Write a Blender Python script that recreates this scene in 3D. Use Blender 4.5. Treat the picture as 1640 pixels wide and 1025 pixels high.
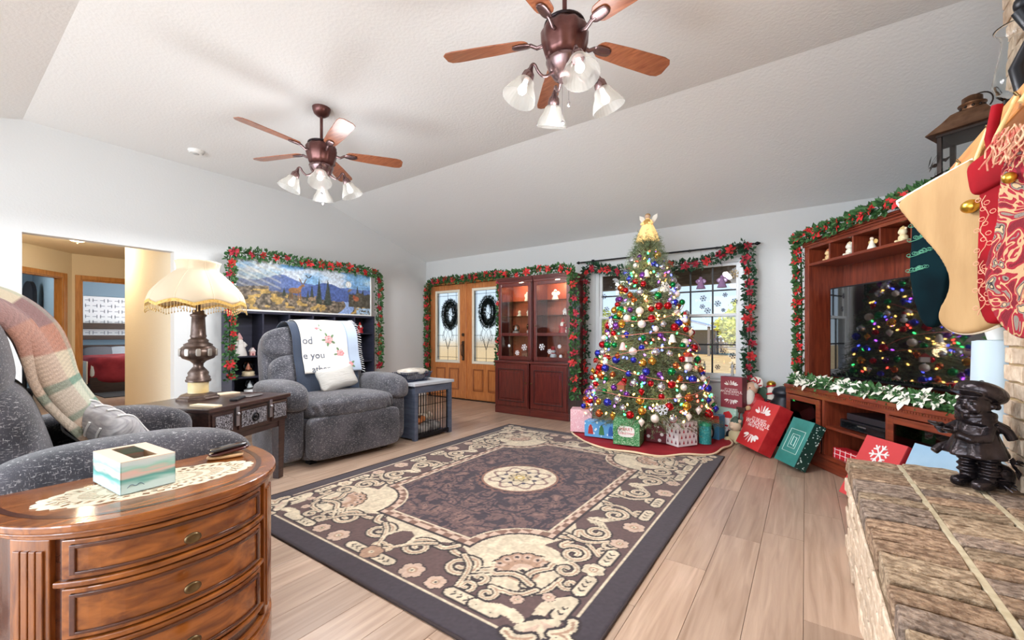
import bpy, bmesh, math, random
import numpy as np
from mathutils import Vector, Matrix, Euler
PI = math.pi
R_ = math.radians
sc = bpy.context.scene
COL = sc.collection
for o in list(bpy.data.objects):
    bpy.data.objects.remove(o)

# ---------------------------------------------------------------- camera
cam_d = bpy.data.cameras.new('camera')
cam = bpy.data.objects.new('camera', cam_d)
COL.objects.link(cam)
cam.location = (0, 0, 1.12)
cam.rotation_euler = (R_(90), 0, R_(35.13))
cam_d.sensor_width = 36.0
cam_d.lens = 36.0 * 668 / 1640
cam_d.shift_y = 24.5 / 1640
cam_d.clip_start = 0.02
cam_d.clip_end = 300
sc.camera = cam

# ---------------------------------------------------------------- exposure
sc.view_settings.view_transform = 'Standard'
sc.view_settings.look = 'None'
sc.view_settings.exposure = 0.47
sc.view_settings.gamma = 1.0
sc.view_settings.use_curve_mapping = False
sc.cycles.max_bounces = 8
sc.cycles.diffuse_bounces = 5
sc.cycles.glossy_bounces = 4
sc.cycles.transmission_bounces = 6
sc.cycles.transparent_max_bounces = 12
sc.cycles.sample_clamp_indirect = 6.0
sc.cycles.caustics_reflective = False
sc.cycles.caustics_refractive = False

# ---------------------------------------------------------------- sky
w = bpy.data.worlds.new('sky')
sc.world = w
w.use_nodes = True
nt = w.node_tree
bg = nt.nodes['Background']
tc = nt.nodes.new('ShaderNodeTexCoord')
sx = nt.nodes.new('ShaderNodeSeparateXYZ')
rp = nt.nodes.new('ShaderNodeValToRGB')
nt.links.new(tc.outputs['Generated'], sx.inputs[0])
nt.links.new(sx.outputs['Z'], rp.inputs[0])
rp.color_ramp.elements[0].position = 0.0
rp.color_ramp.elements[0].color = (0.72, 0.86, 1.0, 1)
rp.color_ramp.elements[1].position = 0.45
rp.color_ramp.elements[1].color = (0.14, 0.36, 0.86, 1)
nt.links.new(rp.outputs[0], bg.inputs[0])
bg.inputs[1].default_value = 0.95

def lamp(name, kind, loc, power, color=(1, 1, 1), rot=(0, 0, 0), size=0.1, size_y=None, parent=None):
    d = bpy.data.lights.new(name, kind)
    d.energy = power
    d.color = color
    if kind == 'AREA':
        d.shape = 'RECTANGLE'
        d.size = size
        d.size_y = size_y or size
    elif kind == 'SPOT':
        d.spot_size = R_(179)
        d.spot_blend = 0.12
        d.shadow_soft_size = size
    elif kind == 'SUN':
        d.angle = R_(0.6)
    else:
        d.shadow_soft_size = size
    o = bpy.data.objects.new(name, d)
    COL.objects.link(o)
    o.location = loc
    o.rotation_euler = rot
    o.parent = parent
    return o

# sun over the roof, lights the yard only
lamp('sun', 'SUN', (0, 0, 10), 4.0, (1.0, 0.93, 0.82), (R_(48), 0, R_(-25)))
# wide cool fill added behind the camera to brighten the room
lamp('rear_fill_area', 'AREA', (-2.6, -3.35, 1.25), 180, (0.80, 0.915, 1.0), (R_(90), 0, 0), 5.4, 2.2)
# unseen point lights added behind the camera to lift walls and ceiling
for px_ in (-2.4, -1.0, 0.4):
    lamp('rear_fill_point', 'POINT', (px_, -2.2, 1.6), 22, (0.9, 0.96, 1.0), size=.22)

# ---------------------------------------------------------------- helpers
rnd = random.Random(7)

def lin(c):
    c = c / 255.0
    return c / 12.92 if c <= 0.04045 else ((c + 0.055) / 1.055) ** 2.4

def S(r, g, b, a=1.0):
    return (lin(r), lin(g), lin(b), a)

def rz(a):
    return Matrix.Rotation(a, 4, 'Z')

def T(x, y, z):
    return Matrix.Translation((x, y, z))

def align(p0, p1):
    d = Vector(p1) - Vector(p0)
    q = Vector((0, 0, 1)).rotation_difference(d.normalized()) if d.length > 1e-9 else Euler((0, 0, 0)).to_quaternion()
    return Matrix.Translation(p0) @ q.to_matrix().to_4x4(), d.length


class MB:
    """collects shapes into one mesh"""
    def __init__(s, m=None):
        s.v = []
        s.f = []
        s.s = []
        s.m = m or Matrix.Identity(4)

    def add(s, vs, fs, smooth=False, m=None):
        n = len(s.v)
        mm = s.m @ m if m is not None else s.m
        for p in vs:
            q = mm @ Vector(p)
            s.v.append((q.x, q.y, q.z))
        for f in fs:
            s.f.append(tuple(i + n for i in f))
            s.s.append(smooth)
        return s

    def box(s, c, size, m=None, rot=None):
        x, y, z = size[0] / 2, size[1] / 2, size[2] / 2
        vs = [(-x, -y, -z), (x, -y, -z), (x, y, -z), (-x, y, -z), (-x, -y, z), (x, -y, z), (x, y, z), (-x, y, z)]
        fs = [(0, 3, 2, 1), (4, 5, 6, 7), (0, 1, 5, 4), (1, 2, 6, 5), (2, 3, 7, 6), (3, 0, 4, 7)]
        t = Matrix.Translation(c)
        if rot:
            t = t @ Euler(rot).to_matrix().to_4x4()
        if m is not None:
            t = m @ t
        return s.add(vs, fs, False, t)

    def bx(s, x0, x1, y0, y1, z0, z1, m=None):
        return s.box(((x0 + x1) / 2, (y0 + y1) / 2, (z0 + z1) / 2), (abs(x1 - x0), abs(y1 - y0), abs(z1 - z0)), m)

    def lathe(s, prof, n=20, m=None, cap=True, smooth=True, a0=0.0, a1=2 * PI, rad=None):
        """prof: list of (r, z) from bottom to top"""
        full = abs(a1 - a0 - 2 * PI) < 1e-6
        k = n if full else n + 1
        vs = []
        for r, z in prof:
            for i in range(k):
                a = a0 + (a1 - a0) * i / n
                rr = r * (rad(a, z) if rad else 1)
                vs.append((rr * math.cos(a), rr * math.sin(a), z))
        fs = []
        for j in range(len(prof) - 1):
            for i in range(n):
                i2 = (i + 1) % k
                fs.append((j * k + i, j * k + i2, (j + 1) * k + i2, (j + 1) * k + i))
        s.add(vs, fs, smooth, m)
        if cap and full:
            for j, fl in ((0, True), (len(prof) - 1, False)):
                if prof[j][0] > 1e-5:
                    ring = [vs[j * k + i] for i in range(k)]
                    s.add(ring, [tuple(range(k))[::-1] if fl else tuple(range(k))], False, m)
        return s

    def cyl(s, p0, p1, r0, r1=None, n=12, smooth=True, cap=True):
        m, L = align(p0, p1)
        return s.lathe([(r0, 0), (r1 if r1 is not None else r0, L)], n, m, cap, smooth)

    def ball(s, c, r, n=14, k=9, sc_=(1, 1, 1), m=None):
        prof = [(max(1e-6, math.sin(PI * j / k)) * r, -math.cos(PI * j / k) * r) for j in range(k + 1)]
        t = Matrix.Translation(c) @ Matrix.Diagonal((*sc_, 1))
        if m is not None:
            t = m @ t
        return s.lathe(prof, n, t, False, True)

    def tube(s, pts, r, n=8, closed=False, smooth=True, cap=True, rad=None):
        P = [Vector(p) for p in pts]
        N = len(P)
        vs = []
        up = None
        for i in range(N):
            a = P[(i - 1) % N] if (closed or i > 0) else P[i]
            b = P[(i + 1) % N] if (closed or i < N - 1) else P[i]
            t = (b - a)
            t = t.normalized() if t.length > 1e-9 else Vector((0, 0, 1))
            if up is None:
                up = Vector((0, 0, 1)) if abs(t.z) < 0.9 else Vector((1, 0, 0))
            x = t.cross(up)
            if x.length < 1e-6:
                x = t.cross(Vector((0, 1, 0.3)))
            x.normalize()
            up = x.cross(t).normalized()
            rr = rad(i / max(1, N - 1)) if rad else r
            for j in range(n):
                an = 2 * PI * j / n
                vs.append(P[i] + x * (math.cos(an) * rr) + up * (math.sin(an) * rr))
        fs = []
        for i in range(N if closed else N - 1):
            i2 = (i + 1) % N
            for j in range(n):
                j2 = (j + 1) % n
                fs.append((i * n + j, i * n + j2, i2 * n + j2, i2 * n + j))
        s.add(vs, fs, smooth)
        if cap and not closed:
            s.add([vs[j] for j in range(n)], [tuple(range(n))[::-1]])
            s.add([vs[(N - 1) * n + j] for j in range(n)], [tuple(range(n))])
        return s

    def prism(s, out, y0, y1, m=None, smooth=False):
        """outline in (x,z), extruded along y"""
        n = len(out)
        vs = [(p[0], y0, p[1]) for p in out] + [(p[0], y1, p[1]) for p in out]
        ar = sum(out[i][0] * out[(i + 1) % n][1] - out[(i + 1) % n][0] * out[i][1] for i in range(n))
        f0 = tuple(range(n)); f1 = tuple(range(n, 2 * n))[::-1]
        sd = [(i, i + n, (i + 1) % n + n, (i + 1) % n) for i in range(n)]
        if ar < 0:
            f0 = f0[::-1]; f1 = f1[::-1]; sd = [q[::-1] for q in sd]
        # f0 faces -y for counter-clockwise outlines
        return s.add(vs, [f0, f1] + sd, smooth, m)

    def slab(s, out, z0, z1, m=None):
        """outline in (x,y), extruded along z"""
        n = len(out)
        ar = sum(out[i][0] * out[(i + 1) % n][1] - out[(i + 1) % n][0] * out[i][1] for i in range(n))
        if ar < 0:
            out = out[::-1]
        vs = [(p[0], p[1], z0) for p in out] + [(p[0], p[1], z1) for p in out]
        fs = [tuple(range(n))[::-1], tuple(range(n, 2 * n))] + [(i, (i + 1) % n, (i + 1) % n + n, i + n) for i in range(n)]
        return s.add(vs, fs, False, m)

    def cushion(s, c, size, k=5.0, n=8, m=None, fn=None, rot=None):
        """rounded block: a cube pulled onto a superellipsoid"""
        ky = k
        vs = []
        idx = {}
        fs = []
        def vert(i, j, l):
            key = (i, j, l)
            if key not in idx:
                p = [2.0 * q / n - 1 for q in key]
                p = [math.copysign(math.sin(abs(q) * PI / 2) ** 0.85, q) for q in p]
                L = (abs(p[0]) ** ky + abs(p[1]) ** ky + abs(p[2]) ** ky) ** (1 / ky)
                p = [q / L for q in p]
                if fn:
                    p = fn(*p)
                idx[key] = len(vs)
                vs.append((p[0] * size[0] / 2, p[1] * size[1] / 2, p[2] * size[2] / 2))
            return idx[key]
        for a in range(n):
            for b in range(n):
                for w_, fl in ((0, 1), (n, 0)):
                    for ax in range(3):
                        def K(u, v):
                            q = [0, 0, 0]
                            q[ax] = w_; q[(ax + 1) % 3] = u; q[(ax + 2) % 3] = v
                            return vert(*q)
                        f = (K(a, b), K(a + 1, b), K(a + 1, b + 1), K(a, b + 1))
                        fs.append(f[::-1] if fl else f)
        t = Matrix.Translation(c)
        if rot:
            t = t @ Euler(rot).to_matrix().to_4x4()
        if m is not None:
            t = m @ t
        return s.add(vs, fs, True, t)

    def grid(s, pts, smooth=True, m=None, closed_u=False):
        """pts[j][i] rows of points"""
        J = len(pts); I = len(pts[0])
        vs = [p for row in pts for p in row]
        fs = []
        for j in range(J - 1):
            for i in range(I if closed_u else I - 1):
                i2 = (i + 1) % I
                fs.append((j * I + i, j * I + i2, (j + 1) * I + i2, (j + 1) * I + i))
        return s.add(vs, fs, smooth, m)

    def mesh(s, name):
        me = bpy.data.meshes.new(name)
        me.from_pydata(s.v, [], s.f)
        if s.s:
            me.polygons.foreach_set('use_smooth', s.s)
        me.update()
        return me

    def build(s, name, mat, parent=None, bevel=0.0, loc=None, rot=None, seg=2, mods=None, **props):
        return mkobj(name, s.mesh(name), mat, parent, bevel, loc, rot, seg, mods, **props)


def mkobj(name, me, mat, parent=None, bevel=0.0, loc=None, rot=None, seg=2, mods=None, **props):
    o = bpy.data.objects.new(name, me)
    COL.objects.link(o)
    if mat is not None and not me.materials:
        me.materials.append(mat)
    o.parent = parent
    if loc is not None:
        o.location = loc
    if rot is not None:
        o.rotation_euler = rot
    if bevel:
        b = o.modifiers.new('bevel', 'BEVEL')
        b.width = bevel
        b.segments = seg
        b.limit_method = 'ANGLE'
        b.angle_limit = R_(40)
    for m in (mods or []):
        if m[0] == 'SOLID':
            q = o.modifiers.new('solid', 'SOLIDIFY'); q.thickness = m[1]; q.offset = m[2] if len(m) > 2 else 0
        elif m[0] == 'SUB':
            q = o.modifiers.new('sub', 'SUBSURF'); q.levels = m[1]; q.render_levels = m[1]
        elif m[0] == 'REMESH':
            q = o.modifiers.new('remesh', 'REMESH'); q.mode = 'VOXEL'; q.voxel_size = m[1]; q.use_smooth_shade = True
            if len(m) > 2:
                q = o.modifiers.new('smooth', 'SMOOTH'); q.iterations = m[2]; q.factor = 0.5
    for k, v in props.items():
        o[k] = v
    return o


def thing(name, label, cat, loc=(0, 0, 0), rotz=0.0, group=None, parent=None):
    o = bpy.data.objects.new(name, None)
    COL.objects.link(o)
    o.empty_display_size = 0.05
    o.location = loc
    o.rotation_euler = (0, 0, rotz)
    tag(o, label, cat, group)
    return o


def tag(o, label, cat, group=None, kind=None):
    o['label'] = label
    o['category'] = cat
    if group:
        o['group'] = group
    if kind:
        o['kind'] = kind
    return o


def struct(o):
    o['kind'] = 'structure'
    return o


def copy_tree(o, parent=None):
    c = o.copy()
    COL.objects.link(c)
    c.parent = parent
    for ch in [q for q in bpy.data.objects if q.parent == o]:
        copy_tree(ch, c)
    return c


# ---------------------------------------------------------------- materials
MATS = {}

def nodes_of(name):
    m = bpy.data.materials.new(name)
    m.use_nodes = True
    n = m.node_tree
    return m, n, n.nodes['Principled BSDF']


def P(name, col, rough=0.5, metal=0.0, col2=None, nscale=8.0, stretch=(1, 1, 1), bump=0.0, bscale=None, detail=4.0,
      lo=0.35, hi=0.65, spec=None, coat=0.0, sheen=0.0, rand=0.0, emit=None, estr=0.0, trans=0.0, ior=None, alpha=None, dist=0.0):
    """one principled material: colour, optionally mottled with a second colour through noise"""
    if name in MATS:
        return MATS[name]
    m, nt, b = nodes_of(name)
    L = nt.links
    if len(col) == 3:
        col = (*col, 1)
    b.inputs['Base Color'].default_value = col
    b.inputs['Roughness'].default_value = rough
    b.inputs['Metallic'].default_value = metal
    if spec is not None:
        b.inputs['Specular IOR Level'].default_value = spec
    if coat:
        b.inputs['Coat Weight'].default_value = coat
        b.inputs['Coat Roughness'].default_value = 0.12
    if sheen:
        b.inputs['Sheen Weight'].default_value = sheen
    if emit:
        b.inputs['Emission Color'].default_value = emit if len(emit) == 4 else (*emit, 1)
        b.inputs['Emission Strength'].default_value = estr
    if trans:
        b.inputs['Transmission Weight'].default_value = trans
    if ior:
        b.inputs['IOR'].default_value = ior
    if alpha is not None:
        b.inputs['Alpha'].default_value = alpha
    if col2 is not None or bump:
        tc = nt.nodes.new('ShaderNodeTexCoord')
        mp = nt.nodes.new('ShaderNodeMapping')
        mp.inputs['Scale'].default_value = stretch
        L.new(tc.outputs['Object'], mp.inputs[0])
    src = None
    if col2 is not None:
        nz = nt.nodes.new('ShaderNodeTexNoise')
        nz.inputs['Scale'].default_value = nscale
        nz.inputs['Detail'].default_value = detail
        nz.inputs['Distortion'].default_value = dist
        L.new(mp.outputs[0], nz.inputs['Vector'])
        rp = nt.nodes.new('ShaderNodeValToRGB')
        rp.color_ramp.elements[0].position = lo
        rp.color_ramp.elements[1].position = hi
        rp.color_ramp.elements[0].color = col
        rp.color_ramp.elements[1].color = col2 if len(col2) == 4 else (*col2, 1)
        L.new(nz.outputs['Fac'], rp.inputs[0])
        src = rp.outputs[0]
    if rand:
        oi = nt.nodes.new('ShaderNodeObjectInfo')
        mr = nt.nodes.new('ShaderNodeMapRange')
        mr.inputs['To Min'].default_value = 1 - rand
        mr.inputs['To Max'].default_value = 1 + rand
        L.new(oi.outputs['Random'], mr.inputs['Value'])
        hs = nt.nodes.new('ShaderNodeHueSaturation')
        if src:
            L.new(src, hs.inputs['Color'])
        else:
            hs.inputs['Color'].default_value = col
        L.new(mr.outputs[0], hs.inputs['Value'])
        src = hs.outputs[0]
        if col2 is not None:
            va = nt.nodes.new('ShaderNodeVectorMath')
            va.operation = 'SCALE'
            va.inputs[3].default_value = 37.0
            cb = nt.nodes.new('ShaderNodeCombineXYZ')
            L.new(oi.outputs['Random'], cb.inputs[0])
            L.new(oi.outputs['Random'], cb.inputs[1])
            L.new(cb.outputs[0], va.inputs[0])
            L.new(va.outputs[0], mp.inputs['Location'])
    if src:
        L.new(src, b.inputs['Base Color'])
    if bump:
        n2 = nt.nodes.new('ShaderNodeTexNoise')
        n2.inputs['Scale'].default_value = bscale or nscale * 3
        n2.inputs['Detail'].default_value = 3
        L.new(mp.outputs[0], n2.inputs['Vector'])
        bp = nt.nodes.new('ShaderNodeBump')
        bp.inputs['Strength'].default_value = bump
        bp.inputs['Distance'].default_value = 0.01
        L.new(n2.outputs['Fac'], bp.inputs['Height'])
        L.new(bp.outputs[0], b.inputs['Normal'])
    MATS[name] = m
    return m


def wood(name, c1, c2, rough=0.35, grain=(1, 1, 12), scale=6.0, coat=0.3, rand=0.0, spec=0.5):
    """long streaks across the two small grain scales"""
    return P(name, c1, rough, 0, c2, scale, grain, 0.06, scale * 3, 6, 0.3, 0.7, spec, coat, 0, rand, dist=0.6)


def VC(name, rough=0.8, attr='col', sheen=0.0, bump=0.0, coat=0.0, nscale=200, metal=0.0):
    if name in MATS:
        return MATS[name]
    m, nt, b = nodes_of(name)
    a = nt.nodes.new('ShaderNodeAttribute')
    a.attribute_name = attr
    nt.links.new(a.outputs['Color'], b.inputs['Base Color'])
    b.inputs['Roughness'].default_value = rough
    b.inputs['Metallic'].default_value = metal
    b.inputs['Coat Weight'].default_value = coat
    if sheen:
        b.inputs['Sheen Weight'].default_value = sheen
    if bump:
        n2 = nt.nodes.new('ShaderNodeTexNoise')
        n2.inputs['Scale'].default_value = nscale
        tc = nt.nodes.new('ShaderNodeTexCoord')
        nt.links.new(tc.outputs['Object'], n2.inputs['Vector'])
        bp = nt.nodes.new('ShaderNodeBump')
        bp.inputs['Strength'].default_value = bump
        bp.inputs['Distance'].default_value = 0.01
        nt.links.new(n2.outputs['Fac'], bp.inputs['Height'])
        nt.links.new(bp.outputs[0], b.inputs['Normal'])
    MATS[name] = m
    return m


def glass(name, col=(1, 1, 1, 1), rough=0.0, mix=0.12, bump=0.0):
    """thin pane: mostly clear with a gloss"""
    if name in MATS:
        return MATS[name]
    m, nt, b = nodes_of(name)
    nt.nodes.remove(b)
    out = nt.nodes['Material Output']
    tr = nt.nodes.new('ShaderNodeBsdfTransparent')
    tr.inputs[0].default_value = col
    gl = nt.nodes.new('ShaderNodeBsdfGlossy')
    gl.inputs['Roughness'].default_value = rough
    mx = nt.nodes.new('ShaderNodeMixShader')
    fr = nt.nodes.new('ShaderNodeFresnel')
    fr.inputs[0].default_value = 1.45
    nt.links.new(fr.outputs[0], mx.inputs[0])
    nt.links.new(tr.outputs[0], mx.inputs[1])
    nt.links.new(gl.outputs[0], mx.inputs[2])
    nt.links.new(mx.outputs[0], out.inputs[0])
    MATS[name] = m
    return m


def setcol(me, cols, name='col'):
    a = me.color_attributes.new(name, 'FLOAT_COLOR', 'POINT')
    arr = np.ones((len(me.vertices), 4), dtype=np.float32)
    arr[:, :3] = np.asarray(cols, dtype=np.float32)[:, :3]
    a.data.foreach_set('color', arr.ravel())


def srgb_np(a):
    a = np.asarray(a, dtype=np.float64) / 255.0
    return np.where(a <= 0.04045, a / 12.92, ((a + 0.055) / 1.055) ** 2.4)


def text_mesh(body, size, extrude=0.0005, align_x='CENTER', shear=0.0):
    cu = bpy.data.curves.new('lettering', 'FONT')
    cu.body = body
    cu.size = size
    cu.extrude = extrude
    cu.align_x = align_x
    cu.align_y = 'CENTER'
    cu.shear = shear
    cu.resolution_u = 3
    o = bpy.data.objects.new('lettering', cu)
    COL.objects.link(o)
    dg = bpy.context.evaluated_depsgraph_get()
    me = bpy.data.meshes.new_from_object(o.evaluated_get(dg))
    bpy.data.objects.remove(o)
    bpy.data.curves.remove(cu)
    me.name = 'lettering'
    me.materials.clear()
    return me


def vnoise(x, y, seed=0, octaves=3):
    """cheap tileless value noise on numpy arrays"""
    tot = np.zeros_like(x, dtype=float); amp = 1.0; s = 0.0
    for o in range(octaves):
        xs = x * (2 ** o); ys = y * (2 ** o)
        xi = np.floor(xs); yi = np.floor(ys)
        fx = xs - xi; fy = ys - yi
        fx = fx * fx * (3 - 2 * fx); fy = fy * fy * (3 - 2 * fy)
        def h(a, b):
            q = np.sin(a * 127.1 + b * 311.7 + seed * 74.7 + o * 19.19) * 43758.5453
            return q - np.floor(q)
        v = (h(xi, yi) * (1 - fx) + h(xi + 1, yi) * fx) * (1 - fy) + (h(xi, yi + 1) * (1 - fx) + h(xi + 1, yi + 1) * fx) * fy
        tot += v * amp; s += amp; amp *= 0.5
    return tot / s


# shared materials
M_WALL = P('wall_paint', S(222, 223, 223), 0.85, bump=0.12, bscale=55)
M_CEIL = P('ceiling_paint', S(238, 238, 237), 0.9, bump=0.22, bscale=48)
M_TRIMW = P('white_trim', S(236, 235, 232), 0.45)
M_CHERRY = wood('cherry_wood', S(70, 24, 22), S(104, 40, 32), 0.28, (9, 9, 0.8), 5, 0.4)
M_CHERRY_H = wood('cherry_wood_horizontal', S(70, 24, 22), S(104, 40, 32), 0.28, (0.8, 9, 9), 5, 0.4)
M_TVWOOD = wood('mahogany_wood', S(98, 38, 25), S(140, 64, 40), 0.3, (0.9, 9, 9), 5, 0.35)
M_TVWOOD_V = wood('mahogany_wood_vertical', S(98, 38, 25), S(140, 64, 40), 0.3, (9, 9, 0.9), 5, 0.35)
M_BRASS = P('dark_brass', S(120, 100, 66), 0.35, 0.9)
M_BLACK = P('black_metal', S(26, 26, 30), 0.4, 0.6)
M_GOLD = P('gold', S(214, 170, 70), 0.28, 1.0)
M_SILVER = P('silver', S(200, 200, 205), 0.25, 1.0)

# ================================================================ THE ROOM
XA, YB, XR, YR = -5.82, 5.47, 1.35, -3.5      # left wall, front (window) wall, right wall, rear wall
ZC, Y1, Y2, SLOPE = 3.08, 0.54, 3.52, 0.303   # flat ceiling between Y1 and Y2, sloping to both sides

# ---- floor: base slab and planks running towards the front wall
base_m = P('floor_base', S(96, 74, 60), 0.6)
fl = struct(MB().bx(-13.6, XR + .1, YR - .1, YB + .1, -0.12, -0.012).build('floor', base_m))
M_PLANK = P('plank_oak', S(158, 130, 110), 0.30, 0, S(198, 171, 150), 3.2, (9, 0.55, 1), 0.05, 30, 6, 0.25, 0.75, 0.5, 0.0, 0, 0.14, dist=0.8)
PW, PL = 0.19, 1.22
x = -0.007 - PW * 31
row = 0
npl = 0
while x < XR:
    offs = (row * 0.457 + 0.31 * (row % 3)) % PL
    y = -0.60 - offs
    while y < YB:
        y0, y1 = max(y, -0.6), min(y + PL, YB)
        x0, x1 = max(x, XA), min(x + PW, XR)
        hidden = (x0 > 0.19 and y1 < 2.6) or (x1 < -2.2 and y1 < 0.4)
        if y1 - y0 > 0.02 and x1 - x0 > 0.01 and not hidden:
            g = 0.0008
            MB().bx(-(x1 - x0) / 2 + g, (x1 - x0) / 2 - g, -(y1 - y0) / 2 + g, (y1 - y0) / 2 - g, -0.012, 0).build(
                'plank', M_PLANK, fl, 0.0008, ((x0 + x1) / 2, (y0 + y1) / 2, 0), seg=1)
            npl += 1
        y += PL
    x += PW
    row += 1
x = XA - PW
row = 0
while x > -13.4 and npl < 296:
    for y in (0.2 - (row * .4) % PL, 0.2 - (row * .4) % PL + PL, 0.2 - (row * .4) % PL + 2 * PL):
        if npl < 296 and y + PL > .2 and (x > -9.8 or y + PL > 1.5) and y < 2.6:
            MB().bx(-PW / 2 + .001, PW / 2 - .001, -PL / 2 + .001, PL / 2 - .001, -0.012, 0).build('plank', M_PLANK, fl, 0, (x + PW / 2, y + PL / 2, 0))
            npl += 1
    x -= PW
    row += 1
MB().bx(XA, XR, YR, -0.6, -0.013, -0.001).bx(-13.4, XA, -2, 4.3, -0.014, -0.002).build('floor_far', M_PLANK, fl)

# ---- ceiling
def zc(y):
    return ZC - max(0, Y1 - y, y - Y2) * SLOPE
yr = [YR - .1, -1.5, Y1, Y2, YB + .12]
out = [(y, zc(max(y, -1.5))) for y in yr] + [(y, zc(max(y, -1.5)) + 0.12) for y in yr[::-1]]
MA = Matrix(((0, -1, 0, 0), (1, 0, 0, 0), (0, 0, 1, 0), (0, 0, 0, 1)))   # local x -> world Y, local y -> world -X
struct(MB().prism(out, -XR - .12, -XA + .12, MA).build('ceiling', M_CEIL))

# ---- left wall with the hall opening (Y 0.537..1.654, z < 2.06)
OY0, OY1, OZ = 0.537, 1.654, 2.06
def wall_left_outline():
    return [(YR, 0), (OY0, 0), (OY0, OZ), (OY1, OZ), (OY1, 0), (YB, 0), (YB, zc(YB) + .02), (Y2, ZC + .02), (Y1, ZC + .02), (-1.5, zc(-1.5) + .02), (YR, zc(-1.5) + .02)]
struct(MB().prism(wall_left_outline(), -XA, -XA + .12, MA).build('wall_left', M_WALL))
# ---- right wall and rear wall
struct(MB().bx(XR, XR + .12, YR, YB, 0, ZC + .05).build('wall_right', M_WALL))
b = MB()
b.bx(XA, -5.3, YR - .12, YR, 0, 2.6).bx(.1, XR, YR - .12, YR, 0, 2.6).bx(-5.3, .1, YR - .12, YR, 2.4, 2.6).bx(-5.3, .1, YR - .12, YR, 0, .1)
struct(b.build('wall_rear', M_WALL))

# ---- front wall with the entrance doors and the window
DX0, DXM, DX1, DZ = -5.73, -4.845, -3.96, 2.03
WX0, WX1, WZ0, WZ1 = -2.42, -0.585, 0.60, 2.03
ZT = zc(YB) + .03
b = MB()
b.bx(XA - .12, DX0, YB, YB + .14, 0, ZT).bx(DX0, DX1, YB, YB + .14, DZ, ZT).bx(DX1, WX0, YB, YB + .14, 0, ZT)
b.bx(WX0, WX1, YB, YB + .14, 0, WZ0).bx(WX0, WX1, YB, YB + .14, WZ1, ZT).bx(WX1, XR + .12, YB, YB + .14, 0, ZT)
struct(b.build('wall_front', M_WALL))

# ---- baseboards
def baseboard(name, x0, x1, y0, y1):
    b = MB().bx(x0, x1, y0, y1, 0, .085)
    struct(b.build(name, M_TRIMW, None, .004))
baseboard('baseboard_left', XA, XA + .014, OY1, YB - .02)
baseboard('baseboard_front', DX1 + .02, XR - .02, YB - .014, YB)
baseboard('baseboard_right', XR - .014, XR, 2.9, YB - .02)

# ---- hall beyond the opening
M_HALL = P('hall_paint', S(232, 220, 196), 0.85, bump=0.2, bscale=50)
M_BLUE = P('blue_grey_paint', S(128, 150, 168), 0.85, bump=0.15, bscale=50)
M_OAKTRIM = wood('golden_oak_trim', S(176, 118, 58), S(206, 150, 84), 0.4, (9, 9, 0.8), 6, 0.2)
struct(MB().bx(-13.6, XA - .12, -2.0, 4.4, 2.44, 2.54).build('ceiling_hall', M_HALL))
# wall on the right of the hall, its end, and the wall that turns away
struct(MB().bx(-7.776, XA - .12, OY1, OY1 + .12, 0, 2.44).bx(-7.776, -7.66, OY1 + .12, 4.3, 0, 2.44).build('wall_hall_right', M_HALL))
struct(MB().bx(-9.3, XA - .12, -1.6, -1.48, 0, 2.44).build('wall_hall_left', M_HALL))
# far hall wall with the bedroom door opening
CX, CY = -9.68, 1.417
b = MB().bx(CX - .1, CX, CY, 1.523, 0, 2.44).bx(CX - .1, CX, 1.523, 2.33, 2.03, 2.44).bx(CX - .1, CX, 2.33, 4.3, 0, 2.44)
struct(b.build('wall_hall_far', M_HALL))
# diagonal wall with the other door opening (s = distance from the corner)
MD = T(CX, CY, 0) @ rz(-PI / 4)      # local x runs from the corner towards the room, local +y faces the hall
b = MB(MD).bx(0, .17, -.1, 0, 0, 2.44).bx(.17, .93, -.1, 0, 2.03, 2.44).bx(.93, 3.9, -.1, 0, 0, 2.44)
struct(b.build('wall_hall_diagonal', M_HALL))
def casing(name, m, x0, x1, y0, y1):
    """oak casing and jambs round an opening: local x across, y through the wall"""
    b = MB(m)
    for yy in (y0 - .018, y1):
        b.bx(x0 - .07, x0, yy, yy + .018, 0, 2.10).bx(x1, x1 + .07, yy, yy + .018, 0, 2.10).bx(x0 - .0, x1 + .0, yy, yy + .018, 2.03, 2.10)
    b.bx(x0, x0 + .02, y0, y1, 0, 2.03).bx(x1 - .02, x1, y0, y1, 0, 2.03).bx(x0 + .02, x1 - .02, y0, y1, 2.01, 2.03)
    struct(b.build(name, M_OAKTRIM, None, .004))
casing('trim_1', T(CX, 0, 0) @ rz(PI / 2), 1.523, 2.33, 0, .1)
casing('trim_2', MD, .17, .93, -.1, 0)
# open oak door leaf at the diagonal opening
d = struct(MB(T(CX, CY, 0) @ rz(-PI / 4)).bx(.915, .955, -.88, -.12, .01, 2.0).build('door_3', wood('oak_door', S(150, 108, 78), S(176, 132, 98), 0.4, (9, 9, .8), 6), None, .004))
MB(T(CX, CY, 0) @ rz(-PI / 4)).bx(.166, .172, -.075, -.045, .98, 1.06).build('strike_plate', M_GOLD, d)
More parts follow.
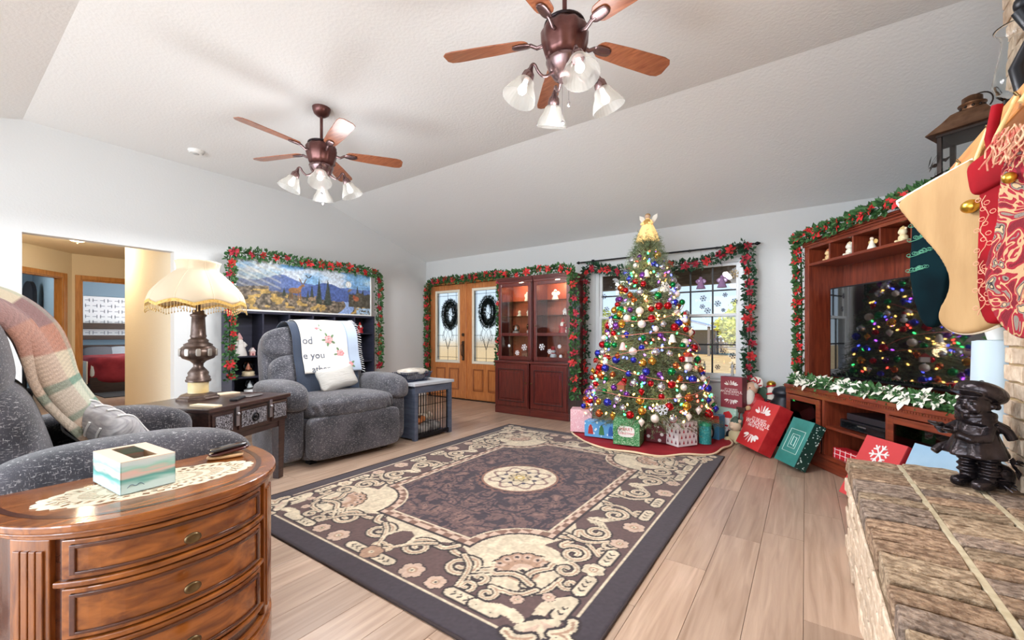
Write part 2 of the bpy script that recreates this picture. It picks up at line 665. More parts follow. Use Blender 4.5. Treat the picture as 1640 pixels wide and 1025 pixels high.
# rooms beyond
struct(MB().bx(-13.6, -13.5, -2, 4.4, 0, 2.44).build('wall_bedroom_far', M_BLUE))
struct(MB().bx(-13.5, CX - .1, 1.39, 1.45, 0, 2.44).build('wall_bedroom_partition', M_BLUE))
struct(MB().bx(-13.5, -7.6, 4.3, 4.4, 0, 2.44).build('wall_bedroom_right', M_BLUE))
struct(MB().bx(-13.5, -9.0, -2.0, -1.9, 0, 2.44).build('wall_side_room', M_BLUE))
lamp('bedroom_fill_light', 'AREA', (-11.6, 4.2, 1.5), 75, (0.9, 0.96, 1), (R_(-90), 0, 0), 1.6, 1.4)  # area fill added so the bedroom is lit; this wall has no window
lamp('side_room_light', 'POINT', (-11.2, .2, 2.2), 40, (0.9, 0.97, 1.0), size=.15)

# ---- entrance doors
M_DOOR = wood('honey_oak_door', S(172, 98, 48), S(206, 132, 74), 0.34, (9, 9, 0.8), 6, 0.3)
M_DOORD = wood('honey_oak_dark', S(132, 70, 32), S(164, 96, 50), 0.34, (9, 9, 0.8), 6, 0.3)
M_CAME = P('lead_came', S(46, 44, 42), 0.45, 0.7)
M_FRAMEC = P('cream_glass_frame', S(226, 216, 196), 0.5)
def obscure_glass():
    m, nt, b = nodes_of('textured_door_glass')
    b.inputs['Base Color'].default_value = S(246, 244, 236)
    b.inputs['Roughness'].default_value = 0.22
    b.inputs['Transmission Weight'].default_value = 1.0
    b.inputs['IOR'].default_value = 1.12
    MATS['textured_door_glass'] = m
    return m
M_OBS = obscure_glass()
def entrance_door(name, x0, x1, hinge_right):
    cx = (x0 + x1) / 2
    w = x1 - x0 - .006
    d = bpy.data.objects.new(name, None)
    COL.objects.link(d)
    d.location = (cx, YB + .02, 0)
    struct(d)
    h = w / 2
    gx, gz0, gz1 = .30, .63, 1.93
    b = MB().bx(-h, -gx, 0, .044, .012, DZ - .006).bx(gx, h, 0, .044, .012, DZ - .006).bx(-gx, gx, 0, .044, .012, gz0).bx(-gx, gx, 0, .044, gz1, DZ - .006)
    b.build('door_leaf', M_DOOR, d, .003)
    # glass frame
    f = MB()
    t = .045
    for (a0, a1, c0, c1) in ((-gx, -gx + t, gz0, gz1), (gx - t, gx, gz0, gz1), (-gx + t, gx - t, gz0, gz0 + t), (-gx + t, gx - t, gz1 - t, gz1)):
        f.bx(a0, a1, -.012, .05, c0, c1)
    fr = f.build('glass_frame', M_FRAMEC, d, .006)
    MB().bx(-gx + t, gx - t, .016, .022, gz0 + t, gz1 - t).build('pane', M_OBS, d)
    # leaded lines
    c = MB()
    zc_, top, bot = 1.2, gz1 - t, gz0 + t
    L = gx - t
    def line(pts, r=.0035):
        c.tube([(p[0], .010, p[1]) for p in pts], r, 5)
    for xx in (-L + .05, L - .05):
        line([(xx, bot), (xx, top)])
    for zz in (bot + .055, top - .055):
        line([(-L, zz), (L, zz)])
    line([(0, bot), (0, bot + .055)]); line([(0, top), (0, top - .055)])
    line([(-L, bot + .25), (-.0, bot + .25), (L, bot + .25)])
    line([(-L, 1.12), (-.1, 1.12)]); line([(.1, 1.12), (L, 1.12)])
    line([(0, .87), (-.10, 1.12), (-.06, 1.3), (0, 1.42), (.06, 1.3), (.10, 1.12), (0, .87)])
    line([(0, .87), (-.05, 1.05), (0, 1.2), (.05, 1.05), (0, .87)])
    for sg in (-1, 1):
        line([(sg * .02, 1.2), (sg * .09, 1.26), (sg * .13, 1.36), (sg * .10, 1.46), (0, 1.52)])
        line([(sg * .05, 1.05), (sg * .11, 1.02), (sg * .13, 1.1), (sg * .10, 1.2)])
        line([(0, 1.42), (sg * .07, 1.52), (sg * .05, 1.64), (0, 1.72)])
    line([(0, 1.72), (0, top - .055)]); line([(0, .87), (0, bot + .055)])
    c.build('leaded_lines', M_CAME, d)
    # lower raised panels
    for px_ in (-.165, .165):
        p = MB()
        p.bx(px_ - .115, px_ - .095, -.014, .002, .16, .54).bx(px_ + .095, px_ + .115, -.014, .002, .16, .54).bx(px_ - .095, px_ + .095, -.014, .002, .16, .18).bx(px_ - .095, px_ + .095, -.014, .002, .52, .54)
        p.build('panel_moulding', M_DOORD, d, .004)
        MB().bx(px_ - .08, px_ + .08, -.014, -.002, .195, .505).build('panel', M_DOOR, d, .009, seg=1)
    return d
d1 = entrance_door('door_1', DX0, DXM, False)
d2 = entrance_door('door_2', DXM, DX1, True)
b = MB().bx(DXM - .02, DXM + .02, YB + .0, YB + .03, .012, DZ)
struct(b.build('trim_3', M_DOOR, None, .004))
b = MB().bx(DX0 - .06, DX0, YB - .015, YB + .1, 0, DZ + .06).bx(DX1, DX1 + .06, YB - .015, YB + .1, 0, DZ + .06).bx(DX0, DX1, YB - .015, YB + .1, DZ, DZ + .06)
struct(b.build('trim_4', M_DOOR, None, .004))
struct(MB().bx(DX0, DX1, YB - .03, YB + .1, 0, .011).build('trim_5', M_BLACK))
# handle set on the left leaf
h = MB()
h.cyl((.385, -.02, 1.13), (.385, .0, 1.13), .028, n=14)
h.build('deadbolt', P('aged_bronze', S(92, 76, 64), .35, .85), d1)
h = MB().cyl((.385, -.018, .99), (.385, 0, .99), .03, n=14).tube([(.385, -.01, .98), (.385, -.06, .95), (.385, -.065, .86), (.385, -.05, .78), (.385, -.01, .74)], .009, 8)
h.ball((.385, -.012, .70), .022).box((.385, -.004, .85), (.045, .008, .34))
h.build('door_handle', MATS['aged_bronze'], d1)

# ---- window: two double-hung units side by side
M_VINYL = P('white_vinyl', S(236, 238, 240), 0.35)
M_MUNTIN = P('dark_muntin', S(38, 36, 36), 0.5)
M_PANE = glass('window_glass', (0.97, 0.985, 0.98, 1))
wn = bpy.data.objects.new('window_1', None)
COL.objects.link(wn)
wn.location = (0, YB + .07, 0)
struct(wn)
f = MB()
f.bx(WX0, WX0 + .05, -.06, .05, WZ0, WZ1).bx(WX1 - .05, WX1, -.06, .05, WZ0, WZ1).bx(WX0 + .05, WX1 - .05, -.06, .05, WZ1 - .05, WZ1).bx(WX0 + .05, WX1 - .05, -.06, .05, WZ0, WZ0 + .035)
XM = (WX0 + WX1) / 2
f.bx(XM - .045, XM + .045, -.06, .05, WZ0 + .035, WZ1 - .05)
f.build('window_frame', M_VINYL, wn, .004)
for a0, a1 in ((WX0 + .05, XM - .045), (XM + .045, WX1 - .05)):
    zm = 1.36
    for (z0, z1, yy) in ((WZ0 + .035, zm + .02, -.03), (zm - .02, WZ1 - .05, .0)):
        s_ = MB()
        t = .032
        s_.bx(a0, a0 + t, yy - .015, yy + .015, z0, z1).bx(a1 - t, a1, yy - .015, yy + .015, z0, z1)
        s_.bx(a0 + t, a1 - t, yy - .015, yy + .015, z0, z0 + t).bx(a0 + t, a1 - t, yy - .015, yy + .015, z1 - t, z1)
        so = s_.build('sash', M_VINYL, wn, .003)
        for k in (1, 2):
            xx = a0 + t + (a1 - a0 - 2 * t) * k / 3
            MB().bx(xx - .009, xx + .009, yy - .008, yy + .008, z0 + t, z1 - t).build('muntin', M_MUNTIN, so)
        zz = (z0 + z1) / 2
        MB().bx(a0 + t, a1 - t, yy - .0075, yy + .0075, zz - .009, zz + .009).build('muntin', M_MUNTIN, so)
        for i in range(3):
            for j in range(2):
                u0 = a0 + t + (a1 - a0 - 2 * t) * i / 3
                u1 = a0 + t + (a1 - a0 - 2 * t) * (i + 1) / 3
                v0, v1 = (z0 + t, zz) if j == 0 else (zz, z1 - t)
                MB().add([(u0, yy, v0), (u1, yy, v0), (u1, yy, v1), (u0, yy, v1)], [(0, 1, 2, 3)]).build('pane', M_PANE, so)
MB().bx(WX0 - .03, WX1 + .03, -.12, 0, WZ0 - .028, WZ0).build('window_sill', M_VINYL, wn, .006)

# ================================================================ OUTDOORS
M_LAWN = P('dry_lawn', S(196, 158, 100), 0.95, 0, S(222, 186, 128), 2.2, bump=0.3, bscale=30)
struct(MB().bx(-70, 60, YB + .14, 110, -.5, -.35).build('ground_yard', M_LAWN))
struct(MB().bx(-6.5, -3.2, YB + .14, 8.2, -.35, -.05).build('porch_slab', P('porch_concrete', S(226, 214, 190), .8)))
M_EAVE = P('brown_porch_beam', S(96, 76, 58), .8, 0, S(124, 100, 78), 6, (1, 8, 8))
struct(MB().bx(-3.3, 2.2, YB + .14, 7.3, 2.2, 2.3).bx(-3.3, 2.2, 7.1, 7.3, 1.93, 2.2).build('porch_roof', M_EAVE))
M_FENCE = P('weathered_fence', S(120, 112, 104), .85)
fn = thing('ranch_fence', 'grey rail fence across the far edge of the lawn', 'fence', (0, 40, -.35))
for k in range(24):
    MB().bx(-.09, .09, -.09, .09, 0, 1.3).build('post', M_FENCE, fn, loc=(-34 + k * 2.8, 0, 0))
for z in (.45, .8, 1.15):
    MB().bx(-34, 31, -.13, -.09, z - .08, z + .08).build('rail', M_FENCE, fn)
sh = thing('open_shed', 'small grey open shed standing beyond the lawn by the fence', 'shed', (-7.9, 34, -.35))
M_SHED = P('shed_metal', S(178, 182, 188), .5, .3)
b = MB().prism([(-2.6, 2.0), (0, 2.7), (2.6, 2.0), (2.6, 2.1), (0, 2.82), (-2.6, 2.1)], -2, 2)
b.build('roof', M_SHED, sh)
for q in (-2.3, 2.3):
    for r in (-1.8, 1.8):
        MB().bx(q - .08, q + .08, r - .08, r + .08, 0, 2.08).build('post', M_FENCE, sh)
MB().bx(-2.2, 2.2, 1.6, 1.75, 0, 1.9).build('back_wall', P('shed_dark', S(150, 146, 140), .8), sh)

def leaf_cloud(n, c, r, size, seed, flat=1.0):
    """loose leaf cards filling a lumpy crown"""
    g = random.Random(seed)
    lumps = [(g.uniform(-.6, .6) * r[0], g.uniform(-.6, .6) * r[1], g.uniform(-.55, .6) * r[2], g.uniform(.35, .6)) for _ in range(9)]
    vs = []; fs = []
    for i in range(n):
        lx, ly, lz, lr = g.choice(lumps)
        v = Vector((g.gauss(0, 1), g.gauss(0, 1), g.gauss(0, 1))).normalized() * (g.random() ** .4)
        p = Vector((c[0] + lx + v.x * r[0] * lr, c[1] + ly + v.y * r[1] * lr, c[2] + lz + v.z * r[2] * lr))
        a = Vector((g.gauss(0, 1), g.gauss(0, 1), g.gauss(0, 1))).normalized() * size * g.uniform(.6, 1.3)
        bb = a.cross(Vector((g.gauss(0, 1), g.gauss(0, 1), g.gauss(0, 1)))).normalized() * size * .5
        k = len(vs)
        vs += [p - a, p + bb, p + a, p - bb]
        fs.append((k, k + 1, k + 2, k + 3))
    return vs, fs
M_BARK = P('bark', S(88, 72, 58), .9)
TREES = [(-21, 46, 4.6, 3.4, (158, 168, 84), 'broad yellow-green tree far left beyond the fence'),
         (-13, 48, 4.4, 3.0, (138, 152, 80), 'rounded green tree behind the open shed'),
         (-5.6, 48, 3.6, 2.4, (150, 152, 96), 'low olive tree right of the open shed'),
         (-1.9, 29, 4.2, 2.4, (178, 184, 92), 'large sunny yellow-green tree nearest beyond the lawn'),
         (5.5, 46, 4.8, 3.2, (128, 146, 76), 'dark green tree at the right of the far row'),
         (-30, 48, 4.6, 3.6, (142, 154, 86), 'wide green tree at the far left end of the row'),
         (-17.5, 62, 5.6, 3.0, (150, 158, 108), 'tall pale olive tree behind the others'),
         (-.5, 62, 5.4, 3.6, (140, 148, 92), 'tall green tree behind the sunny one')]
for i, (tx, ty, th, tr, c, lab) in enumerate(TREES):
    t = thing('yard_tree', lab, 'tree', (tx, ty, -.35), 0, 'trees beyond the lawn')
    MB().cyl((0, 0, 0), (0, 0, th * .5), .22, .12, 8).build('trunk', M_BARK, t)
    vs, fs = leaf_cloud(5200, (0, 0, th * .55), (tr, tr, th * .48), .17, 40 + i)
    MB().add(vs, fs).build('crown', P('foliage_%d' % i, S(*c), .8, 0, S(min(255, c[0] + 50), min(255, c[1] + 45), c[2] + 20), 1.2), t, kind='stuff')

# ================================================================ LEFT SIDE: SEATING
def fabric_grey():
    m, nt, b = nodes_of('charcoal_chenille')
    L = nt.links
    tc = nt.nodes.new('ShaderNodeTexCoord')
    def nz(scale, st, det):
        mp = nt.nodes.new('ShaderNodeMapping'); mp.inputs['Scale'].default_value = st
        L.new(tc.outputs['Object'], mp.inputs[0])
        n = nt.nodes.new('ShaderNodeTexNoise'); n.inputs['Scale'].default_value = scale; n.inputs['Detail'].default_value = det
        L.new(mp.outputs[0], n.inputs['Vector'])
        return n.outputs['Fac']
    def ramp(src, lo, hi, c0, c1):
        r = nt.nodes.new('ShaderNodeValToRGB')
        r.color_ramp.elements[0].position = lo; r.color_ramp.elements[1].position = hi
        r.color_ramp.elements[0].color = c0; r.color_ramp.elements[1].color = c1
        L.new(src, r.inputs[0]); return r.outputs[0]
    big = ramp(nz(5, (1, 1, 1), 3), .35, .7, S(46, 46, 54), S(86, 84, 92))
    f1 = ramp(nz(60, (1, 1, 5), 2), .60, .70, (0, 0, 0, 1), (1, 1, 1, 1))
    f2 = ramp(nz(60, (5, 5, 1), 2), .62, .72, (0, 0, 0, 1), (1, 1, 1, 1))
    mx = nt.nodes.new('ShaderNodeMix'); mx.data_type = 'RGBA'; mx.blend_type = 'MIX'
    ad = nt.nodes.new('ShaderNodeMath'); ad.operation = 'MAXIMUM'
    L.new(f1, ad.inputs[0]); L.new(f2, ad.inputs[1])
    ml = nt.nodes.new('ShaderNodeMath'); ml.operation = 'MULTIPLY'; ml.inputs[1].default_value = .75
    L.new(ad.outputs[0], ml.inputs[0])
    L.new(ml.outputs[0], mx.inputs[0])
    L.new(big, mx.inputs[6]); mx.inputs[7].default_value = S(178, 176, 178)
    L.new(mx.outputs[2], b.inputs['Base Color'])
    b.inputs['Roughness'].default_value = .9
    b.inputs['Sheen Weight'].default_value = .25
    bp = nt.nodes.new('ShaderNodeBump'); bp.inputs['Strength'].default_value = .3; bp.inputs['Distance'].default_value = .006
    L.new(nz(140, (1, 1, 1), 2), bp.inputs['Height']); L.new(bp.outputs[0], b.inputs['Normal'])
    MATS['charcoal_chenille'] = m
    return m
M_CHEN = fabric_grey()

def smooth_path(pts, it=3):
    for _ in range(it):
        q = [pts[0]]
        for a, b in zip(pts[:-1], pts[1:]):
            q.append(tuple(a[i] * .75 + b[i] * .25 for i in range(len(a))))
            q.append(tuple(a[i] * .25 + b[i] * .75 for i in range(len(a))))
        q.append(pts[-1])
        pts = q
    return pts

class Prof:
    """arc-length sampled curve in (y, z) with normals"""
    def __init__(s, pts):
        s.p = smooth_path(pts)
        s.l = [0]
        for a, b in zip(s.p[:-1], s.p[1:]):
            s.l.append(s.l[-1] + math.dist(a, b))
        s.L = s.l[-1]
    def at(s, d, off=0.0):
        d = min(max(d, 0), s.L - 1e-6)
        i = 0
        while i < len(s.l) - 2 and s.l[i + 1] < d:
            i += 1
        a, b = s.p[i], s.p[i + 1]
        k = (d - s.l[i]) / max(1e-9, s.l[i + 1] - s.l[i])
        ty, tz = b[0] - a[0], b[1] - a[1]
        n = math.hypot(ty, tz) or 1
        return (a[0] + ty * k - tz / n * off, a[1] + tz * k + ty / n * off)

# front face of a recliner back, over the top and down behind (y back, z up)
BACK = Prof([(.545, .50), (.56, .62), (.575, .76), (.64, .90), (.655, 1.02), (.675, 1.13), (.76, 1.245), (.92, 1.25), (1.03, 1.17), (1.045, 1.0), (1.045, .5)])
# the bulky plaid hangs from the top forward onto the seat
BULK = Prof([(.36, .56), (.46, .63), (.535, .76), (.61, .90), (.64, 1.03), (.675, 1.14), (.77, 1.235), (.92, 1.235), (1.03, 1.15), (1.05, 1.0)])

def recliner(name, label, loc, rotz, wide, lever=None):
    t = thing(name, label, 'armchair', loc, rotz, 'charcoal recliners')
    t.scale = (wide, 1, 1)
    MB().cushion((0, .46, .225), (.84, .86, .39), 12, 10).build('base', M_CHEN, t)
    MB().cushion((0, -.005, .235), (.82, .13, .37), 9, 10).build('footrest_panel', M_CHEN, t)
    def seat(x, y, z):
        if y < -.2 and z < .75:
            a = .030 * min(1, (-.2 - y) * 2) * math.sin(x * 42 + 1.5 * math.sin(z * 3))
            y += a
            z += a * .6
        return (x, y, z + .18 * (1 - x * x) * (z > 0))
    MB().cushion((0, .26, .475), (.84, .68, .19), 3.6, 40, fn=seat).build('seat_cushion', M_CHEN, t)
    for sg in (-1, 1):
        a = MB().cushion((sg * .475, .45, .335), (.15, .80, .60), 7, 10).build('armrest', M_CHEN, t)
        MB().cushion((sg * .475, .38, .585), (.24, .80, .25), 3.2, 16, fn=lambda x, y, z: (x, y, z + .12 * (1 - y * y) - .16 * max(0, -y) ** 3)).build('arm_pad', M_CHEN, a)
    bk = MB().cushion((0, .87, .70), (.90, .22, .94), 6, 12, rot=(R_(-10), 0, 0)).build('backrest', M_CHEN, t)
    MB().cushion((0, .735, .70), (.86, .27, .50), 3.4, 20, rot=(R_(-14), 0, 0)).build('lumbar_cushion', M_CHEN, bk)
    MB().cushion((0, .845, 1.03), (.90, .30, .36), 3.2, 20, rot=(R_(-10), 0, 0)).build('head_cushion', M_CHEN, bk)
    f = MB()
    for xx in (-.33, .33):
        for yy in (.12, .8):
            f.bx(xx - .03, xx + .03, yy - .04, yy + .04, 0, .035)
    f.build('feet', M_BLACK, t)
    if lever:
        MB().tube([(lever * .56, .33, .36), (lever * .575, .25, .34), (lever * .58, .12, .25)], .016, 8).build('lever', wood('lever_wood', S(120, 72, 44), S(150, 96, 60), .35), t)
    return t

RC1 = ((-3.40, 2.325, 0), R_(86), 1.08)
RC2 = ((-2.635, .915, 0), R_(176), 1.0)
recliner('recliner', 'charcoal chenille recliner beside the wire-fronted pet crate', *RC1, lever=-1)
recliner('recliner', 'charcoal chenille recliner behind the bow-front chest at the left edge', *RC2)

def on(rc):
    return T(*rc[0]) @ rz(rc[1]) @ Matrix.Diagonal((rc[2], 1, 1, 1))

def hump(u):
    return .125 * max(0, math.sin(PI * min(1, max(0, u)))) ** .7 - .045

def drape(name, label, rc, x0, x1, d0, d1, off, colfn, mat, nx=36, nd=60, wob=.006, cat='blanket', skew=0.0, seed=0, prof=None, bulk=0):
    pts = []
    cols = []
    for j in range(nd + 1):
        d = d0 + (d1 - d0) * j / nd
        row = []
        for i in range(nx + 1):
            u = i / nx
            o = off + wob * (math.sin(u * 17 + d * 5 + seed) + math.sin(u * 7 - d * 9 + seed)) * .5 + .004 + (hump(u) if bulk else 0)
            y, z = (prof or BACK).at(d, o)
            row.append((x0 + (x1 - x0) * u + skew * (1 - j / nd), y, z))
            cols.append(colfn(u, j / nd))
        pts.append(row)
    b = MB().grid(pts)
    me = b.mesh(name)
    setcol(me, cols)
    o = mkobj(name, me, mat, None, 0, rc[0], (0, 0, rc[1]), mods=[('SOLID', .006, 0)])
    o.scale = (rc[2], 1, 1)
    tag(o, label, cat)
    return o

def cl(*c):
    return S(*c)[:3]
M_KNIT = VC('woven_throw', .95, sheen=.3, bump=.4, nscale=160)
drape('throw_blanket', 'dark navy throw over the back of the recliner by the crate', RC1, -.27, .33, .02, 1.35, .012, lambda u, v: cl(48, 58, 76), M_KNIT)

def afghan_col(u, v):
    # u across, v along; cream with a pale blue right border, roses along a diagonal
    c = (212, 208, 202)
    if u > .80:
        c = (170, 184, 204)
    if .79 < u < .81:
        c = (128, 148, 180)
    return cl(*c)
AF = dict(x0=-.20, x1=.36, d0=.24, d1=1.25, off=.028)
af = drape('lettered_afghan', 'cream woven afghan with grey lettering and pink roses on the far recliner', RC1, AF['x0'], AF['x1'], AF['d0'], AF['d1'], AF['off'], afghan_col, M_KNIT, nx=60, wob=.003)
def af_map(u, d, o):
    y, z = BACK.at(d, AF['off'] + .008 + o)
    return (AF['x0'] + (AF['x1'] - AF['x0']) * u, y, z)
M_LET = P('grey_lettering', S(92, 98, 114), .95)
for body, u, d, size in (('od', .10, .575, .10), ('e you', .19, .42, .10), ('ather', .27, .275, .09)):
    me = text_mesh(body, size, 0.0005)
    W = AF['x1'] - AF['x0']
    for v in me.vertices:
        v.co = Vector(af_map(u + v.co.x / W * .9, d + v.co.y, .002 + v.co.z))
    mkobj('lettering', me, M_LET, af)
M_ROSE = P('rose_pink', S(206, 104, 112), .95, 0, S(236, 178, 176), 60)
M_LEAFG = P('woven_leaf', S(104, 128, 96), .95)
for (u, d, r) in ((.66, .44, .042), (.46, .585, .038), (.80, .31, .026), (.28, .70, .03)):
    b = MB()
    for k in range(3):
        rr = r * (1 - k * .28)
        ring = [af_map(u + math.cos(a) * rr * (1 + .18 * math.cos(5 * a + k)) / .56, d + math.sin(a) * rr * (1 + .18 * math.cos(5 * a + k)), .001 + k * .002) for a in [2 * PI * i / 20 for i in range(20)]]
        b.add(ring, [tuple(range(20))])
    b.build('rose', M_ROSE, af)
    b = MB()
    for k in range(5):
        a = k * 1.26 + u * 7
        c0 = (u + math.cos(a) * r * 1.3 / .56, d + math.sin(a) * r * 1.3)
        ring = [af_map(c0[0] + (math.cos(a) * math.cos(q) * .02 - math.sin(a) * math.sin(q) * .01) / .56, c0[1] + math.sin(a) * math.cos(q) * .02 + math.cos(a) * math.sin(q) * .01, .0005) for q in [2 * PI * i / 10 for i in range(10)]]
        b.add(ring, [tuple(range(10))])
    b.build('rose_leaves', M_LEAFG, af)
b = MB()
g = random.Random(3)
for k in range(40):
    d = AF['d0'] + (AF['d1'] - AF['d0']) * k / 40
    p = af_map(1.0, d, -.004); q = af_map(1.05 + g.uniform(0, .02), d - .015, g.uniform(-.006, .004))
    b.tube([p, q], .003, 4)
b.build('fringe', P('cream_fringe', S(222, 222, 224), .95), af)

# plaid on the near recliner
def plaid_col(u, v):
    base = (210, 194, 166)
    band = [(.00, .10, (122, 96, 108)), (.16, .19, (90, 138, 116)), (.19, .30, (204, 208, 186)), (.30, .33, (90, 138, 116)), (.46, .56, (176, 110, 86)), (.56, .66, (128, 86, 88)), (.78, .82, (96, 130, 112))]
    for a, b_, c in band:
        if a <= v < b_:
            base = tuple(.12 * p + .88 * q for p, q in zip(base, c))
    vb = [(.0, .16, (186, 150, 140)), (.34, .40, (150, 170, 150)), (.62, .70, (166, 120, 110)), (.84, .9, (120, 150, 132))]
    for a, b_, c in vb:
        if a <= u < b_:
            base = tuple(.55 * p + .45 * q for p, q in zip(base, c))
    n = .92 + .08 * math.sin(u * 260) * math.sin(v * 340)
    return cl(*[q * n for q in base])
pl = drape('plaid_throw', 'fringed plaid throw in rust, green and cream over the near recliner', RC2, -.10, .42, 0, 1.25, .012, plaid_col, M_KNIT, nx=60, nd=130, wob=.012, skew=-.06, seed=2, prof=BULK, bulk=1)
def rc2_fringe(d, n, x0, x1, cols, off):
    b = MB()
    g = random.Random(5)
    for k in range(n):
        u = k / (n - 1)
        y, z = BULK.at(d, off + hump(u))
        x = x0 + (x1 - x0) * u
        L = g.uniform(.035, .06)
        b.tube([(x, y, z), (x + g.uniform(-.006, .006), y - L * .35, z - L * .6), (x + g.uniform(-.012, .012), y - L * .4, z - L)], .0035, 4)
    return b
pl2 = drape('plaid_throw_fold', 'x', RC2, -.08, .40, .22, 1.22, .030, lambda u, v: plaid_col(u, (v + .12) % 1), M_KNIT, nx=50, nd=110, wob=.012, skew=-.05, seed=4, prof=BULK, bulk=1)
for k in ('label', 'category'):
    del pl2[k]
pl2.name = 'upper_fold'
pl2.parent = pl
pl2.location = (0, 0, 0); pl2.rotation_euler = (0, 0, 0); pl2.scale = (1, 1, 1)
rc2_fringe(.22, 70, -.13, .35, None, .036).build('fringe', P('throw_fringe', S(196, 186, 166), .95), pl)
rc2_fringe(.0, 70, -.16, .36, None, .016).build('fringe', P('throw_fringe_rose', S(190, 160, 146), .95), pl)

# pillows
def pillow(name, label, m, size, mat, stripes=None):
    def fn(x, y, z):
        e = max(abs(x), abs(z))
        k = 1 - .10 * (abs(x) ** 4 * 0 + (1 - abs(x) ** 2) * abs(z) ** 3 + (1 - abs(z) ** 2) * abs(x) ** 3)
        return (x * k, y * (1 - e ** 4 * .75) + .03 * math.sin(x * 9) * math.cos(z * 7), z * k)
    b = MB().cushion((0, 0, 0), size, 5, 18, fn=fn)
    o = b.build(name, mat, None)
    o.matrix_world = m
    tag(o, label, 'pillow')
    if stripes:
        for dx, off in stripes:
            s_ = MB()
            for sd in (-1, 1):
                s_.tube([(dx * size[0] * .5 + .02 * math.sin(q * 3), sd * (size[1] * .5 * (1 - max(abs(dx), abs(q)) ** 4 * .75) + .004) + .03 * size[1] * .5 * math.sin(dx * 9) * math.cos(q * 7), q * size[2] * .47) for q in [-.95 + 1.9 * i / 16 for i in range(17)]], .005, 5)
            s_.build('stripe', P('white_cord', S(226, 226, 226), .9), o)
    return o
pillow('throw_pillow', 'small ivory ribbed pillow on the seat of the far recliner', on(RC1) @ T(.03, .40, .70) @ Euler((R_(-24), R_(-8), R_(6))).to_matrix().to_4x4(), (.40, .13, .25),
       P('ivory_rib', S(190, 187, 182), .95, bump=.5, bscale=14, stretch=(1, 1, 6)))
pillow('throw_pillow', 'grey pillow with white stripes on the seat of the near recliner', on(RC2) @ T(-.06, .40, .66) @ Euler((R_(-38), R_(-14), R_(24))).to_matrix().to_4x4(), (.42, .16, .34),
       P('grey_pillow', S(150, 148, 152), .9, 0, S(184, 182, 184), 20, (1, 1, 8)), ((-.55, 0), (-.2, 0), (.15, 0), (.5, 0)))

# ---------------------------------------------------------------- carved console table
M_DARKW = wood('espresso_wood', S(44, 28, 26), S(74, 50, 44), .3, (1, 9, 9), 6, .3)
CT = thing('console_table', 'dark wood table with three carved silver drawer fronts between the recliners', 'table', (-3.215, 1.365, 0), R_(116.6))
# local: x along the front (towards the far recliner), y into the table
Wt, Dt, Ht = .72, .62, .66
def carved():
    m, nt, b = nodes_of('carved_silver')
    tc = nt.nodes.new('ShaderNodeTexCoord')
    v = nt.nodes.new('ShaderNodeTexVoronoi'); v.inputs['Scale'].default_value = 46
    w_ = nt.nodes.new('ShaderNodeTexNoise'); w_.inputs['Scale'].default_value = 55; w_.inputs['Distortion'].default_value = 2.5
    nt.links.new(tc.outputs['Object'], v.inputs['Vector']); nt.links.new(tc.outputs['Object'], w_.inputs['Vector'])
    rp = nt.nodes.new('ShaderNodeValToRGB')
    rp.color_ramp.elements[0].position = .42; rp.color_ramp.elements[1].position = .58
    rp.color_ramp.elements[0].color = S(52, 46, 50); rp.color_ramp.elements[1].color = S(186, 186, 196)
    nt.links.new(w_.outputs['Fac'], rp.inputs[0]); nt.links.new(rp.outputs[0], b.inputs['Base Color'])
    bp = nt.nodes.new('ShaderNodeBump'); bp.inputs['Strength'].default_value = .9; bp.inputs['Distance'].default_value = .01
    nt.links.new(w_.outputs['Fac'], bp.inputs['Height']); nt.links.new(bp.outputs[0], b.inputs['Normal'])
    b.inputs['Metallic'].default_value = .5; b.inputs['Roughness'].default_value = .4
    return m
M_CARVE = carved()
def top_shape():
    return [(-Wt / 2 - .02, -.02), (Wt / 2 + .02, -.02), (Wt / 2 + .02, Dt), (-Wt / 2 - .02, Dt)]
MB().slab(top_shape(), Ht - .03, Ht).build('table_top', M_DARKW, CT, .006)
MB().bx(-Wt / 2, Wt / 2, 0, Dt - .02, Ht - .20, Ht - .03).build('apron', M_DARKW, CT, .004)
for x0, x1, knob in ((-.345, -.175, 0), (-.135, .135, 1), (.175, .345, 0)):
    dr = MB().bx(x0, x1, -.012, .0, Ht - .185, Ht - .045).build('drawer', M_DARKW, CT, .004)
    MB().bx(x0 + .02, x1 - .02, -.018, -.008, Ht - .168, Ht - .06).build('carved_panel', M_CARVE, dr)
    if knob:
        ring = [(.026 * math.cos(a), -.026, Ht - .117 + .026 * math.sin(a)) for a in [2 * PI * i / 16 for i in range(16)]]
        MB().tube(ring, .005, 6, closed=True).cyl((0, -.03, Ht - .117), (0, -.01, Ht - .117), .011).build('ring_pull', M_BLACK, dr)
for xx in (-.155, .155):
    b = MB().bx(xx - .014, xx + .014, -.022, -.002, Ht - .15, Ht - .02).ball((xx, -.026, Ht - .07), .012, 10, 6)
    b.build('hasp', P('pewter', S(168, 166, 170), .35, .9), CT)
MB().bx(-Wt / 2 + .01, Wt / 2 - .01, .02, .04, Ht - .25, Ht - .20).build('lower_rail', M_DARKW, CT, .003)
for xx in (-Wt / 2 + .045, Wt / 2 - .045):
    for yy in (.045, Dt - .06):
        b = MB()
        for (x_, w0) in ((0, .07),):
            h = Ht - .19
            q = [(-.035, -.035), (.035, -.035), (.035, .035), (-.035, .035)]
            vs = [(xx + a * .75, yy + c * .75, 0) for a, c in q] + [(xx + a, yy + c, h) for a, c in q]
            b.add(vs, [(3, 2, 1, 0), (4, 5, 6, 7), (0, 1, 5, 4), (1, 2, 6, 5), (2, 3, 7, 6), (3, 0, 4, 7)])
        b.build('leg', M_DARKW, CT, .004)
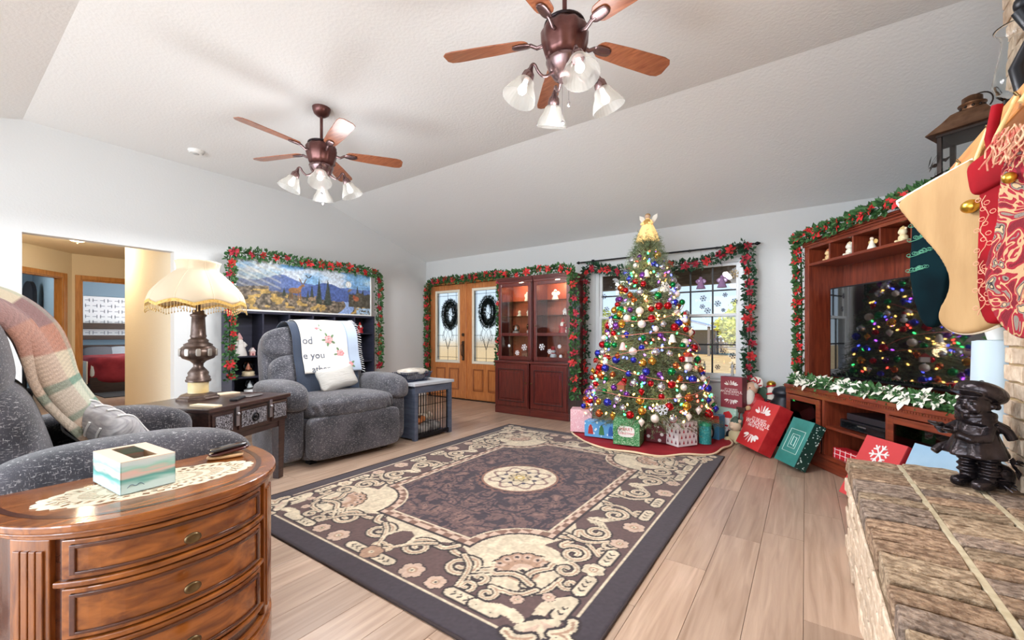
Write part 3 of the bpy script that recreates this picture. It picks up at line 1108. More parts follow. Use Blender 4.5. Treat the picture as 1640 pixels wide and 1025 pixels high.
# small things on the table
CTM = T(-3.215, 1.365, 0) @ rz(R_(116.6))
def on_table(x, y, z=Ht):
    p = CTM @ Vector((x, y, z))
    return (p.x, p.y, p.z)
def coaster(x, y, lab, c, s=(.075, .075), r=0, dz=0):
    b = MB().lathe([(s[0] * .9, 0), (s[0], .004), (s[0], .008), (s[0] * .8, .010)], 20, Matrix.Diagonal((1, s[1] / s[0], 1, 1)))
    o = b.build('tray', P('tray_' + lab[:8], S(*c), .35, .2), None, 0, on_table(x, y, Ht + dz), (0, 0, r))
    tag(o, lab, 'tray')
coaster(.17, .16, 'small oval pewter tray on the carved table near its front edge', (110, 104, 104), (.10, .06), R_(116))
o = MB().box((0, 0, .006), (.16, .10, .012)).build('notebook', P('cream_paper', S(226, 206, 178), .6), None, .002, on_table(.22, .42), (0, 0, R_(100)))
tag(o, 'cream notepad lying at the rear of the carved table', 'notepad')
o = MB().box((0, 0, .009), (.17, .05, .018)).build('remote_control', P('remote_black', S(36, 34, 38), .4), None, .006, on_table(.0, .12), (0, 0, R_(140)))
tag(o, 'black remote control lying beside the lamp base', 'remote')
o = MB().bx(-.10, .10, -.03, .03, 0, .012).build('letter', P('cream_envelope', S(236, 218, 186), .7), None, .001, on_table(-.29, .09), (0, 0, R_(20)))
tag(o, 'cream envelope at the near corner of the carved table', 'envelope')

# ---------------------------------------------------------------- table lamp
lx, ly, lz_ = -3.60, 1.165, Ht
LP_ = thing('table_lamp', 'tall bronze table lamp with a scalloped ivory fringed shade', 'lamp', (lx, ly, lz_))
M_BRZ = P('antique_bronze', S(88, 72, 66), .35, .8, S(120, 104, 96), 20)
MB().lathe([(.135, 0), (.135, .012), (.12, .02), (.115, .032), (.09, .04), (.075, .045)], 8, smooth=False).build('base', M_BRZ, LP_, .003)
MB().lathe([(.062, .045), (.062, .125)], 20).build('candle_collar', P('ivory_collar', S(238, 204, 130), .4, 0, S(250, 232, 190), 6), LP_)
MB().lathe([(.075, .125), (.078, .14), (.07, .145), (.072, .16), (.06, .172), (.064, .19), (.05, .21), (.03, .235), (.032, .255), (.045, .27), (.05, .275)], 24).build('lower_stem', M_BRZ, LP_)
MB().lathe([(.05, .275), (.095, .295), (.112, .325), (.112, .35), (.098, .375), (.085, .385), (.088, .395), (.06, .41), (.062, .425), (.045, .44)], 24).build('urn', M_BRZ, LP_)
for k in range(10):
    a = 2 * PI * k / 10
    MB().cushion((0, 0, 0), (.03, .012, .055), 4, 6, m=rz(a) @ T(0, -.112, .338)).build('urn_leaf', P('pewter_leaf', S(172, 166, 160), .4, .7), LP_)
MB().lathe([(.046, .44), (.05, .455), (.046, .465), (.040, .59), (.05, .60), (.05, .61), (.036, .615), (.036, .64), (.014, .645), (.014, .80)], 20).build('column', M_BRZ, LP_)
def scal(a, z):
    return 1.0 - .035 * (0.5 + .5 * math.cos(8 * a)) * (1 if z < .93 else .4)
def shade_mesh():
    n, rows = 96, 22
    pts = []
    for j in range(rows + 1):
        t = j / rows
        row = []
        for i in range(n):
            a = 2 * PI * i / n
            seam = abs(math.cos(4 * a))           # 8 panels
            # bell: wide at the bottom, drawn in to a neck
            r = .090 + .205 * (1 - t) ** 1.0 - .0 * t + .055 * math.sin(PI * (1 - t)) * (1 if t < .75 else .6)
            r = .122 + .170 * (1 - (t / .78) ** 1.5) if t < .78 else .122 + .014 * ((t - .78) / .22) ** 1.5
            r *= (1 - .05 * seam ** 6)
            z = .705 + .285 * t
            if j == 0:
                z -= .03 * (1 - seam) ** .7
            elif j < 4:
                z -= .03 * (1 - seam) ** .7 * (1 - j / 4)
            row.append((r * math.cos(a), r * math.sin(a), z))
        pts.append(row)
    return pts
def fabric_shade():
    m, nt, b = nodes_of('ivory_shade')
    b.inputs['Base Color'].default_value = S(218, 202, 176)
    b.inputs['Roughness'].default_value = .8
    tr = nt.nodes.new('ShaderNodeBsdfTranslucent'); tr.inputs[0].default_value = S(250, 226, 186)
    mx = nt.nodes.new('ShaderNodeMixShader'); mx.inputs[0].default_value = .22
    nt.links.new(b.outputs[0], mx.inputs[1]); nt.links.new(tr.outputs[0], mx.inputs[2])
    nt.links.new(mx.outputs[0], nt.nodes['Material Output'].inputs[0])
    return m
sp = shade_mesh()
sh_ = MB().grid(sp, closed_u=True).build('lamp_shade', fabric_shade(), LP_, mods=[('SOLID', .003, 0)])
M_GTRIM = P('gold_braid', S(196, 150, 62), .6, 0, S(226, 188, 110), 90)
b = MB()
for j in range(1):
    ring = [(p[0] * 1.012, p[1] * 1.012, p[2] + .003) for p in sp[0]]
    ring2 = [(p[0] * 1.012, p[1] * 1.012, p[2] - .018) for p in sp[0]]
    b.grid([ring2, ring], closed_u=True)
b.build('braid_trim', M_GTRIM, sh_)
b = MB()
for i in range(0, 96, 1):
    p = sp[0][i]
    b.box((p[0] * 1.012, p[1] * 1.012, p[2] - .035), (.002, .002, .034))
    b.ball((p[0] * 1.012, p[1] * 1.012, p[2] - .056), .0045, 6, 4, (1, 1, 1.5))
o = b.build('bead_fringe', P('amber_beads', S(214, 180, 120), .3), sh_)
o['kind'] = 'stuff'
b = MB()
for k in range(8):
    a = PI / 8 * (2 * k) + 0
    i = int(round(a / (2 * PI) * 96)) % 96
    b.tube([(sp[j][i][0] * 1.006, sp[j][i][1] * 1.006, sp[j][i][2]) for j in range(len(sp))], .0028, 5)
b.build('piping', P('ivory_piping', S(226, 206, 176), .8), sh_)
MB().lathe([(.012, .80), (.02, .81), (.02, .83), (.006, .84), (.006, .985), (.012, .99), (.004, 1.01)], 10).build('finial', M_BRZ, LP_)
MB().ball((0, 0, .87), .03, 10, 8).build('bulb', P('lamp_bulb', (1, .9, .75), .4, emit=(1, .82, .55), estr=1), LP_)

# ---------------------------------------------------------------- bow-front chest
CHL = (-1.455, .45, 0)
CH = thing('bow_front_chest', 'red-brown bow-front chest of drawers with fluted pilasters in the foreground', 'chest', CHL, R_(90))
M_CH = wood('polished_chestnut', S(100, 50, 18), S(168, 98, 40), .22, (1.2, 7, 7), 5, .55)
M_CHV = wood('polished_chestnut_vertical', S(96, 48, 18), S(154, 90, 38), .22, (7, 7, 1.2), 5, .55)
CW, CD, EX = .39, .52, 2.4
def bow(x, w=CW, d=CD):
    q = max(0.0, 1 - min(1, abs(x) / w) ** EX)
    return d * (1 - q ** (1 / EX))
def bow_pts(x0, x1, n, off=0.0, w=CW, d=CD):
    """points along the bow, moved off outward (towards -y)"""
    P_ = []
    for i in range(n + 1):
        a = x0 + (x1 - x0) * i / n
        x = a
        e = 1e-3
        xa, xb = max(-w, x - e), min(w, x + e)
        t = Vector((xb - xa, bow(xb, w, d) - bow(xa, w, d))).normalized()
        nrm = Vector((t.y, -t.x))
        P_.append((x + nrm.x * off, bow(x, w, d) + nrm.y * off))
    return P_
def outline(off):
    ts = [math.sin(PI / 2 * (2 * i / 60 - 1)) for i in range(61)]
    P_ = []
    for s_ in ts:
        w2, d2 = CW + off, CD + off
        y = CD - d2 * max(0, 1 - abs(s_) ** EX) ** (1 / EX)
        P_.append((s_ * w2, y))
    return P_
TH = .64
for k, (o0, z0, z1) in enumerate(((0, TH - .022, TH), (-.006, TH - .03, TH - .022), (-.016, TH - .042, TH - .03))):
    MB().slab(outline(o0), z0, z1).build('top' if k == 0 else 'top_moulding', M_CH, CH, .005 if k == 0 else .003)
M_CHDK = wood('inlay_band', S(66, 30, 16), S(88, 44, 24), .2, (1.2, 7, 7), 6, .55)
ob, ib = outline(-.045), outline(-.062)
vs = [(p[0], p[1], TH + .0006) for p in ob] + [(p[0], p[1], TH + .0006) for p in ib]
n = len(ob)
MB().add(vs, [(i, i + 1, i + 1 + n, i + n) for i in range(n - 1)]).build('inlay', M_CHDK, CH)
BO = -.035
MB().slab(outline(BO), .05, TH - .042).build('carcass', M_CHDK, CH)
MB().slab(outline(BO + .022), 0, .10).slab(outline(BO + .012), .10, .125).build('plinth', M_CH, CH, .005)
def cpanel(x0, x1, z0, z1, o0, o1, n=22):
    a = bow_pts(x0, x1, n, o1, CW + BO, CD + BO); c = bow_pts(x0, x1, n, o0, CW + BO, CD + BO)
    f = lambda L_: [(p[0], p[1] - BO) for p in L_]
    return MB().slab(f(a) + f(c)[::-1], z0, z1)
DZS = [(.495, .585), (.345, .465), (.195, .315)]
DZS = [(.49, .592), (.335, .465), (.18, .31)]
XD = .232
for z0, z1 in DZS:
    dr = cpanel(-XD, XD, z0, z1, -.004, .012).build('drawer', M_CH, CH, .003)
    t = .016
    for (a0, a1, c0, c1) in ((-XD + .014, XD - .014, z1 - .014 - t * .5, z1 - .012), (-XD + .014, XD - .014, z0 + .012, z0 + .012 + t * .5), (-XD + .014, -XD + .014 + t * .6, z0 + .012, z1 - .012), (XD - .014 - t * .6, XD - .014, z0 + .012, z1 - .012)):
        cpanel(a0, a1, c0, c1, .010, .018, 22 if a1 - a0 > .1 else 2).build('drawer_bead', M_CHDK, dr, .002)
    kb = MB().lathe([(.004, 0), (.006, .004), (.017, .012), (.0185, .016), (.016, .020), (.012, .021), (.010, .018), (.001, .019)], 18, T(0, -.008, (z0 + z1) / 2) @ Matrix.Rotation(PI / 2, 4, 'X') @ Matrix.Diagonal((1.15, .85, 1, 1)))
    kb.build('knob', P('aged_brass_knob', S(110, 92, 66), .35, .9), dr)
for z in (.478, .323, .168):
    cpanel(-XD - .012, XD + .012, z - .008, z + .008, -.004, .016).build('rail', M_CH, CH, .004)
for sg in (-1, 1):
    x0, x1 = sorted((sg * .247, sg * .303))
    p_ = cpanel(x0, x1, .125, TH - .042, -.004, .016, 10).build('pilaster', M_CHV, CH, .003)
    for k in range(4):
        xx = x0 + .012 + (x1 - x0 - .024) * k / 3
        cpanel(xx - .0045, xx + .0045, .15, TH - .07, .014, .0215, 2).build('flute', M_CHV, p_, .002)
# doily
dl = MB()
rings = 13
nseg = 84
pts = []
for j in range(rings + 1):
    row = []
    for i in range(nseg):
        a = 2 * PI * i / nseg
        r = j / rings
        e = 1 + (.05 * abs(math.sin(a * 14)) if j == rings else (.02 * math.sin(a * 28) if j == rings - 1 else 0))
        row.append((r * e * math.cos(a) * .125, r * e * math.sin(a) * .265, .0005 + .0015 * math.sin(j * 1.9 + i) * (j > 9)))
    pts.append(row)
vs = [p for row in pts for p in row]
fs = []
for j in range(rings):
    for i in range(nseg):
        hole = (j in (3, 5, 7, 8, 10, 11) and (i + j) % 2 == 0 and j >= 5) or (j == 3 and i % 4 == 0)
        if not hole:
            fs.append((j * nseg + i, j * nseg + (i + 1) % nseg, (j + 1) * nseg + (i + 1) % nseg, (j + 1) * nseg + i))
o = MB().add(vs, fs).build('lace_doily', P('ecru_lace', S(226, 214, 190), .9), None, 0, (-1.735, .45, TH + .0012), (0, 0, R_(-6)), mods=[('SOLID', .0022, 1)])
tag(o, 'oval ecru lace doily on top of the bow-front chest', 'doily')
# tissue box
TB = thing('tissue_box', 'open teal and pink watercolour tissue box on the lace doily', 'tissue box', (-1.785, .402, TH + .004), R_(4))
def tissue_mat():
    m, nt, b = nodes_of('watercolour_print')
    tc = nt.nodes.new('ShaderNodeTexCoord'); sp_ = nt.nodes.new('ShaderNodeSeparateXYZ')
    nz = nt.nodes.new('ShaderNodeTexNoise'); nz.inputs['Scale'].default_value = 9
    mp = nt.nodes.new('ShaderNodeMapping'); mp.inputs['Scale'].default_value = (1, 1, 5)
    nt.links.new(tc.outputs['Object'], mp.inputs[0]); nt.links.new(mp.outputs[0], nz.inputs['Vector'])
    nt.links.new(tc.outputs['Object'], sp_.inputs[0])
    ma = nt.nodes.new('ShaderNodeMath'); ma.operation = 'MULTIPLY_ADD'; ma.inputs[1].default_value = .05; ma.inputs[2].default_value = -.025
    nt.links.new(nz.outputs['Fac'], ma.inputs[0])
    ad = nt.nodes.new('ShaderNodeMath'); ad.operation = 'ADD'
    nt.links.new(sp_.outputs['Z'], ad.inputs[0]); nt.links.new(ma.outputs[0], ad.inputs[1])
    mr = nt.nodes.new('ShaderNodeMapRange'); mr.inputs['From Min'].default_value = 0; mr.inputs['From Max'].default_value = .1
    nt.links.new(ad.outputs[0], mr.inputs['Value'])
    rp = nt.nodes.new('ShaderNodeValToRGB')
    e = rp.color_ramp.elements
    cols = [(0, (206, 226, 228)), (.18, (196, 222, 222)), (.32, (112, 178, 170)), (.42, (96, 160, 154)), (.52, (206, 196, 188)), (.62, (222, 186, 176)), (.72, (150, 204, 190)), (.84, (196, 214, 216)), (1, (224, 226, 222))]
    e[0].position, e[0].color = 0, S(*cols[0][1]); e[1].position, e[1].color = 1, S(*cols[-1][1])
    for p_, c_ in cols[1:-1]:
        q = e.new(p_); q.color = S(*c_)
    nt.links.new(mr.outputs[0], rp.inputs[0]); nt.links.new(rp.outputs[0], b.inputs['Base Color'])
    b.inputs['Roughness'].default_value = .4
    return m
M_TIS = tissue_mat()
a, c, h = .12, .0675, .097
b = MB().bx(-a, a, -c, -c + .002, 0, h).bx(-a, a, c - .002, c, 0, h).bx(-a, -a + .002, -c, c, 0, h).bx(a - .002, a, -c, c, 0, h).bx(-a, a, -c, c, 0, .002)
b.build('carton', M_TIS, TB)
M_CARD = P('bare_card', S(178, 142, 108), .85)
b = MB().bx(-a, a, -c, -.03, h - .001, h + .001).bx(-a, a, .03, c, h - .001, h + .001).bx(-a, -.10, -.03, .03, h - .001, h + .001).bx(.10, a, -.03, .03, h - .001, h + .001)
b.build('top_panel', P('peach_card', S(232, 206, 182), .5), TB)
MB().bx(-a + .003, a - .003, c - .006, c - .003, .002, h - .002).bx(-a + .003, a - .003, -c + .003, -c + .006, .002, h - .002).bx(-a + .003, a - .003, -c + .006, c - .006, .003, .005).build('inside', M_CARD, TB)
b = MB().tube(smooth_path([(a + .001, -.052 + .010 * i, .018 + (.010 if i % 2 else 0)) for i in range(5)]), .0008, 4)
b.build('printed_mark', P('blue_print', S(86, 108, 140), .5), TB)
# brush-like object
BR = thing('oval_brush', 'oval dark glossy brush on a pale wooden back at the chest end', 'brush', (-1.86, .69, TH), R_(70))
MB().cushion((0, 0, .008), (.12, .055, .016), 3, 10).build('back', P('pale_wood', S(214, 174, 130), .4), BR)
MB().cushion((.012, .004, .026), (.135, .06, .016), 3, 10, rot=(0, R_(-6), R_(14))).build('middle', P('dark_red_gloss', S(70, 26, 26), .2, coat=.5), BR)
MB().cushion((.012, .004, .040), (.13, .05, .014), 3, 10, rot=(0, R_(-4), R_(20))).build('top', P('black_gloss', S(30, 28, 32), .15, coat=.5), BR)

# ================================================================ RUG
def make_rug():
    HX, HY, step = 1.21, 1.555, .006
    nx, ny = int(HX / step) + 1, int(HY / step) + 1
    xs = np.linspace(0, HX, nx); ys = np.linspace(0, HY, ny)
    X, Y = np.meshgrid(xs, ys, indexing='ij')
    navy, brown, cream, tan, dk = (60, 50, 58), (96, 72, 70), (226, 208, 180), (176, 140, 116), (48, 36, 40)
    pink = (206, 176, 156)
    img = np.zeros((nx, ny, 3)); img[:] = navy
    def put(mask, c):
        img[mask] = c
    # outer brown border band with a cream line
    put((X < 1.09) & (Y < 1.435), cream)
    put((X < 1.078) & (Y < 1.423), brown)
    # field frame: rectangle with quarter circles bitten out of the corners
    A, B, RC = .70, 1.03, .30
    def field(off):
        r = RC + off * .9
        return (X < A - off) & (Y < B - off) & (np.hypot(X - A + .02, Y - B + .02) > r)
    def stamp(cx, cy, r, c):
        i0, i1 = max(0, int((cx - r) / step)), min(nx, int((cx + r) / step) + 2)
        j0, j1 = max(0, int((cy - r) / step)), min(ny, int((cy + r) / step) + 2)
        if i0 >= i1 or j0 >= j1:
            return
        m = (X[i0:i1, j0:j1] - cx) ** 2 + (Y[i0:i1, j0:j1] - cy) ** 2 < r * r
        img[i0:i1, j0:j1][m] = c
    def stroke(pts, w0, w1, c):
        L = sum(math.dist(a, b) for a, b in zip(pts[:-1], pts[1:]))
        acc = 0
        for a, b in zip(pts[:-1], pts[1:]):
            d = math.dist(a, b)
            n = max(1, int(d / .003))
            for k in range(n):
                t = k / n
                u = (acc + d * t) / L
                stamp(a[0] + (b[0] - a[0]) * t, a[1] + (b[1] - a[1]) * t, w0 + (w1 - w0) * u, c)
            acc += d
    def spiral(cx, cy, r, turns, a0, sgn, w, c=cream, tail=None):
        pts = []
        n = int(40 * turns)
        for k in range(n + 1):
            t = k / n
            a = a0 + sgn * 2 * PI * turns * t
            rr = r * (1 - .82 * t)
            pts.append((cx + rr * math.cos(a), cy + rr * math.sin(a)))
        if tail:
            pts = smooth_path(tail + [pts[0]], 3) + pts
        stroke(pts, w * 1.75, w * 1.35, dk)
        stroke(pts, w, w * .8, c)
        stroke([(p[0] + .002, p[1] + .002) for p in pts], w * .30, w * .2, tan)
    def rosette(cx, cy, r, c=pink):
        for k in range(6):
            a = k * PI / 3 + .3
            stamp(cx + math.cos(a) * r * .62, cy + math.sin(a) * r * .62, r * .52, dk)
        for k in range(6):
            a = k * PI / 3 + .3
            stamp(cx + math.cos(a) * r * .6, cy + math.sin(a) * r * .6, r * .42, c)
        stamp(cx, cy, r * .42, tan); stamp(cx, cy, r * .25, cream); stamp(cx, cy, r * .1, dk)
    def capsule(x0, y0, x1, y1, w=.030):
        stroke([(x0, y0), (x1, y1)], w + .012, w + .012, dk)
        stroke([(x0, y0), (x1, y1)], w, w, cream)
        n = 3
        for k in range(n):
            t = (k + .5) / n
            cx, cy = x0 + (x1 - x0) * t, y0 + (y1 - y0) * t
            ax, ay = (x1 - x0), (y1 - y0)
            q = math.hypot(ax, ay); ax /= q; ay /= q
            stroke([(cx - ay * .014 - ax * .008, cy + ax * .014 - ay * .008), (cx + ax * .008, cy + ay * .008), (cx + ay * .014 - ax * .008, cy - ax * .014 - ay * .008)], .004, .004, dk)
    # cream ground that follows the field frame with wavy outer edge
    wave = .045 * np.sin(Y * 13) * (Y < B) + .04 * np.sin(X * 15)
    put(field(-.14) & ~((X > A + .06 + wave) | (Y > B + .06 + wave)) | ((np.hypot(X - A, Y - B) < .235) & (X < A + .2) & (Y < B + .2)), cream)
    # corner shell
    for k in range(9):
        a = PI + (k + .5) * PI / 2 / 9 - .0
    for k in range(7):
        a = PI * .75 + k * PI * 1.0 / 6 + PI * .25
        a = R_(150) + k * R_(150) / 6
        cx, cy = A + .03 + .12 * math.cos(a), B + .03 + .12 * math.sin(a)
        stamp(cx, cy, .048, dk)
    for k in range(7):
        a = R_(150) + k * R_(150) / 6
        cx, cy = A + .03 + .12 * math.cos(a), B + .03 + .12 * math.sin(a)
        stamp(cx, cy, .038, tan); stamp(cx, cy, .024, pink); stamp(cx + .006 * math.cos(a), cy, .010, dk)
    stamp(A + .03, B + .03, .085, tan); stamp(A + .03, B + .03, .06, pink); stamp(A + .03, B + .03, .03, cream); stamp(A + .03, B + .03, .014, dk)
    # scrolls beside the corner
    spiral(A + .19, B - .10, .075, 1.4, R_(150), 1, .016, tail=[(A + .10, B + .12), (A + .06, B + .02)])
    spiral(A - .10, B + .19, .075, 1.4, R_(-60), -1, .016, tail=[(A + .12, B + .10), (A + .02, B + .06)])
    spiral(A + .26, B + .00, .05, 1.2, R_(200), -1, .014, tail=[(A + .12, B + .16), (A + .2, B + .12)])
    spiral(A + .00, B + .26, .05, 1.2, R_(-110), 1, .014, tail=[(A + .16, B + .12), (A + .12, B + .2)])
    # long side scrolls
    for (cy, sg) in ((.78, 1), (.50, -1), (.22, 1)):
        spiral(A + .16, cy, .085, 1.5, R_(200 * sg), sg, .018, tail=[(A + .02, cy - sg * .16), (A + .10, cy - sg * .13), (A + .06, cy - sg * .05)])
        spiral(A + .27, cy - sg * .10, .05, 1.2, R_(90 * sg), -sg, .013, tail=[(A + .05, cy - sg * .12), (A + .16, cy - sg * .15)])
        for k in range(5):
            stroke([(A + .05 + k * .022, cy + sg * .13), (A + .09 + k * .03, cy + sg * (.09 - .01 * k))], .010, .004, cream)
    # short side scrolls
    for (cx, sg) in ((.46, 1), (.16, -1)):
        spiral(cx, B + .16, .085, 1.5, R_(-70), sg, .018, tail=[(cx - sg * .16, B + .03), (cx - sg * .12, B + .10)])
        spiral(cx + sg * .13, B + .27, .05, 1.2, R_(120), -sg, .013, tail=[(cx - sg * .05, B + .08), (cx + sg * .05, B + .14)])
        for k in range(5):
            stroke([(cx + sg * .12 + k * .012, B + .05 + k * .022), (cx + sg * .08, B + .09 + k * .03)], .010, .004, cream)
    # outer motifs
    for cy in (.12, .72, 1.0):
        capsule(1.02, cy - .055, 1.02, cy + .055)
    rosette(1.01, .32, .062); rosette(1.01, .55, .05); rosette(1.0, .86, .055, cream)
    for cx in (.10, .62):
        capsule(cx - .055, 1.37, cx + .055, 1.37)
    rosette(.30, 1.355, .062); rosette(.46, 1.36, .05)
    rosette(0, 1.36, .06, tan)
    # corner brackets, palmette and curling corner piece over the navy border
    capsule(1.02, 1.13, 1.02, 1.24); capsule(.80, 1.37, .70, 1.37)
    stroke([(1.02, 1.13), (.98, 1.17), (.95, 1.22), (.955, 1.28)], .03, .026, cream)
    stroke([(.74, 1.37), (.80, 1.34), (.86, 1.335), (.90, 1.35)], .03, .026, cream)
    rosette(.93, 1.16, .03); rosette(.83, 1.25, .03)
    stamp(.98, 1.33, .055, dk); 
    for k in range(5):
        a = R_(45) + (k - 2) * R_(38)
        stroke([(.97, 1.32), (.97 + .075 * math.cos(a), 1.32 + .075 * math.sin(a))], .014, .022, cream if k % 2 == 0 else pink)
    put((X > 1.03) & (Y > 1.375) & (X < 1.13) & (Y < 1.475), navy)
    spiral(1.09, 1.375, .052, 1.15, R_(-140), 1, .020, tail=[(1.085, 1.24), (1.10, 1.28), (1.075, 1.32)])
    spiral(1.03, 1.44, .052, 1.15, R_(-130), -1, .020, tail=[(.90, 1.43), (.94, 1.445), (.98, 1.42)])
    rosette(1.13, 1.475, .035, cream)
    # rail pattern frame
    put(field(-.010), dk)
    put(field(0), (130, 96, 82))
    ring = field(0) & ~field(.06)
    put(ring & ((np.floor((X + Y * .0) / .055) + np.floor(Y / .055)) % 2 == 0), pink)
    put(ring & (field(0) & ~field(.008)), dk)
    put(field(.06), cream)
    # inner field with tangled leaves
    f = field(.072)
    n1 = vnoise(X * 15 + 4 * vnoise(X * 6, Y * 6, 3), Y * 15 + 4 * vnoise(X * 6, Y * 6, 9), 1, 2)
    n2 = vnoise(X * 24, Y * 24, 5, 2)
    v = np.abs(n1 - .5) * 2
    base = np.array((108, 82, 80)); dark = np.array((58, 46, 56)); light = np.array((134, 102, 94))
    img[f] = base
    put(f & (v < .17), tuple(dark)); put(f & (v > .55), tuple(light)); put(f & (v > .74), tuple(dark)); put(f & (np.abs(n2 - .5) < .03), tuple(dark))
    # medallion
    r = np.hypot(X, Y); a = np.arctan2(Y, X)
    put(r < .335 + .012 * np.cos(24 * a), (120, 84, 76)); put(r < .315 + .010 * np.cos(24 * a), tuple(dark)); put(r < .30, (142, 100, 84))
    put(r < .282, cream)
    put((np.abs(r - .21 - .03 * np.cos(8 * a)) < .012) & (r < .27), (150, 118, 110))
    put((np.abs(r - .15 - .03 * np.cos(8 * a + PI)) < .010), (96, 74, 80))
    put((r < .095), (206, 184, 150)); put(np.abs(r - .07 - .015 * np.cos(8 * a)) < .008, dk); put(r < .04, (196, 168, 90)); put(r < .02, cream)
    for k in range(3):
        ang = PI / 4 * k
        stamp(.135 * math.cos(ang), .135 * math.sin(ang), .016, (66, 62, 84))
    # mirror into all four quarters
    full = np.concatenate([img[::-1], img[1:]], 0)
    full = np.concatenate([full[:, ::-1], full[:, 1:]], 1)
    gx = np.concatenate([-xs[::-1], xs[1:]]); gy = np.concatenate([-ys[::-1], ys[1:]])
    NX, NY = len(gx), len(gy)
    GX, GY = np.meshgrid(gx, gy, indexing='ij')
    full = full * (0.86 + .16 * vnoise(GX * 90, GY * 90, 8, 1))[..., None]
    cm = (full.mean(2) > 175)[..., None]
    full = np.where(cm, full * (0.84 + .22 * vnoise(GX * 26, GY * 26, 17, 3))[..., None], full)
    lum = full.mean(2)
    edge = np.minimum(HX - np.abs(GX), HY - np.abs(GY))
    Z = .010 + .0012 * (lum / 255.0) + .0008 * vnoise(GX * 120, GY * 120, 2, 1)
    Z = np.where(edge < .012, .004 + .006 * np.sqrt(np.clip(edge / .012, 0, 1)), Z)
    co = np.stack([GX, GY, Z], -1).reshape(-1, 3).astype(np.float32)
    idx = np.arange(NX * NY).reshape(NX, NY)
    q = np.stack([idx[:-1, :-1], idx[1:, :-1], idx[1:, 1:], idx[:-1, 1:]], -1).reshape(-1, 4).astype(np.int32)
    me = bpy.data.meshes.new('area_rug')
    me.vertices.add(len(co)); me.vertices.foreach_set('co', co.ravel())
    me.loops.add(q.size); me.loops.foreach_set('vertex_index', q.ravel())
    me.polygons.add(len(q)); me.polygons.foreach_set('loop_start', np.arange(0, q.size, 4, dtype=np.int32))
    me.update(calc_edges=True)
    setcol(me, srgb_np(np.clip(full, 0, 255)).reshape(-1, 3))
    o = mkobj('area_rug', me, VC('rug_pile', .95, sheen=.15), None, 0, (-1.82, 2.695, 0))
    tag(o, 'large brown, cream and navy scroll-patterned area rug on the plank floor', 'rug')
    b = MB()
    b.tube([(-HX, -HY, .006), (HX, -HY, .006)], .006, 6).tube([(HX, -HY, .006), (HX, HY, .006)], .006, 6).tube([(HX, HY, .006), (-HX, HY, .006)], .006, 6).tube([(-HX, HY, .006), (-HX, -HY, .006)], .006, 6)
    b.build('binding', P('rug_binding', S(56, 44, 44), .9), o)
make_rug()

# ================================================================ GARLANDS
M_GREEN = P('garland_green', S(40, 82, 46), .6, 0, S(86, 132, 74), 24)
M_GREEND = P('garland_green_dark', S(28, 60, 44), .6, 0, S(62, 104, 72), 24)
M_REDP = P('poinsettia_red', S(186, 22, 32), .65, 0, S(224, 54, 54), 40)
M_REDD = P('poinsettia_crimson', S(150, 18, 40), .65, 0, S(196, 40, 66), 40)
M_WHITEP = P('poinsettia_white', S(240, 236, 224), .7)
M_YEL = P('stamen_yellow', S(222, 190, 70), .6)

def bloom_mesh(n1, n2, r, name, seed=0, cup=.35):
    g = random.Random(seed)
    b = MB()
    for layer, (n, rr, tilt) in enumerate(((n1, r, cup), (n2, r * .62, cup + .45))):
        for k in range(n):
            a = 2 * PI * k / n + layer * .5 + g.uniform(-.15, .15)
            L = rr * g.uniform(.85, 1.1)
            W = L * .26
            t = tilt + g.uniform(-.2, .2)
            ct, st = math.cos(t), math.sin(t)
            rows = []
            for (u, w_) in ((.06, .25), (.35, .95), (.62, 1.0), (.85, .55), (1.0, .04)):
                z = L * (u * st - .35 * u * u)
                rows.append([(L * u * ct, -W * w_, z + .1 * W), (L * u * ct, 0, z - .12 * W), (L * u * ct, W * w_, z + .1 * W)])
            b.grid(rows, m=rz(a))
    for k in range(5):
        a = 2 * PI * k / 5
        b.ball((math.cos(a) * r * .07, math.sin(a) * r * .07, r * .08), r * .045, 6, 4)
    return b.mesh(name)
BLOOMS = {}
def bloom(kind, i):
    key = (kind, i % 3)
    if key not in BLOOMS:
        me = bloom_mesh(6, 5, 1.0, 'poinsettia', i % 3)
        me.materials.append({'red': M_REDP, 'crimson': M_REDD, 'white': M_WHITEP}[kind])
        BLOOMS[key] = me
    return BLOOMS[key]

def path_samples(pts, step):
    out = []
    carry = 0
    for a, b in zip(pts[:-1], pts[1:]):
        a, b = Vector(a), Vector(b)
        L = (b - a).length
        d = carry
        while d < L:
            out.append((a.lerp(b, d / L), (b - a).normalized()))
            d += step
        carry = d - L
    return out

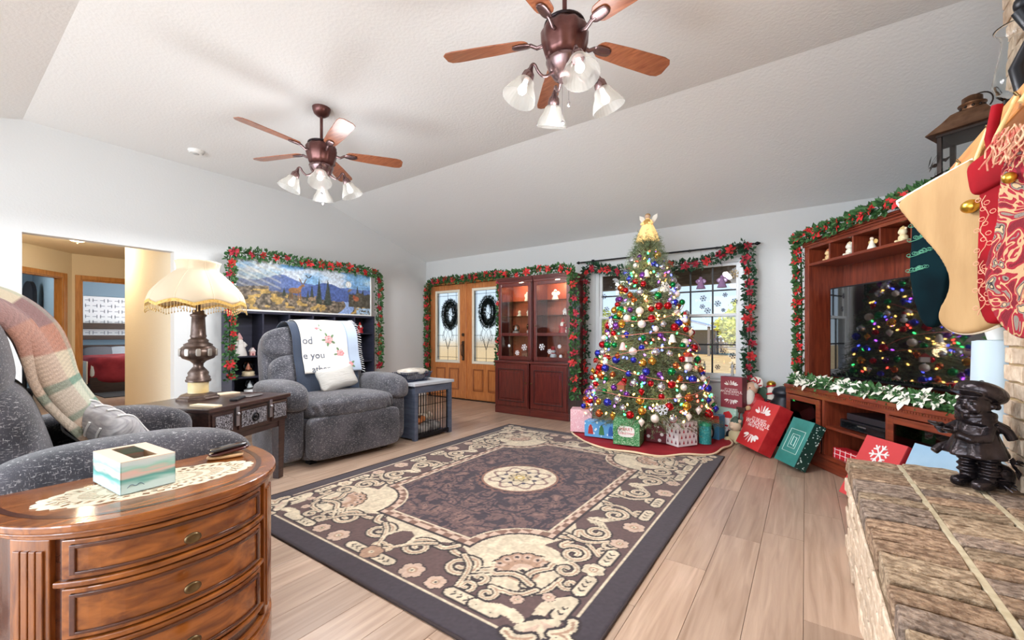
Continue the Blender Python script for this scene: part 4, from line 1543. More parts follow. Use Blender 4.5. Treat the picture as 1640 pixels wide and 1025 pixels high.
def garland(name, label, paths, normal, rad=.05, dens=420, leaf=.05, blooms=22, bsize=.05, kinds=('red',), seed=0, mat=None, spread=1.0, tips=None):
    g = random.Random(seed)
    t = thing(name, label, 'garland')
    nv = Vector(normal).normalized()
    vs, fs = [], []
    total = 0
    ss = []
    for p in paths:
        s_ = path_samples(smooth_path([tuple(q) for q in p], 2), 1.0 / dens)
        ss.append(s_)
        for (pt, tg) in s_:
            side = tg.cross(nv).normalized()
            a = g.uniform(0, 2 * PI)
            off = side * (math.cos(a) * rad * g.uniform(.1, 1)) + nv * (abs(math.sin(a)) * rad * g.uniform(.1, 1) * spread)
            c = pt + off
            d = (side * math.cos(a) + nv * (.25 + abs(math.sin(a))) + tg * g.uniform(-.8, .8) + Vector((0, 0, g.uniform(-.5, .3)))).normalized()
            L = leaf * g.uniform(.6, 1.2)
            wv = d.cross(Vector((g.gauss(0, 1), g.gauss(0, 1), g.gauss(0, 1)))).normalized() * L * .32
            up = d.cross(wv).normalized() * L * .12
            k = len(vs)
            vs += [c, c + d * L * .5 + wv + up, c + d * L, c + d * L * .5 - wv + up]
            fs += [(k, k + 1, k + 2), (k, k + 2, k + 3)]
    MB().add(vs, fs).build('foliage', mat or M_GREEN, t, kind='stuff')
    stem = MB()
    for p in paths:
        stem.tube(smooth_path([tuple(q) for q in p], 2), .008, 5)
    stem.build('stem', P('garland_stem', S(64, 74, 44), .8), t)
    lens = [len(s_) for s_ in ss]
    tot = sum(lens)
    i = 0
    for s_ in ss:
        n = max(1, round(blooms * len(s_) / tot))
        for k in range(n):
            pt, tg = s_[min(len(s_) - 1, int((k + g.uniform(.25, .75)) / n * len(s_)))]
            side = tg.cross(nv).normalized()
            kind = g.choice(kinds)
            o = mkobj('poinsettia', bloom(kind, i), None, t)
            z = (nv + Vector((g.uniform(-.4, .4), g.uniform(-.4, .4), g.uniform(-.35, .35)))).normalized()
            q = Vector((0, 0, 1)).rotation_difference(z)
            s1 = bsize * g.uniform(.75, 1.2)
            o.matrix_local = Matrix.Translation(pt + nv * rad * .9 + side * g.uniform(-.5, .5) * rad) @ q.to_matrix().to_4x4() @ rz(g.uniform(0, 6)) @ Matrix.Diagonal((s1, s1, s1, 1))
            i += 1
    return t

garland('garland', 'poinsettia garland framing the landscape picture and bookcase',
        [[(-5.44, 2.06, .60), (-5.46, 2.07, 1.2), (-5.44, 2.06, 1.8), (-5.46, 2.07, 2.07), (-5.46, 2.12, 2.10), (-5.46, 2.6, 2.10), (-5.46, 3.1, 2.085), (-5.46, 3.6, 2.10), (-5.46, 4.08, 2.09), (-5.46, 4.13, 2.04), (-5.45, 4.12, 1.5), (-5.45, 4.13, .62)]],
        (1, 0, 0), .05, 420, .055, 34, .062, ('red', 'red', 'crimson'), 11)
garland('garland', 'poinsettia garland over the entrance doors and china cabinets',
        [[(-5.70, 5.41, .30), (-5.71, 5.41, 1.2), (-5.70, 5.41, 2.0), (-5.66, 5.41, 2.09), (-5.2, 5.41, 2.10), (-4.6, 5.41, 2.09), (-4.05, 5.38, 2.10), (-3.80, 5.05, 2.02), (-3.5, 4.96, 1.985), (-3.1, 4.96, 2.02), (-2.75, 4.96, 2.02), (-2.52, 4.92, 2.0), (-2.46, 4.90, 1.88), (-2.45, 4.91, 1.2), (-2.45, 4.90, .28)],
         [(-3.98, 5.36, 2.06), (-4.0, 5.38, 1.5), (-4.02, 5.38, .9), (-4.05, 5.38, .55)]],
        (.15, -1, .15), .055, 420, .055, 46, .062, ('red', 'red', 'crimson'), 12)
garland('garland', 'poinsettia garland hanging around the front window',
        [[(-2.50, 5.33, .30), (-2.51, 5.33, 1.2), (-2.50, 5.33, 2.05), (-2.42, 5.34, 2.07), (-2.1, 5.34, 1.98), (-1.75, 5.34, 1.95), (-1.3, 5.34, 1.96), (-.95, 5.34, 1.99), (-.70, 5.34, 2.07), (-.56, 5.33, 2.14), (-.52, 5.33, 2.05), (-.51, 5.33, 1.3), (-.52, 5.33, .42)]],
        (0, -1, 0), .055, 430, .055, 40, .062, ('red', 'crimson', 'crimson'), 13, M_GREEND)

# ================================================================ LEFT WALL: BOOKCASE AND PICTURE
M_NAVYW = P('navy_black_laminate', S(44, 44, 58), .4, 0, S(54, 54, 70), 4, (1, 1, 8))
BK = thing('cube_bookcase', 'navy-black cubby bookcase against the left wall behind the recliner', 'bookcase', (-5.50, 3.10, 0), R_(90))
# local: x along the wall, y towards the wall
BW, BD, BH = 1.98, .30, 1.415
h = BW / 2
MB().bx(-h, h, 0, BD, BH - .03, BH).build('top_panel', M_NAVYW, BK, .002)
for xx in (-h, h - .025):
    MB().bx(xx, xx + .025, 0, BD, 0, BH - .03).build('side_panel', M_NAVYW, BK, .002)
MB().bx(-h + .025, h - .025, BD - .012, BD, 0, BH - .03).build('back_panel', M_NAVYW, BK)
MB().bx(-h + .025, h - .025, 0, BD - .012, 0, .08).build('plinth', M_NAVYW, BK, .002)
ncol = 6
cw = (BW - .05) / ncol
for k in range(1, ncol):
    xx = -h + .025 + cw * k
    MB().bx(xx - .009, xx + .009, .002, BD - .012, .08, BH - .03).build('divider', M_NAVYW, BK, .001)
for k in range(ncol):
    x0 = -h + .025 + cw * k + (.009 if k else 0)
    x1 = -h + .025 + cw * (k + 1) - (.009 if k < ncol - 1 else 0)
    for z in ((.40, .62, .87) if k < 3 else (.40, .735, 1.155)):
        MB().bx(x0, x1, .002, BD - .012, z - .018, z).build('shelf', M_NAVYW, BK, .001)
BKM = T(-5.50, 3.10, 0) @ rz(R_(90))

def picture():
    nu, nv = 300, 98
    W, Hh = 1.86, .60
    u, v = np.meshgrid(np.linspace(0, 1, nu), np.linspace(0, 1, nv), indexing='ij')
    img = np.zeros((nu, nv, 3))
    n = vnoise(u * 14, v * 6, 1, 4); n2 = vnoise(u * 60, v * 24, 2, 3)
    sky = np.stack([120 + 90 * n - 40 * v, 150 + 80 * n - 10 * v, 205 + 40 * n], -1)
    cloud = np.clip((vnoise(u * 6, v * 5, 7, 3) - .45) * 5, 0, 1)[..., None]
    img[:] = sky * (1 - cloud * .8) + np.array((232, 232, 238)) * cloud * .8
    m1 = .62 + .16 * np.exp(-((u - .28) / .1) ** 2) + .05 * (vnoise(u * 12, u * 0, 3, 3) - .5)
    m2 = .50 + .20 * np.exp(-((u - .62) / .14) ** 2) + .05 * (vnoise(u * 16, u * 0, 5, 3) - .5)
    img[v < m1] = (96, 118, 178)
    img[v < m2] = (78, 98, 158)
    # mist, left sunlit forest
    lf = np.clip((.36 - u) / .22, 0, 1)[..., None] * np.clip((1.15 - v), 0, 1)[..., None]
    img = img * (1 - lf * .85) + (np.array((104, 98, 84)) + 70 * (n2[..., None] - .4)) * lf * .85
    ray = (np.sin((u * 1.0 + v * .8) * 60) > .55) & (u < .28) & (v > .45)
    img[ray] = img[ray] * .6 + np.array((226, 216, 190)) * .4
    # ground
    g0 = .34 + .06 * np.sin(u * 7) + .05 * (vnoise(u * 20, u * 0, 9, 3) - .5) + .10 * (u < .2)
    gm = v < g0
    gcol = np.stack([112 + 80 * (n2 - .5) * 2, 100 + 70 * (n2 - .5) * 2, 86 + 60 * (n2 - .5) * 2], -1)
    img[gm] = gcol[gm]
    gold = gm & (vnoise(u * 22, v * 12, 12, 2) > .62)
    img[gold] = np.array((196, 160, 92)) * (.7 + .5 * n2[gold])[:, None]
    # stream
    riv = gm & (np.abs(u - .76 - .05 * np.sin(v * 9)) < .05 * (1.1 - v * 2))
    img[riv] = (150, 176, 226)
    img[(v < .16) & (u > .87) & (n2 > .45)] = (170, 196, 220)
    # conifers
    g = random.Random(4)
    for (cx, h_, w_, b0) in ((.50, .62, .022, .22), (.555, .82, .026, .20), (.625, .80, .034, .18), (.345, .50, .018, .30), (.88, .72, .030, .26), (.93, .66, .028, .22), (.84, .55, .02, .28), (.30, .52, .016, .32), (.47, .5, .016, .25)):
        t = np.clip((v - b0) / (h_ - b0), 0, 1)
        m = (v > b0) & (v < h_) & (np.abs(u - cx) < w_ * (1 - t) * (.7 + .5 * np.abs(np.sin(v * 90 + cx * 40))))
        img[m] = np.array((56, 62, 54)) + 40 * (n2[m] - .4)[:, None]
    # right rock
    rk = (u > .80) & (v < .50 + .1 * (vnoise(u * 20, u * 0, 21, 2) - .5)) & (v > .18)
    img[rk] = np.array((84, 78, 66)) + 60 * (n2[rk] - .5)[:, None]
    # moon, birds
    mo = ((u - .80) * W) ** 2 + ((v - .72) * Hh) ** 2 < .047 ** 2
    img[mo] = (244, 244, 240)
    def blob(cx, cy, rx, ry, c, rot=0):
        du, dv = (u - cx) * W, (v - cy) * Hh
        a = du * math.cos(rot) + dv * math.sin(rot); b_ = -du * math.sin(rot) + dv * math.cos(rot)
        m = (a / rx) ** 2 + (b_ / ry) ** 2 < 1
        img[m] = c
    for s_ in (-1, 1):
        blob(.475 + s_ * .012, .80, .03, .008, (40, 36, 40), s_ * .7)
    # stag and doe
    blob(.375, .46, .085, .038, (150, 106, 66)); blob(.41, .52, .05, .022, (160, 116, 76), .9); blob(.432, .585, .026, .016, (150, 110, 74))
    for q in (.34, .355, .40, .415):
        blob(q, .34, .008, .06, (128, 90, 58))
    for q in (-1, 1):
        blob(.432 + q * .016, .68, .008, .05, (120, 96, 70), -q * .5)
    blob(.50, .30, .055, .026, (156, 130, 100)); blob(.525, .35, .022, .012, (150, 126, 98), .8)
    for q in (.478, .49, .515, .525):
        blob(q, .22, .006, .045, (130, 108, 84))
    blob(.87, .38, .045, .035, (172, 96, 66)); blob(.85, .42, .02, .03, (160, 80, 56)); blob(.81, .58, .04, .018, (126, 110, 92), .6)
    img = img * (.78 + .44 * vnoise(u * 90, v * 30, 31, 2))[..., None] * .9 + 12
    me_pts = [[((i / (nu - 1) - .5) * W, 0, (j / (nv - 1)) * Hh) for i in range(nu)] for j in range(nv)]
    PB = thing('landscape_picture', 'wide white-framed wildlife landscape print standing on the bookcase', 'picture', (-5.52, 3.09, BH), R_(90))
    me = MB().grid([r for r in me_pts], False).mesh('print')
    setcol(me, srgb_np(np.clip(img, 0, 255)).transpose(1, 0, 2).reshape(-1, 3))
    mkobj('print', me, VC('art_print', .35), PB, loc=(0, -.002, .02))
    f = MB().bx(-W / 2 - .02, -W / 2, -.012, .012, 0, Hh + .04).bx(W / 2, W / 2 + .02, -.012, .012, 0, Hh + .04).bx(-W / 2, W / 2, -.012, .012, 0, .02).bx(-W / 2, W / 2, -.012, .012, Hh + .02, Hh + .04)
    f.build('frame', M_TRIMW, PB, .003)
    MB().bx(-W / 2, W / 2, 0, .01, .02, Hh + .02).build('backing', P('backing_board', S(120, 100, 80), .8), PB)
picture()

# ---- figurines
def figurine(name, label, loc, h, cols, style, rotz=0, cat='figurine'):
    t = thing(name, label, cat, loc, rotz)
    def m(c, r=.5):
        return P('fig_%d_%d_%d' % tuple(c), S(*c), r)
    if style == 'santa':
        MB().lathe([(.30 * h, 0), (.30 * h, .04 * h), (.22 * h, .35 * h), (.17 * h, .6 * h), (.10 * h, .66 * h)], 14).build('robe', m(cols[0]), t)
        MB().ball((0, 0, .70 * h), .12 * h, 12, 8).build('head', m(cols[1]), t)
        MB().lathe([(.14 * h, .74 * h), (.12 * h, .80 * h), (.05 * h, .94 * h), (.012 * h, h)], 12).build('hat', m(cols[2]), t)
        MB().cushion((0, -.13 * h, .58 * h), (.2 * h, .14 * h, .26 * h), 3, 6).build('beard', m((236, 232, 226)), t)
        for s_ in (-1, 1):
            MB().tube([(s_ * .16 * h, 0, .58 * h), (s_ * .24 * h, -.08 * h, .45 * h), (s_ * .12 * h, -.22 * h, .42 * h)], .055 * h, 7).build('arm', m(cols[0]), t)
    elif style == 'snowman':
        MB().ball((0, 0, .27 * h), .27 * h, 14, 9).build('body', m(cols[0]), t)
        MB().ball((0, 0, .62 * h), .19 * h, 14, 9).build('head', m(cols[1]), t)
        MB().lathe([(.24 * h, .74 * h), (.24 * h, .77 * h), (.16 * h, .78 * h), (.15 * h, h)], 14).build('hat', m(cols[2]), t)
        MB().lathe([(.2 * h, .45 * h), (.22 * h, .49 * h), (.19 * h, .53 * h)], 14, cap=False).build('scarf', m(cols[2]), t)
    elif style == 'bear':
        MB().cushion((0, 0, .25 * h), (.5 * h, .44 * h, .5 * h), 2.6, 10).build('body', m(cols[0]), t)
        MB().ball((0, -.03 * h, .66 * h), .23 * h, 14, 9).ball((0, -.22 * h, .62 * h), .09 * h, 8, 6).build('head', m(cols[1]), t)
        for s_ in (-1, 1):
            MB().ball((s_ * .18 * h, 0, .86 * h), .08 * h, 8, 6).build('ear', m(cols[1]), t)
            MB().cushion((s_ * .2 * h, -.2 * h, .10 * h), (.2 * h, .3 * h, .2 * h), 2.5, 6).build('paw', m(cols[0]), t)
        MB().lathe([(.2 * h, .80 * h), (.16 * h, .92 * h), (.03 * h, 1.04 * h)], 10).build('hat', m(cols[2]), t)
    elif style == 'globe':
        MB().lathe([(.36 * h, 0), (.40 * h, .05 * h), (.34 * h, .12 * h), (.36 * h, .26 * h), (.28 * h, .3 * h)], 18).build('base', m(cols[0]), t)
        MB().ball((0, 0, .62 * h), .38 * h, 18, 12).build('globe', glass('globe_glass', (.94, .96, .97, 1)), t)
        MB().lathe([(.2 * h, .34 * h), (.12 * h, .6 * h), (.02 * h, .85 * h)], 8).ball((.1 * h, -.12 * h, .42 * h), .09 * h, 8, 6).build('scene', m(cols[1]), t)
    elif style == 'house':
        MB().bx(-.28 * h, .28 * h, -.2 * h, .2 * h, 0, .55 * h).build('walls', m(cols[0]), t, .01 * h)
        MB().prism([(-.36 * h, .5 * h), (.36 * h, .5 * h), (0, h)], -.26 * h, .26 * h).build('roof', m(cols[1]), t, .01 * h)
        MB().bx(-.07 * h, .07 * h, -.22 * h, -.19 * h, 0, .28 * h).build('door', m(cols[2]), t)
        MB().bx(.12 * h, .22 * h, -.05 * h, .05 * h, .6 * h, .98 * h).build('chimney', m(cols[2]), t)
    elif style == 'angel':
        MB().lathe([(.30 * h, 0), (.24 * h, .2 * h), (.10 * h, .6 * h), (.07 * h, .68 * h)], 14).build('gown', m(cols[0]), t)
        MB().ball((0, 0, .78 * h), .12 * h, 12, 8).build('head', m(cols[1]), t)
        for s_ in (-1, 1):
            MB().cushion((s_ * .22 * h, .08 * h, .58 * h), (.34 * h, .06 * h, .3 * h), 2.4, 8, rot=(0, s_ * .6, 0)).build('wing', m(cols[2]), t)
    return t
def bkp(x, y, z):
    p = BKM @ Vector((x, y, z)); return (p.x, p.y, p.z)
Wt_, Sk, Rd = (232, 226, 220), (226, 190, 166), (190, 40, 44)
c0 = -h + .025
figurine('santa_figurine', 'tall white and pink robed santa figurine on the upper left bookcase shelf', bkp(c0 + .10, .12, .87), .28, (Wt_, Sk, (222, 170, 170)), 'santa', R_(90))
figurine('house_ornament', 'small pink house ornament beside the robed santa on the bookcase', bkp(c0 + .245, .12, .87), .10, ((226, 176, 170), (236, 220, 214), (150, 60, 60)), 'house', R_(90))
figurine('snow_globe', 'snow globe with cream base on the middle left bookcase shelf', bkp(c0 + .20, .12, .62), .19, ((226, 206, 170), (206, 120, 90), Rd), 'globe', R_(90))
figurine('snow_globe', 'white glass snow globe on the lower left bookcase shelf', bkp(c0 + .22, .12, .40), .185, ((226, 224, 222), (236, 236, 236), Rd), 'globe', R_(90))
figurine('santa_figurine', 'small red santa figurine on the upper right bookcase shelf', bkp(h - .18, .12, 1.155), .17, (Rd, Sk, (206, 60, 56)), 'santa', R_(90))
figurine('angel_figurine', 'little white angel figurine peeking over the recliner in the bookcase', bkp(c0 + cw * 2.4, .12, 1.10 + .055), .16, (Wt_, Sk, Wt_), 'angel', R_(90))
figurine('angel_figurine', 'little cream angel figurine in the middle of the bookcase', bkp(c0 + cw * 3.5, .12, 1.155), .15, ((236, 222, 196), Sk, (240, 232, 214)), 'angel', R_(90))
MB().bx(c0 + cw * 2 + .012, c0 + cw * 3 - .012, .004, BD - .014, 1.137, 1.155).build('shelf', M_NAVYW, BK, .001)

# ================================================================ PET CRATE TABLE
M_SLATE = P('slate_blue_wood', S(74, 82, 100), .45, 0, S(92, 100, 118), 5, (1, 1, 8))
CR = thing('pet_crate', 'slate blue wooden pet crate end table with black wire front', 'crate', (-3.36, 3.28, 0), R_(90))
cwid, cdep, chgt = .56, .62, .61
h2 = cwid / 2
MB().bx(-h2 - .02, h2 + .02, -.02, cdep, chgt - .03, chgt).build('top', P('grey_top', S(178, 182, 190), .4, 0, S(196, 198, 204), 5, (1, 8, 1)), CR, .003)
for xx in (-h2, h2 - .045):
    for yy in (0, cdep - .065):
        MB().bx(xx, xx + .045, yy, yy + .045, 0, chgt - .03).build('post', M_SLATE, CR, .002)
MB().bx(-h2 + .045, h2 - .045, .002, .04, chgt - .11, chgt - .03).build('top_rail', M_SLATE, CR, .002)
MB().bx(-h2 + .045, h2 - .045, .002, .04, .02, .06).build('bottom_rail', M_BLACK, CR, .002)
MB().bx(-h2, -h2 + .02, .045, cdep - .065, .02, chgt - .03).build('side_panel', M_SLATE, CR)
MB().bx(-h2 + .02, h2 - .02, .04, cdep - .04, .02, .035).build('floor_panel', M_BLACK, CR)
for k in range(13):
    xx = -h2 + .06 + (cwid - .12) * k / 12
    MB().cyl((xx, .02, .06), (xx, .02, chgt - .11), .0035, n=6).build('wire', M_BLACK, CR)
for z in (.18, .36, .47):
    MB().cyl((-h2 + .045, .024, z), (h2 - .045, .024, z), .003, n=6).build('wire', M_BLACK, CR)
for k in range(11):
    yy = .07 + (cdep - .15) * k / 10
    MB().cyl((h2 - .02, yy, .03), (h2 - .02, yy, chgt - .04), .0035, n=6).build('wire', M_BLACK, CR)
for k in range(10):
    xx = -h2 + .07 + (cwid - .14) * k / 9
    MB().cyl((xx, cdep - .04, .03), (xx, cdep - .04, chgt - .04), .0035, n=6).build('wire', M_BLACK, CR)
CRM = T(-3.36, 3.28, 0) @ rz(R_(90))
def crp(x, y, z):
    p = CRM @ Vector((x, y, z)); return (p.x, p.y, p.z)
o = MB().cushion((0, 0, .05), (.46, .48, .11), 4, 10).build('pet_bed', P('pet_bed_fleece', S(186, 180, 176), .95, 0, S(96, 90, 90), 14), None, 0, crp(0, .30, .036), (0, 0, R_(90)))
tag(o, 'mottled grey fleece pet bed inside the wire crate', 'pet bed')
g = random.Random(8)
for k, (nm, c, lab) in enumerate((('plush_toy', (196, 120, 70), 'orange plush toy on the bed in the crate'), ('plush_toy', (120, 84, 60), 'brown plush toy on the bed in the crate'), ('plush_toy', (226, 214, 196), 'cream plush toy at the back of the crate'))):
    t = thing(nm, lab, 'toy', crp(-.12 + k * .12, .15 + .08 * k, .135), g.uniform(0, 6))
    MB().cushion((0, 0, .035), (.13, .08, .07), 2.5, 8).build('body', P('plush_%d' % k, S(*c), .95), t)
    MB().ball((.075, 0, .055), .035, 10, 7).build('head', P('plush_%d' % k, S(*c), .95), t)
# basket
BS = thing('wire_basket', 'dark blue mesh basket with a folded fleece on the pet crate', 'basket', crp(-.10, .24, chgt), R_(90))
b = MB()
def brect(w0, d0, z):
    return [(-w0, -d0, z), (w0, -d0, z), (w0, d0, z), (-w0, d0, z)]
for i in range(7):
    z = .004 + .10 * i / 6
    q = smooth_path(brect(.15 + .03 * i / 6, .10 + .02 * i / 6, z) + [brect(.15 + .03 * i / 6, .10 + .02 * i / 6, z)[0]], 2)
    b.tube(q, .004 if i in (0, 6) else .0025, 4)
for sd in range(4):
    for k in range(14):
        u = k / 13 * 2 - 1
        if sd < 2:
            s_ = -1 if sd == 0 else 1
            for dx in (-.022, .022):
                b.tube([(u * .14 - dx, s_ * .10, .004), (u * .16 + dx, s_ * .12, .104)], .002, 4)
        else:
            s_ = -1 if sd == 2 else 1
            for dx in (-.02, .02):
                b.tube([(s_ * .15, u * .09 - dx, .004), (s_ * .18, u * .11 + dx, .104)], .002, 4)
b.bx(-.14, .14, -.09, .09, 0, .005)
b.build('mesh_body', P('navy_wire', S(58, 66, 92), .4, .3), BS)
o = MB().cushion((0, 0, 0), (.37, .25, .07), 2.6, 18, fn=lambda x, y, z: (x * (1 + .04 * math.sin(y * 9)), y * (1 + .05 * math.sin(x * 8)), z + .25 * math.sin(x * 7 + y * 3) * .5)).build('folded_fleece', P('oatmeal_fleece', S(206, 200, 190), .95, 0, S(160, 150, 138), 12), None, 0, crp(-.10, .24, chgt + .105), (0, 0, R_(90)))
tag(o, 'folded oatmeal fleece heaped in the blue mesh basket', 'fleece')
MB().cushion((0, 0, 0), (.28, .18, .09), 3, 8).build('fleece_fill', MATS['oatmeal_fleece'], o, 0, (0, 0, -.05))

# ================================================================ HALL AND BEDROOM THINGS
HL = thing('hall_ceiling_light', 'round frosted ceiling light glowing in the hallway', 'ceiling light', (-7.65, 1.17, 2.44))
MB().lathe([(.17, 0), (.175, -.02), (.15, -.035)][::-1], 24).build('pan', P('brushed_nickel', S(190, 176, 156), .35, .9), HL)
MB().lathe([(.001, -.12), (.06, -.112), (.11, -.09), (.14, -.055), (.15, -.035)], 24).build('glass_bowl', P('frosted_bowl', S(250, 236, 206), .4, emit=(1, .84, .58), estr=1.1), HL)
MB().ball((0, 0, -.13), .012, 8, 6).build('finial', M_BRASS, HL)
lamp('hall_bulb', 'POINT', (-7.65, 1.17, 2.25), 32, (1, .82, .58), size=.1)
BD_ = thing('bed', 'double bed with dark headboard and red comforter in the bedroom', 'bed', (-11.25, 2.75, 0), R_(90))
# local x along Y, y towards -X
MB().bx(-.85, .85, .02, 1.95, .30, .58).build('mattress', P('mattress_white', S(226, 226, 228), .9), BD_, .04)
MB().bx(-.82, .82, .05, 1.95, .05, .30).build('bed_base', P('bed_base_grey', S(84, 80, 84), .8), BD_, .02)
b = MB().bx(-.9, .9, 1.97, 2.05, 0, .9).bx(-.9, .9, 1.97, 2.05, 1.02, 1.12).bx(-.9, -.82, 1.96, 2.06, 0, 1.40).bx(.82, .9, 1.96, 2.06, 0, 1.4).bx(-.9, .9, 1.96, 2.06, 1.26, 1.40)
b.build('headboard', wood('dark_walnut', S(40, 28, 28), S(62, 44, 42), .35, (1, 8, 8)), BD_, .008)
b = MB().bx(-.86, .86, .0, .05, .0, .3)
b.build('footboard', MATS['dark_walnut'], BD_, .008)
def quilt(x, y, z):
    return (x + .01 * math.sin(y * 11 + z * 6), y + .02 * math.sin(x * 13) * (z < .3), z + .03 * math.sin(x * 8 + y * 5))
MB().cushion((0, .66, .43), (1.80, 1.42, .56), 7, 24, fn=quilt).build('comforter', P('red_comforter', S(128, 26, 38), .9, 0, S(158, 44, 54), 6), BD_)
MB().bx(-.92, -.895, -.03, 1.35, .18, .62).build('cream_lining', P('cream_lining', S(222, 204, 184), .9), BD_, .01)
for nm, x0, c in (('pillow', -.42, (92, 92, 100)), ('pillow', .30, (176, 184, 192)), ('pillow', -.05, (150, 156, 166))):
    MB().cushion((x0, 1.66, .70), (.62, .2, .34), 3, 10, rot=(R_(-22), 0, 0)).build(nm, P('bedpillow_%d' % c[0], S(*c), .9), BD_)
b = MB().bx(-13.49, -13.46, 2.15, 3.3, 1.12, 2.02)
wd = b.build('printed_blind', P('shade_white', S(226, 226, 230), .8), None)
tag(wd, 'grey and white geometric printed blind over the bed', 'blind')
M_GREYP = P('shade_grey_print', S(160, 162, 174), .8)
for i in range(9):
    for j in range(7):
        yy, zz = 2.22 + i * .125, 1.18 + j * .125
        q = MB().bx(-13.46, -13.457, yy - .04, yy + .04, zz - .008, zz + .008).bx(-13.46, -13.457, yy - (.04 if (i + j) % 2 else -.024), yy - (.024 if (i + j) % 2 else -.04), zz - .04, zz + .04)
        q.build('print_motif', M_GREYP, wd)
o = MB().bx(-11.15, -10.2, 1.9, 3.3, 0.0, .012).build('bedside_rug', P('charcoal_rug', S(44, 42, 46), .95), None)
tag(o, 'charcoal mat on the bedroom floor at the foot of the bed', 'rug')
GC = thing('tall_mirror', 'tall dark arched-top cheval mirror in the blue room off the hall', 'mirror', (-12.2, 1.22, 0), R_(14))
b = MB()
arch = [(.20 * math.cos(a), 1.90 + .26 * math.sin(a)) for a in [PI * i / 16 for i in range(17)]]
o_ = [(.20, .05)] + arch + [(-.20, .05)]
i_ = [(.15, .10)] + [(.15 * math.cos(a), 1.72 + .12 * math.sin(a)) for a in [PI * i / 16 for i in range(17)]] + [(-.15, .10)]
n = len(o_)
vs = [(p[0], -.03, p[1]) for p in o_] + [(p[0], -.03, p[1]) for p in i_] + [(p[0], .03, p[1]) for p in o_] + [(p[0], .03, p[1]) for p in i_]
fs = []
for k in range(n):
    k2 = (k + 1) % n
    fs += [(k, k2, n + k2, n + k), (2 * n + k, 3 * n + k, 3 * n + k2, 2 * n + k2), (k, 2 * n + k, 2 * n + k2, k2), (n + k, n + k2, 3 * n + k2, 3 * n + k)]
b.add(vs, fs)
DKW = P('ebony_wood', S(30, 24, 28), .35)
b.build('frame', DKW, GC)
MB().prism(i_, -.005, .005).build('mirror_glass', P('mirror_silver', S(200, 214, 222), .08, 1.0), GC)
for s_ in (-1, 1):
    MB().bx(s_ * .24 - .025, s_ * .24 + .025, -.03, .03, 0, 1.5).bx(s_ * .24 - .025, s_ * .24 + .025, -.2, .2, 0, .05).build('stand', DKW, GC, .005)
o = MB().lathe([(.06, 0), (.09, .06), (.05, .16), (.03, .2)], 12).build('glass_vase', P('pale_glass', S(190, 206, 214), .15, trans=.4), None, 0, (-11.7, 1.19, .84))
tag(o, 'pale glass vase on a small stand in the blue room', 'vase')
st = thing('plant_stand', 'slim dark stand under the pale vase in the blue room', 'stand', (-11.7, 1.19, 0))
MB().lathe([(.13, .82), (.13, .84)], 16).build('top', DKW, st)
for k in range(3):
    a = 2 * PI * k / 3
    MB().cyl((.10 * math.cos(a), .10 * math.sin(a), 0), (.06 * math.cos(a), .06 * math.sin(a), .82), .012, n=6).build('leg', DKW, st)

# ================================================================ CEILING FANS
M_FANM = P('fan_bronze', S(82, 48, 46), .3, .75, S(118, 80, 76), 10)
M_FANB = wood('fan_blade_oak', S(130, 72, 48), S(174, 108, 74), .3, (1.0, 8, 8), 7, .4)
M_SHG = None
def shade_glass():
    m, nt, b = nodes_of('ribbed_frosted_glass')
    b.inputs['Base Color'].default_value = S(168, 167, 164)
    b.inputs['Roughness'].default_value = .3
    tr = nt.nodes.new('ShaderNodeBsdfTransparent'); tr.inputs[0].default_value = (1, .99, .96, 1)
    tl = nt.nodes.new('ShaderNodeBsdfTranslucent'); tl.inputs[0].default_value = S(255, 250, 240)
    mx = nt.nodes.new('ShaderNodeMixShader'); mx.inputs[0].default_value = .15
    nt.links.new(b.outputs[0], mx.inputs[1]); nt.links.new(tl.outputs[0], mx.inputs[2])
    m2 = nt.nodes.new('ShaderNodeMixShader'); m2.inputs[0].default_value = .5
    nt.links.new(mx.outputs[0], m2.inputs[1]); nt.links.new(tr.outputs[0], m2.inputs[2])
    nt.links.new(m2.outputs[0], nt.nodes['Material Output'].inputs[0])
    return m
M_SHG = shade_glass()
M_BULB = P('fan_bulb', (1, 1, 1), .4, emit=(1, .95, .86), estr=3)
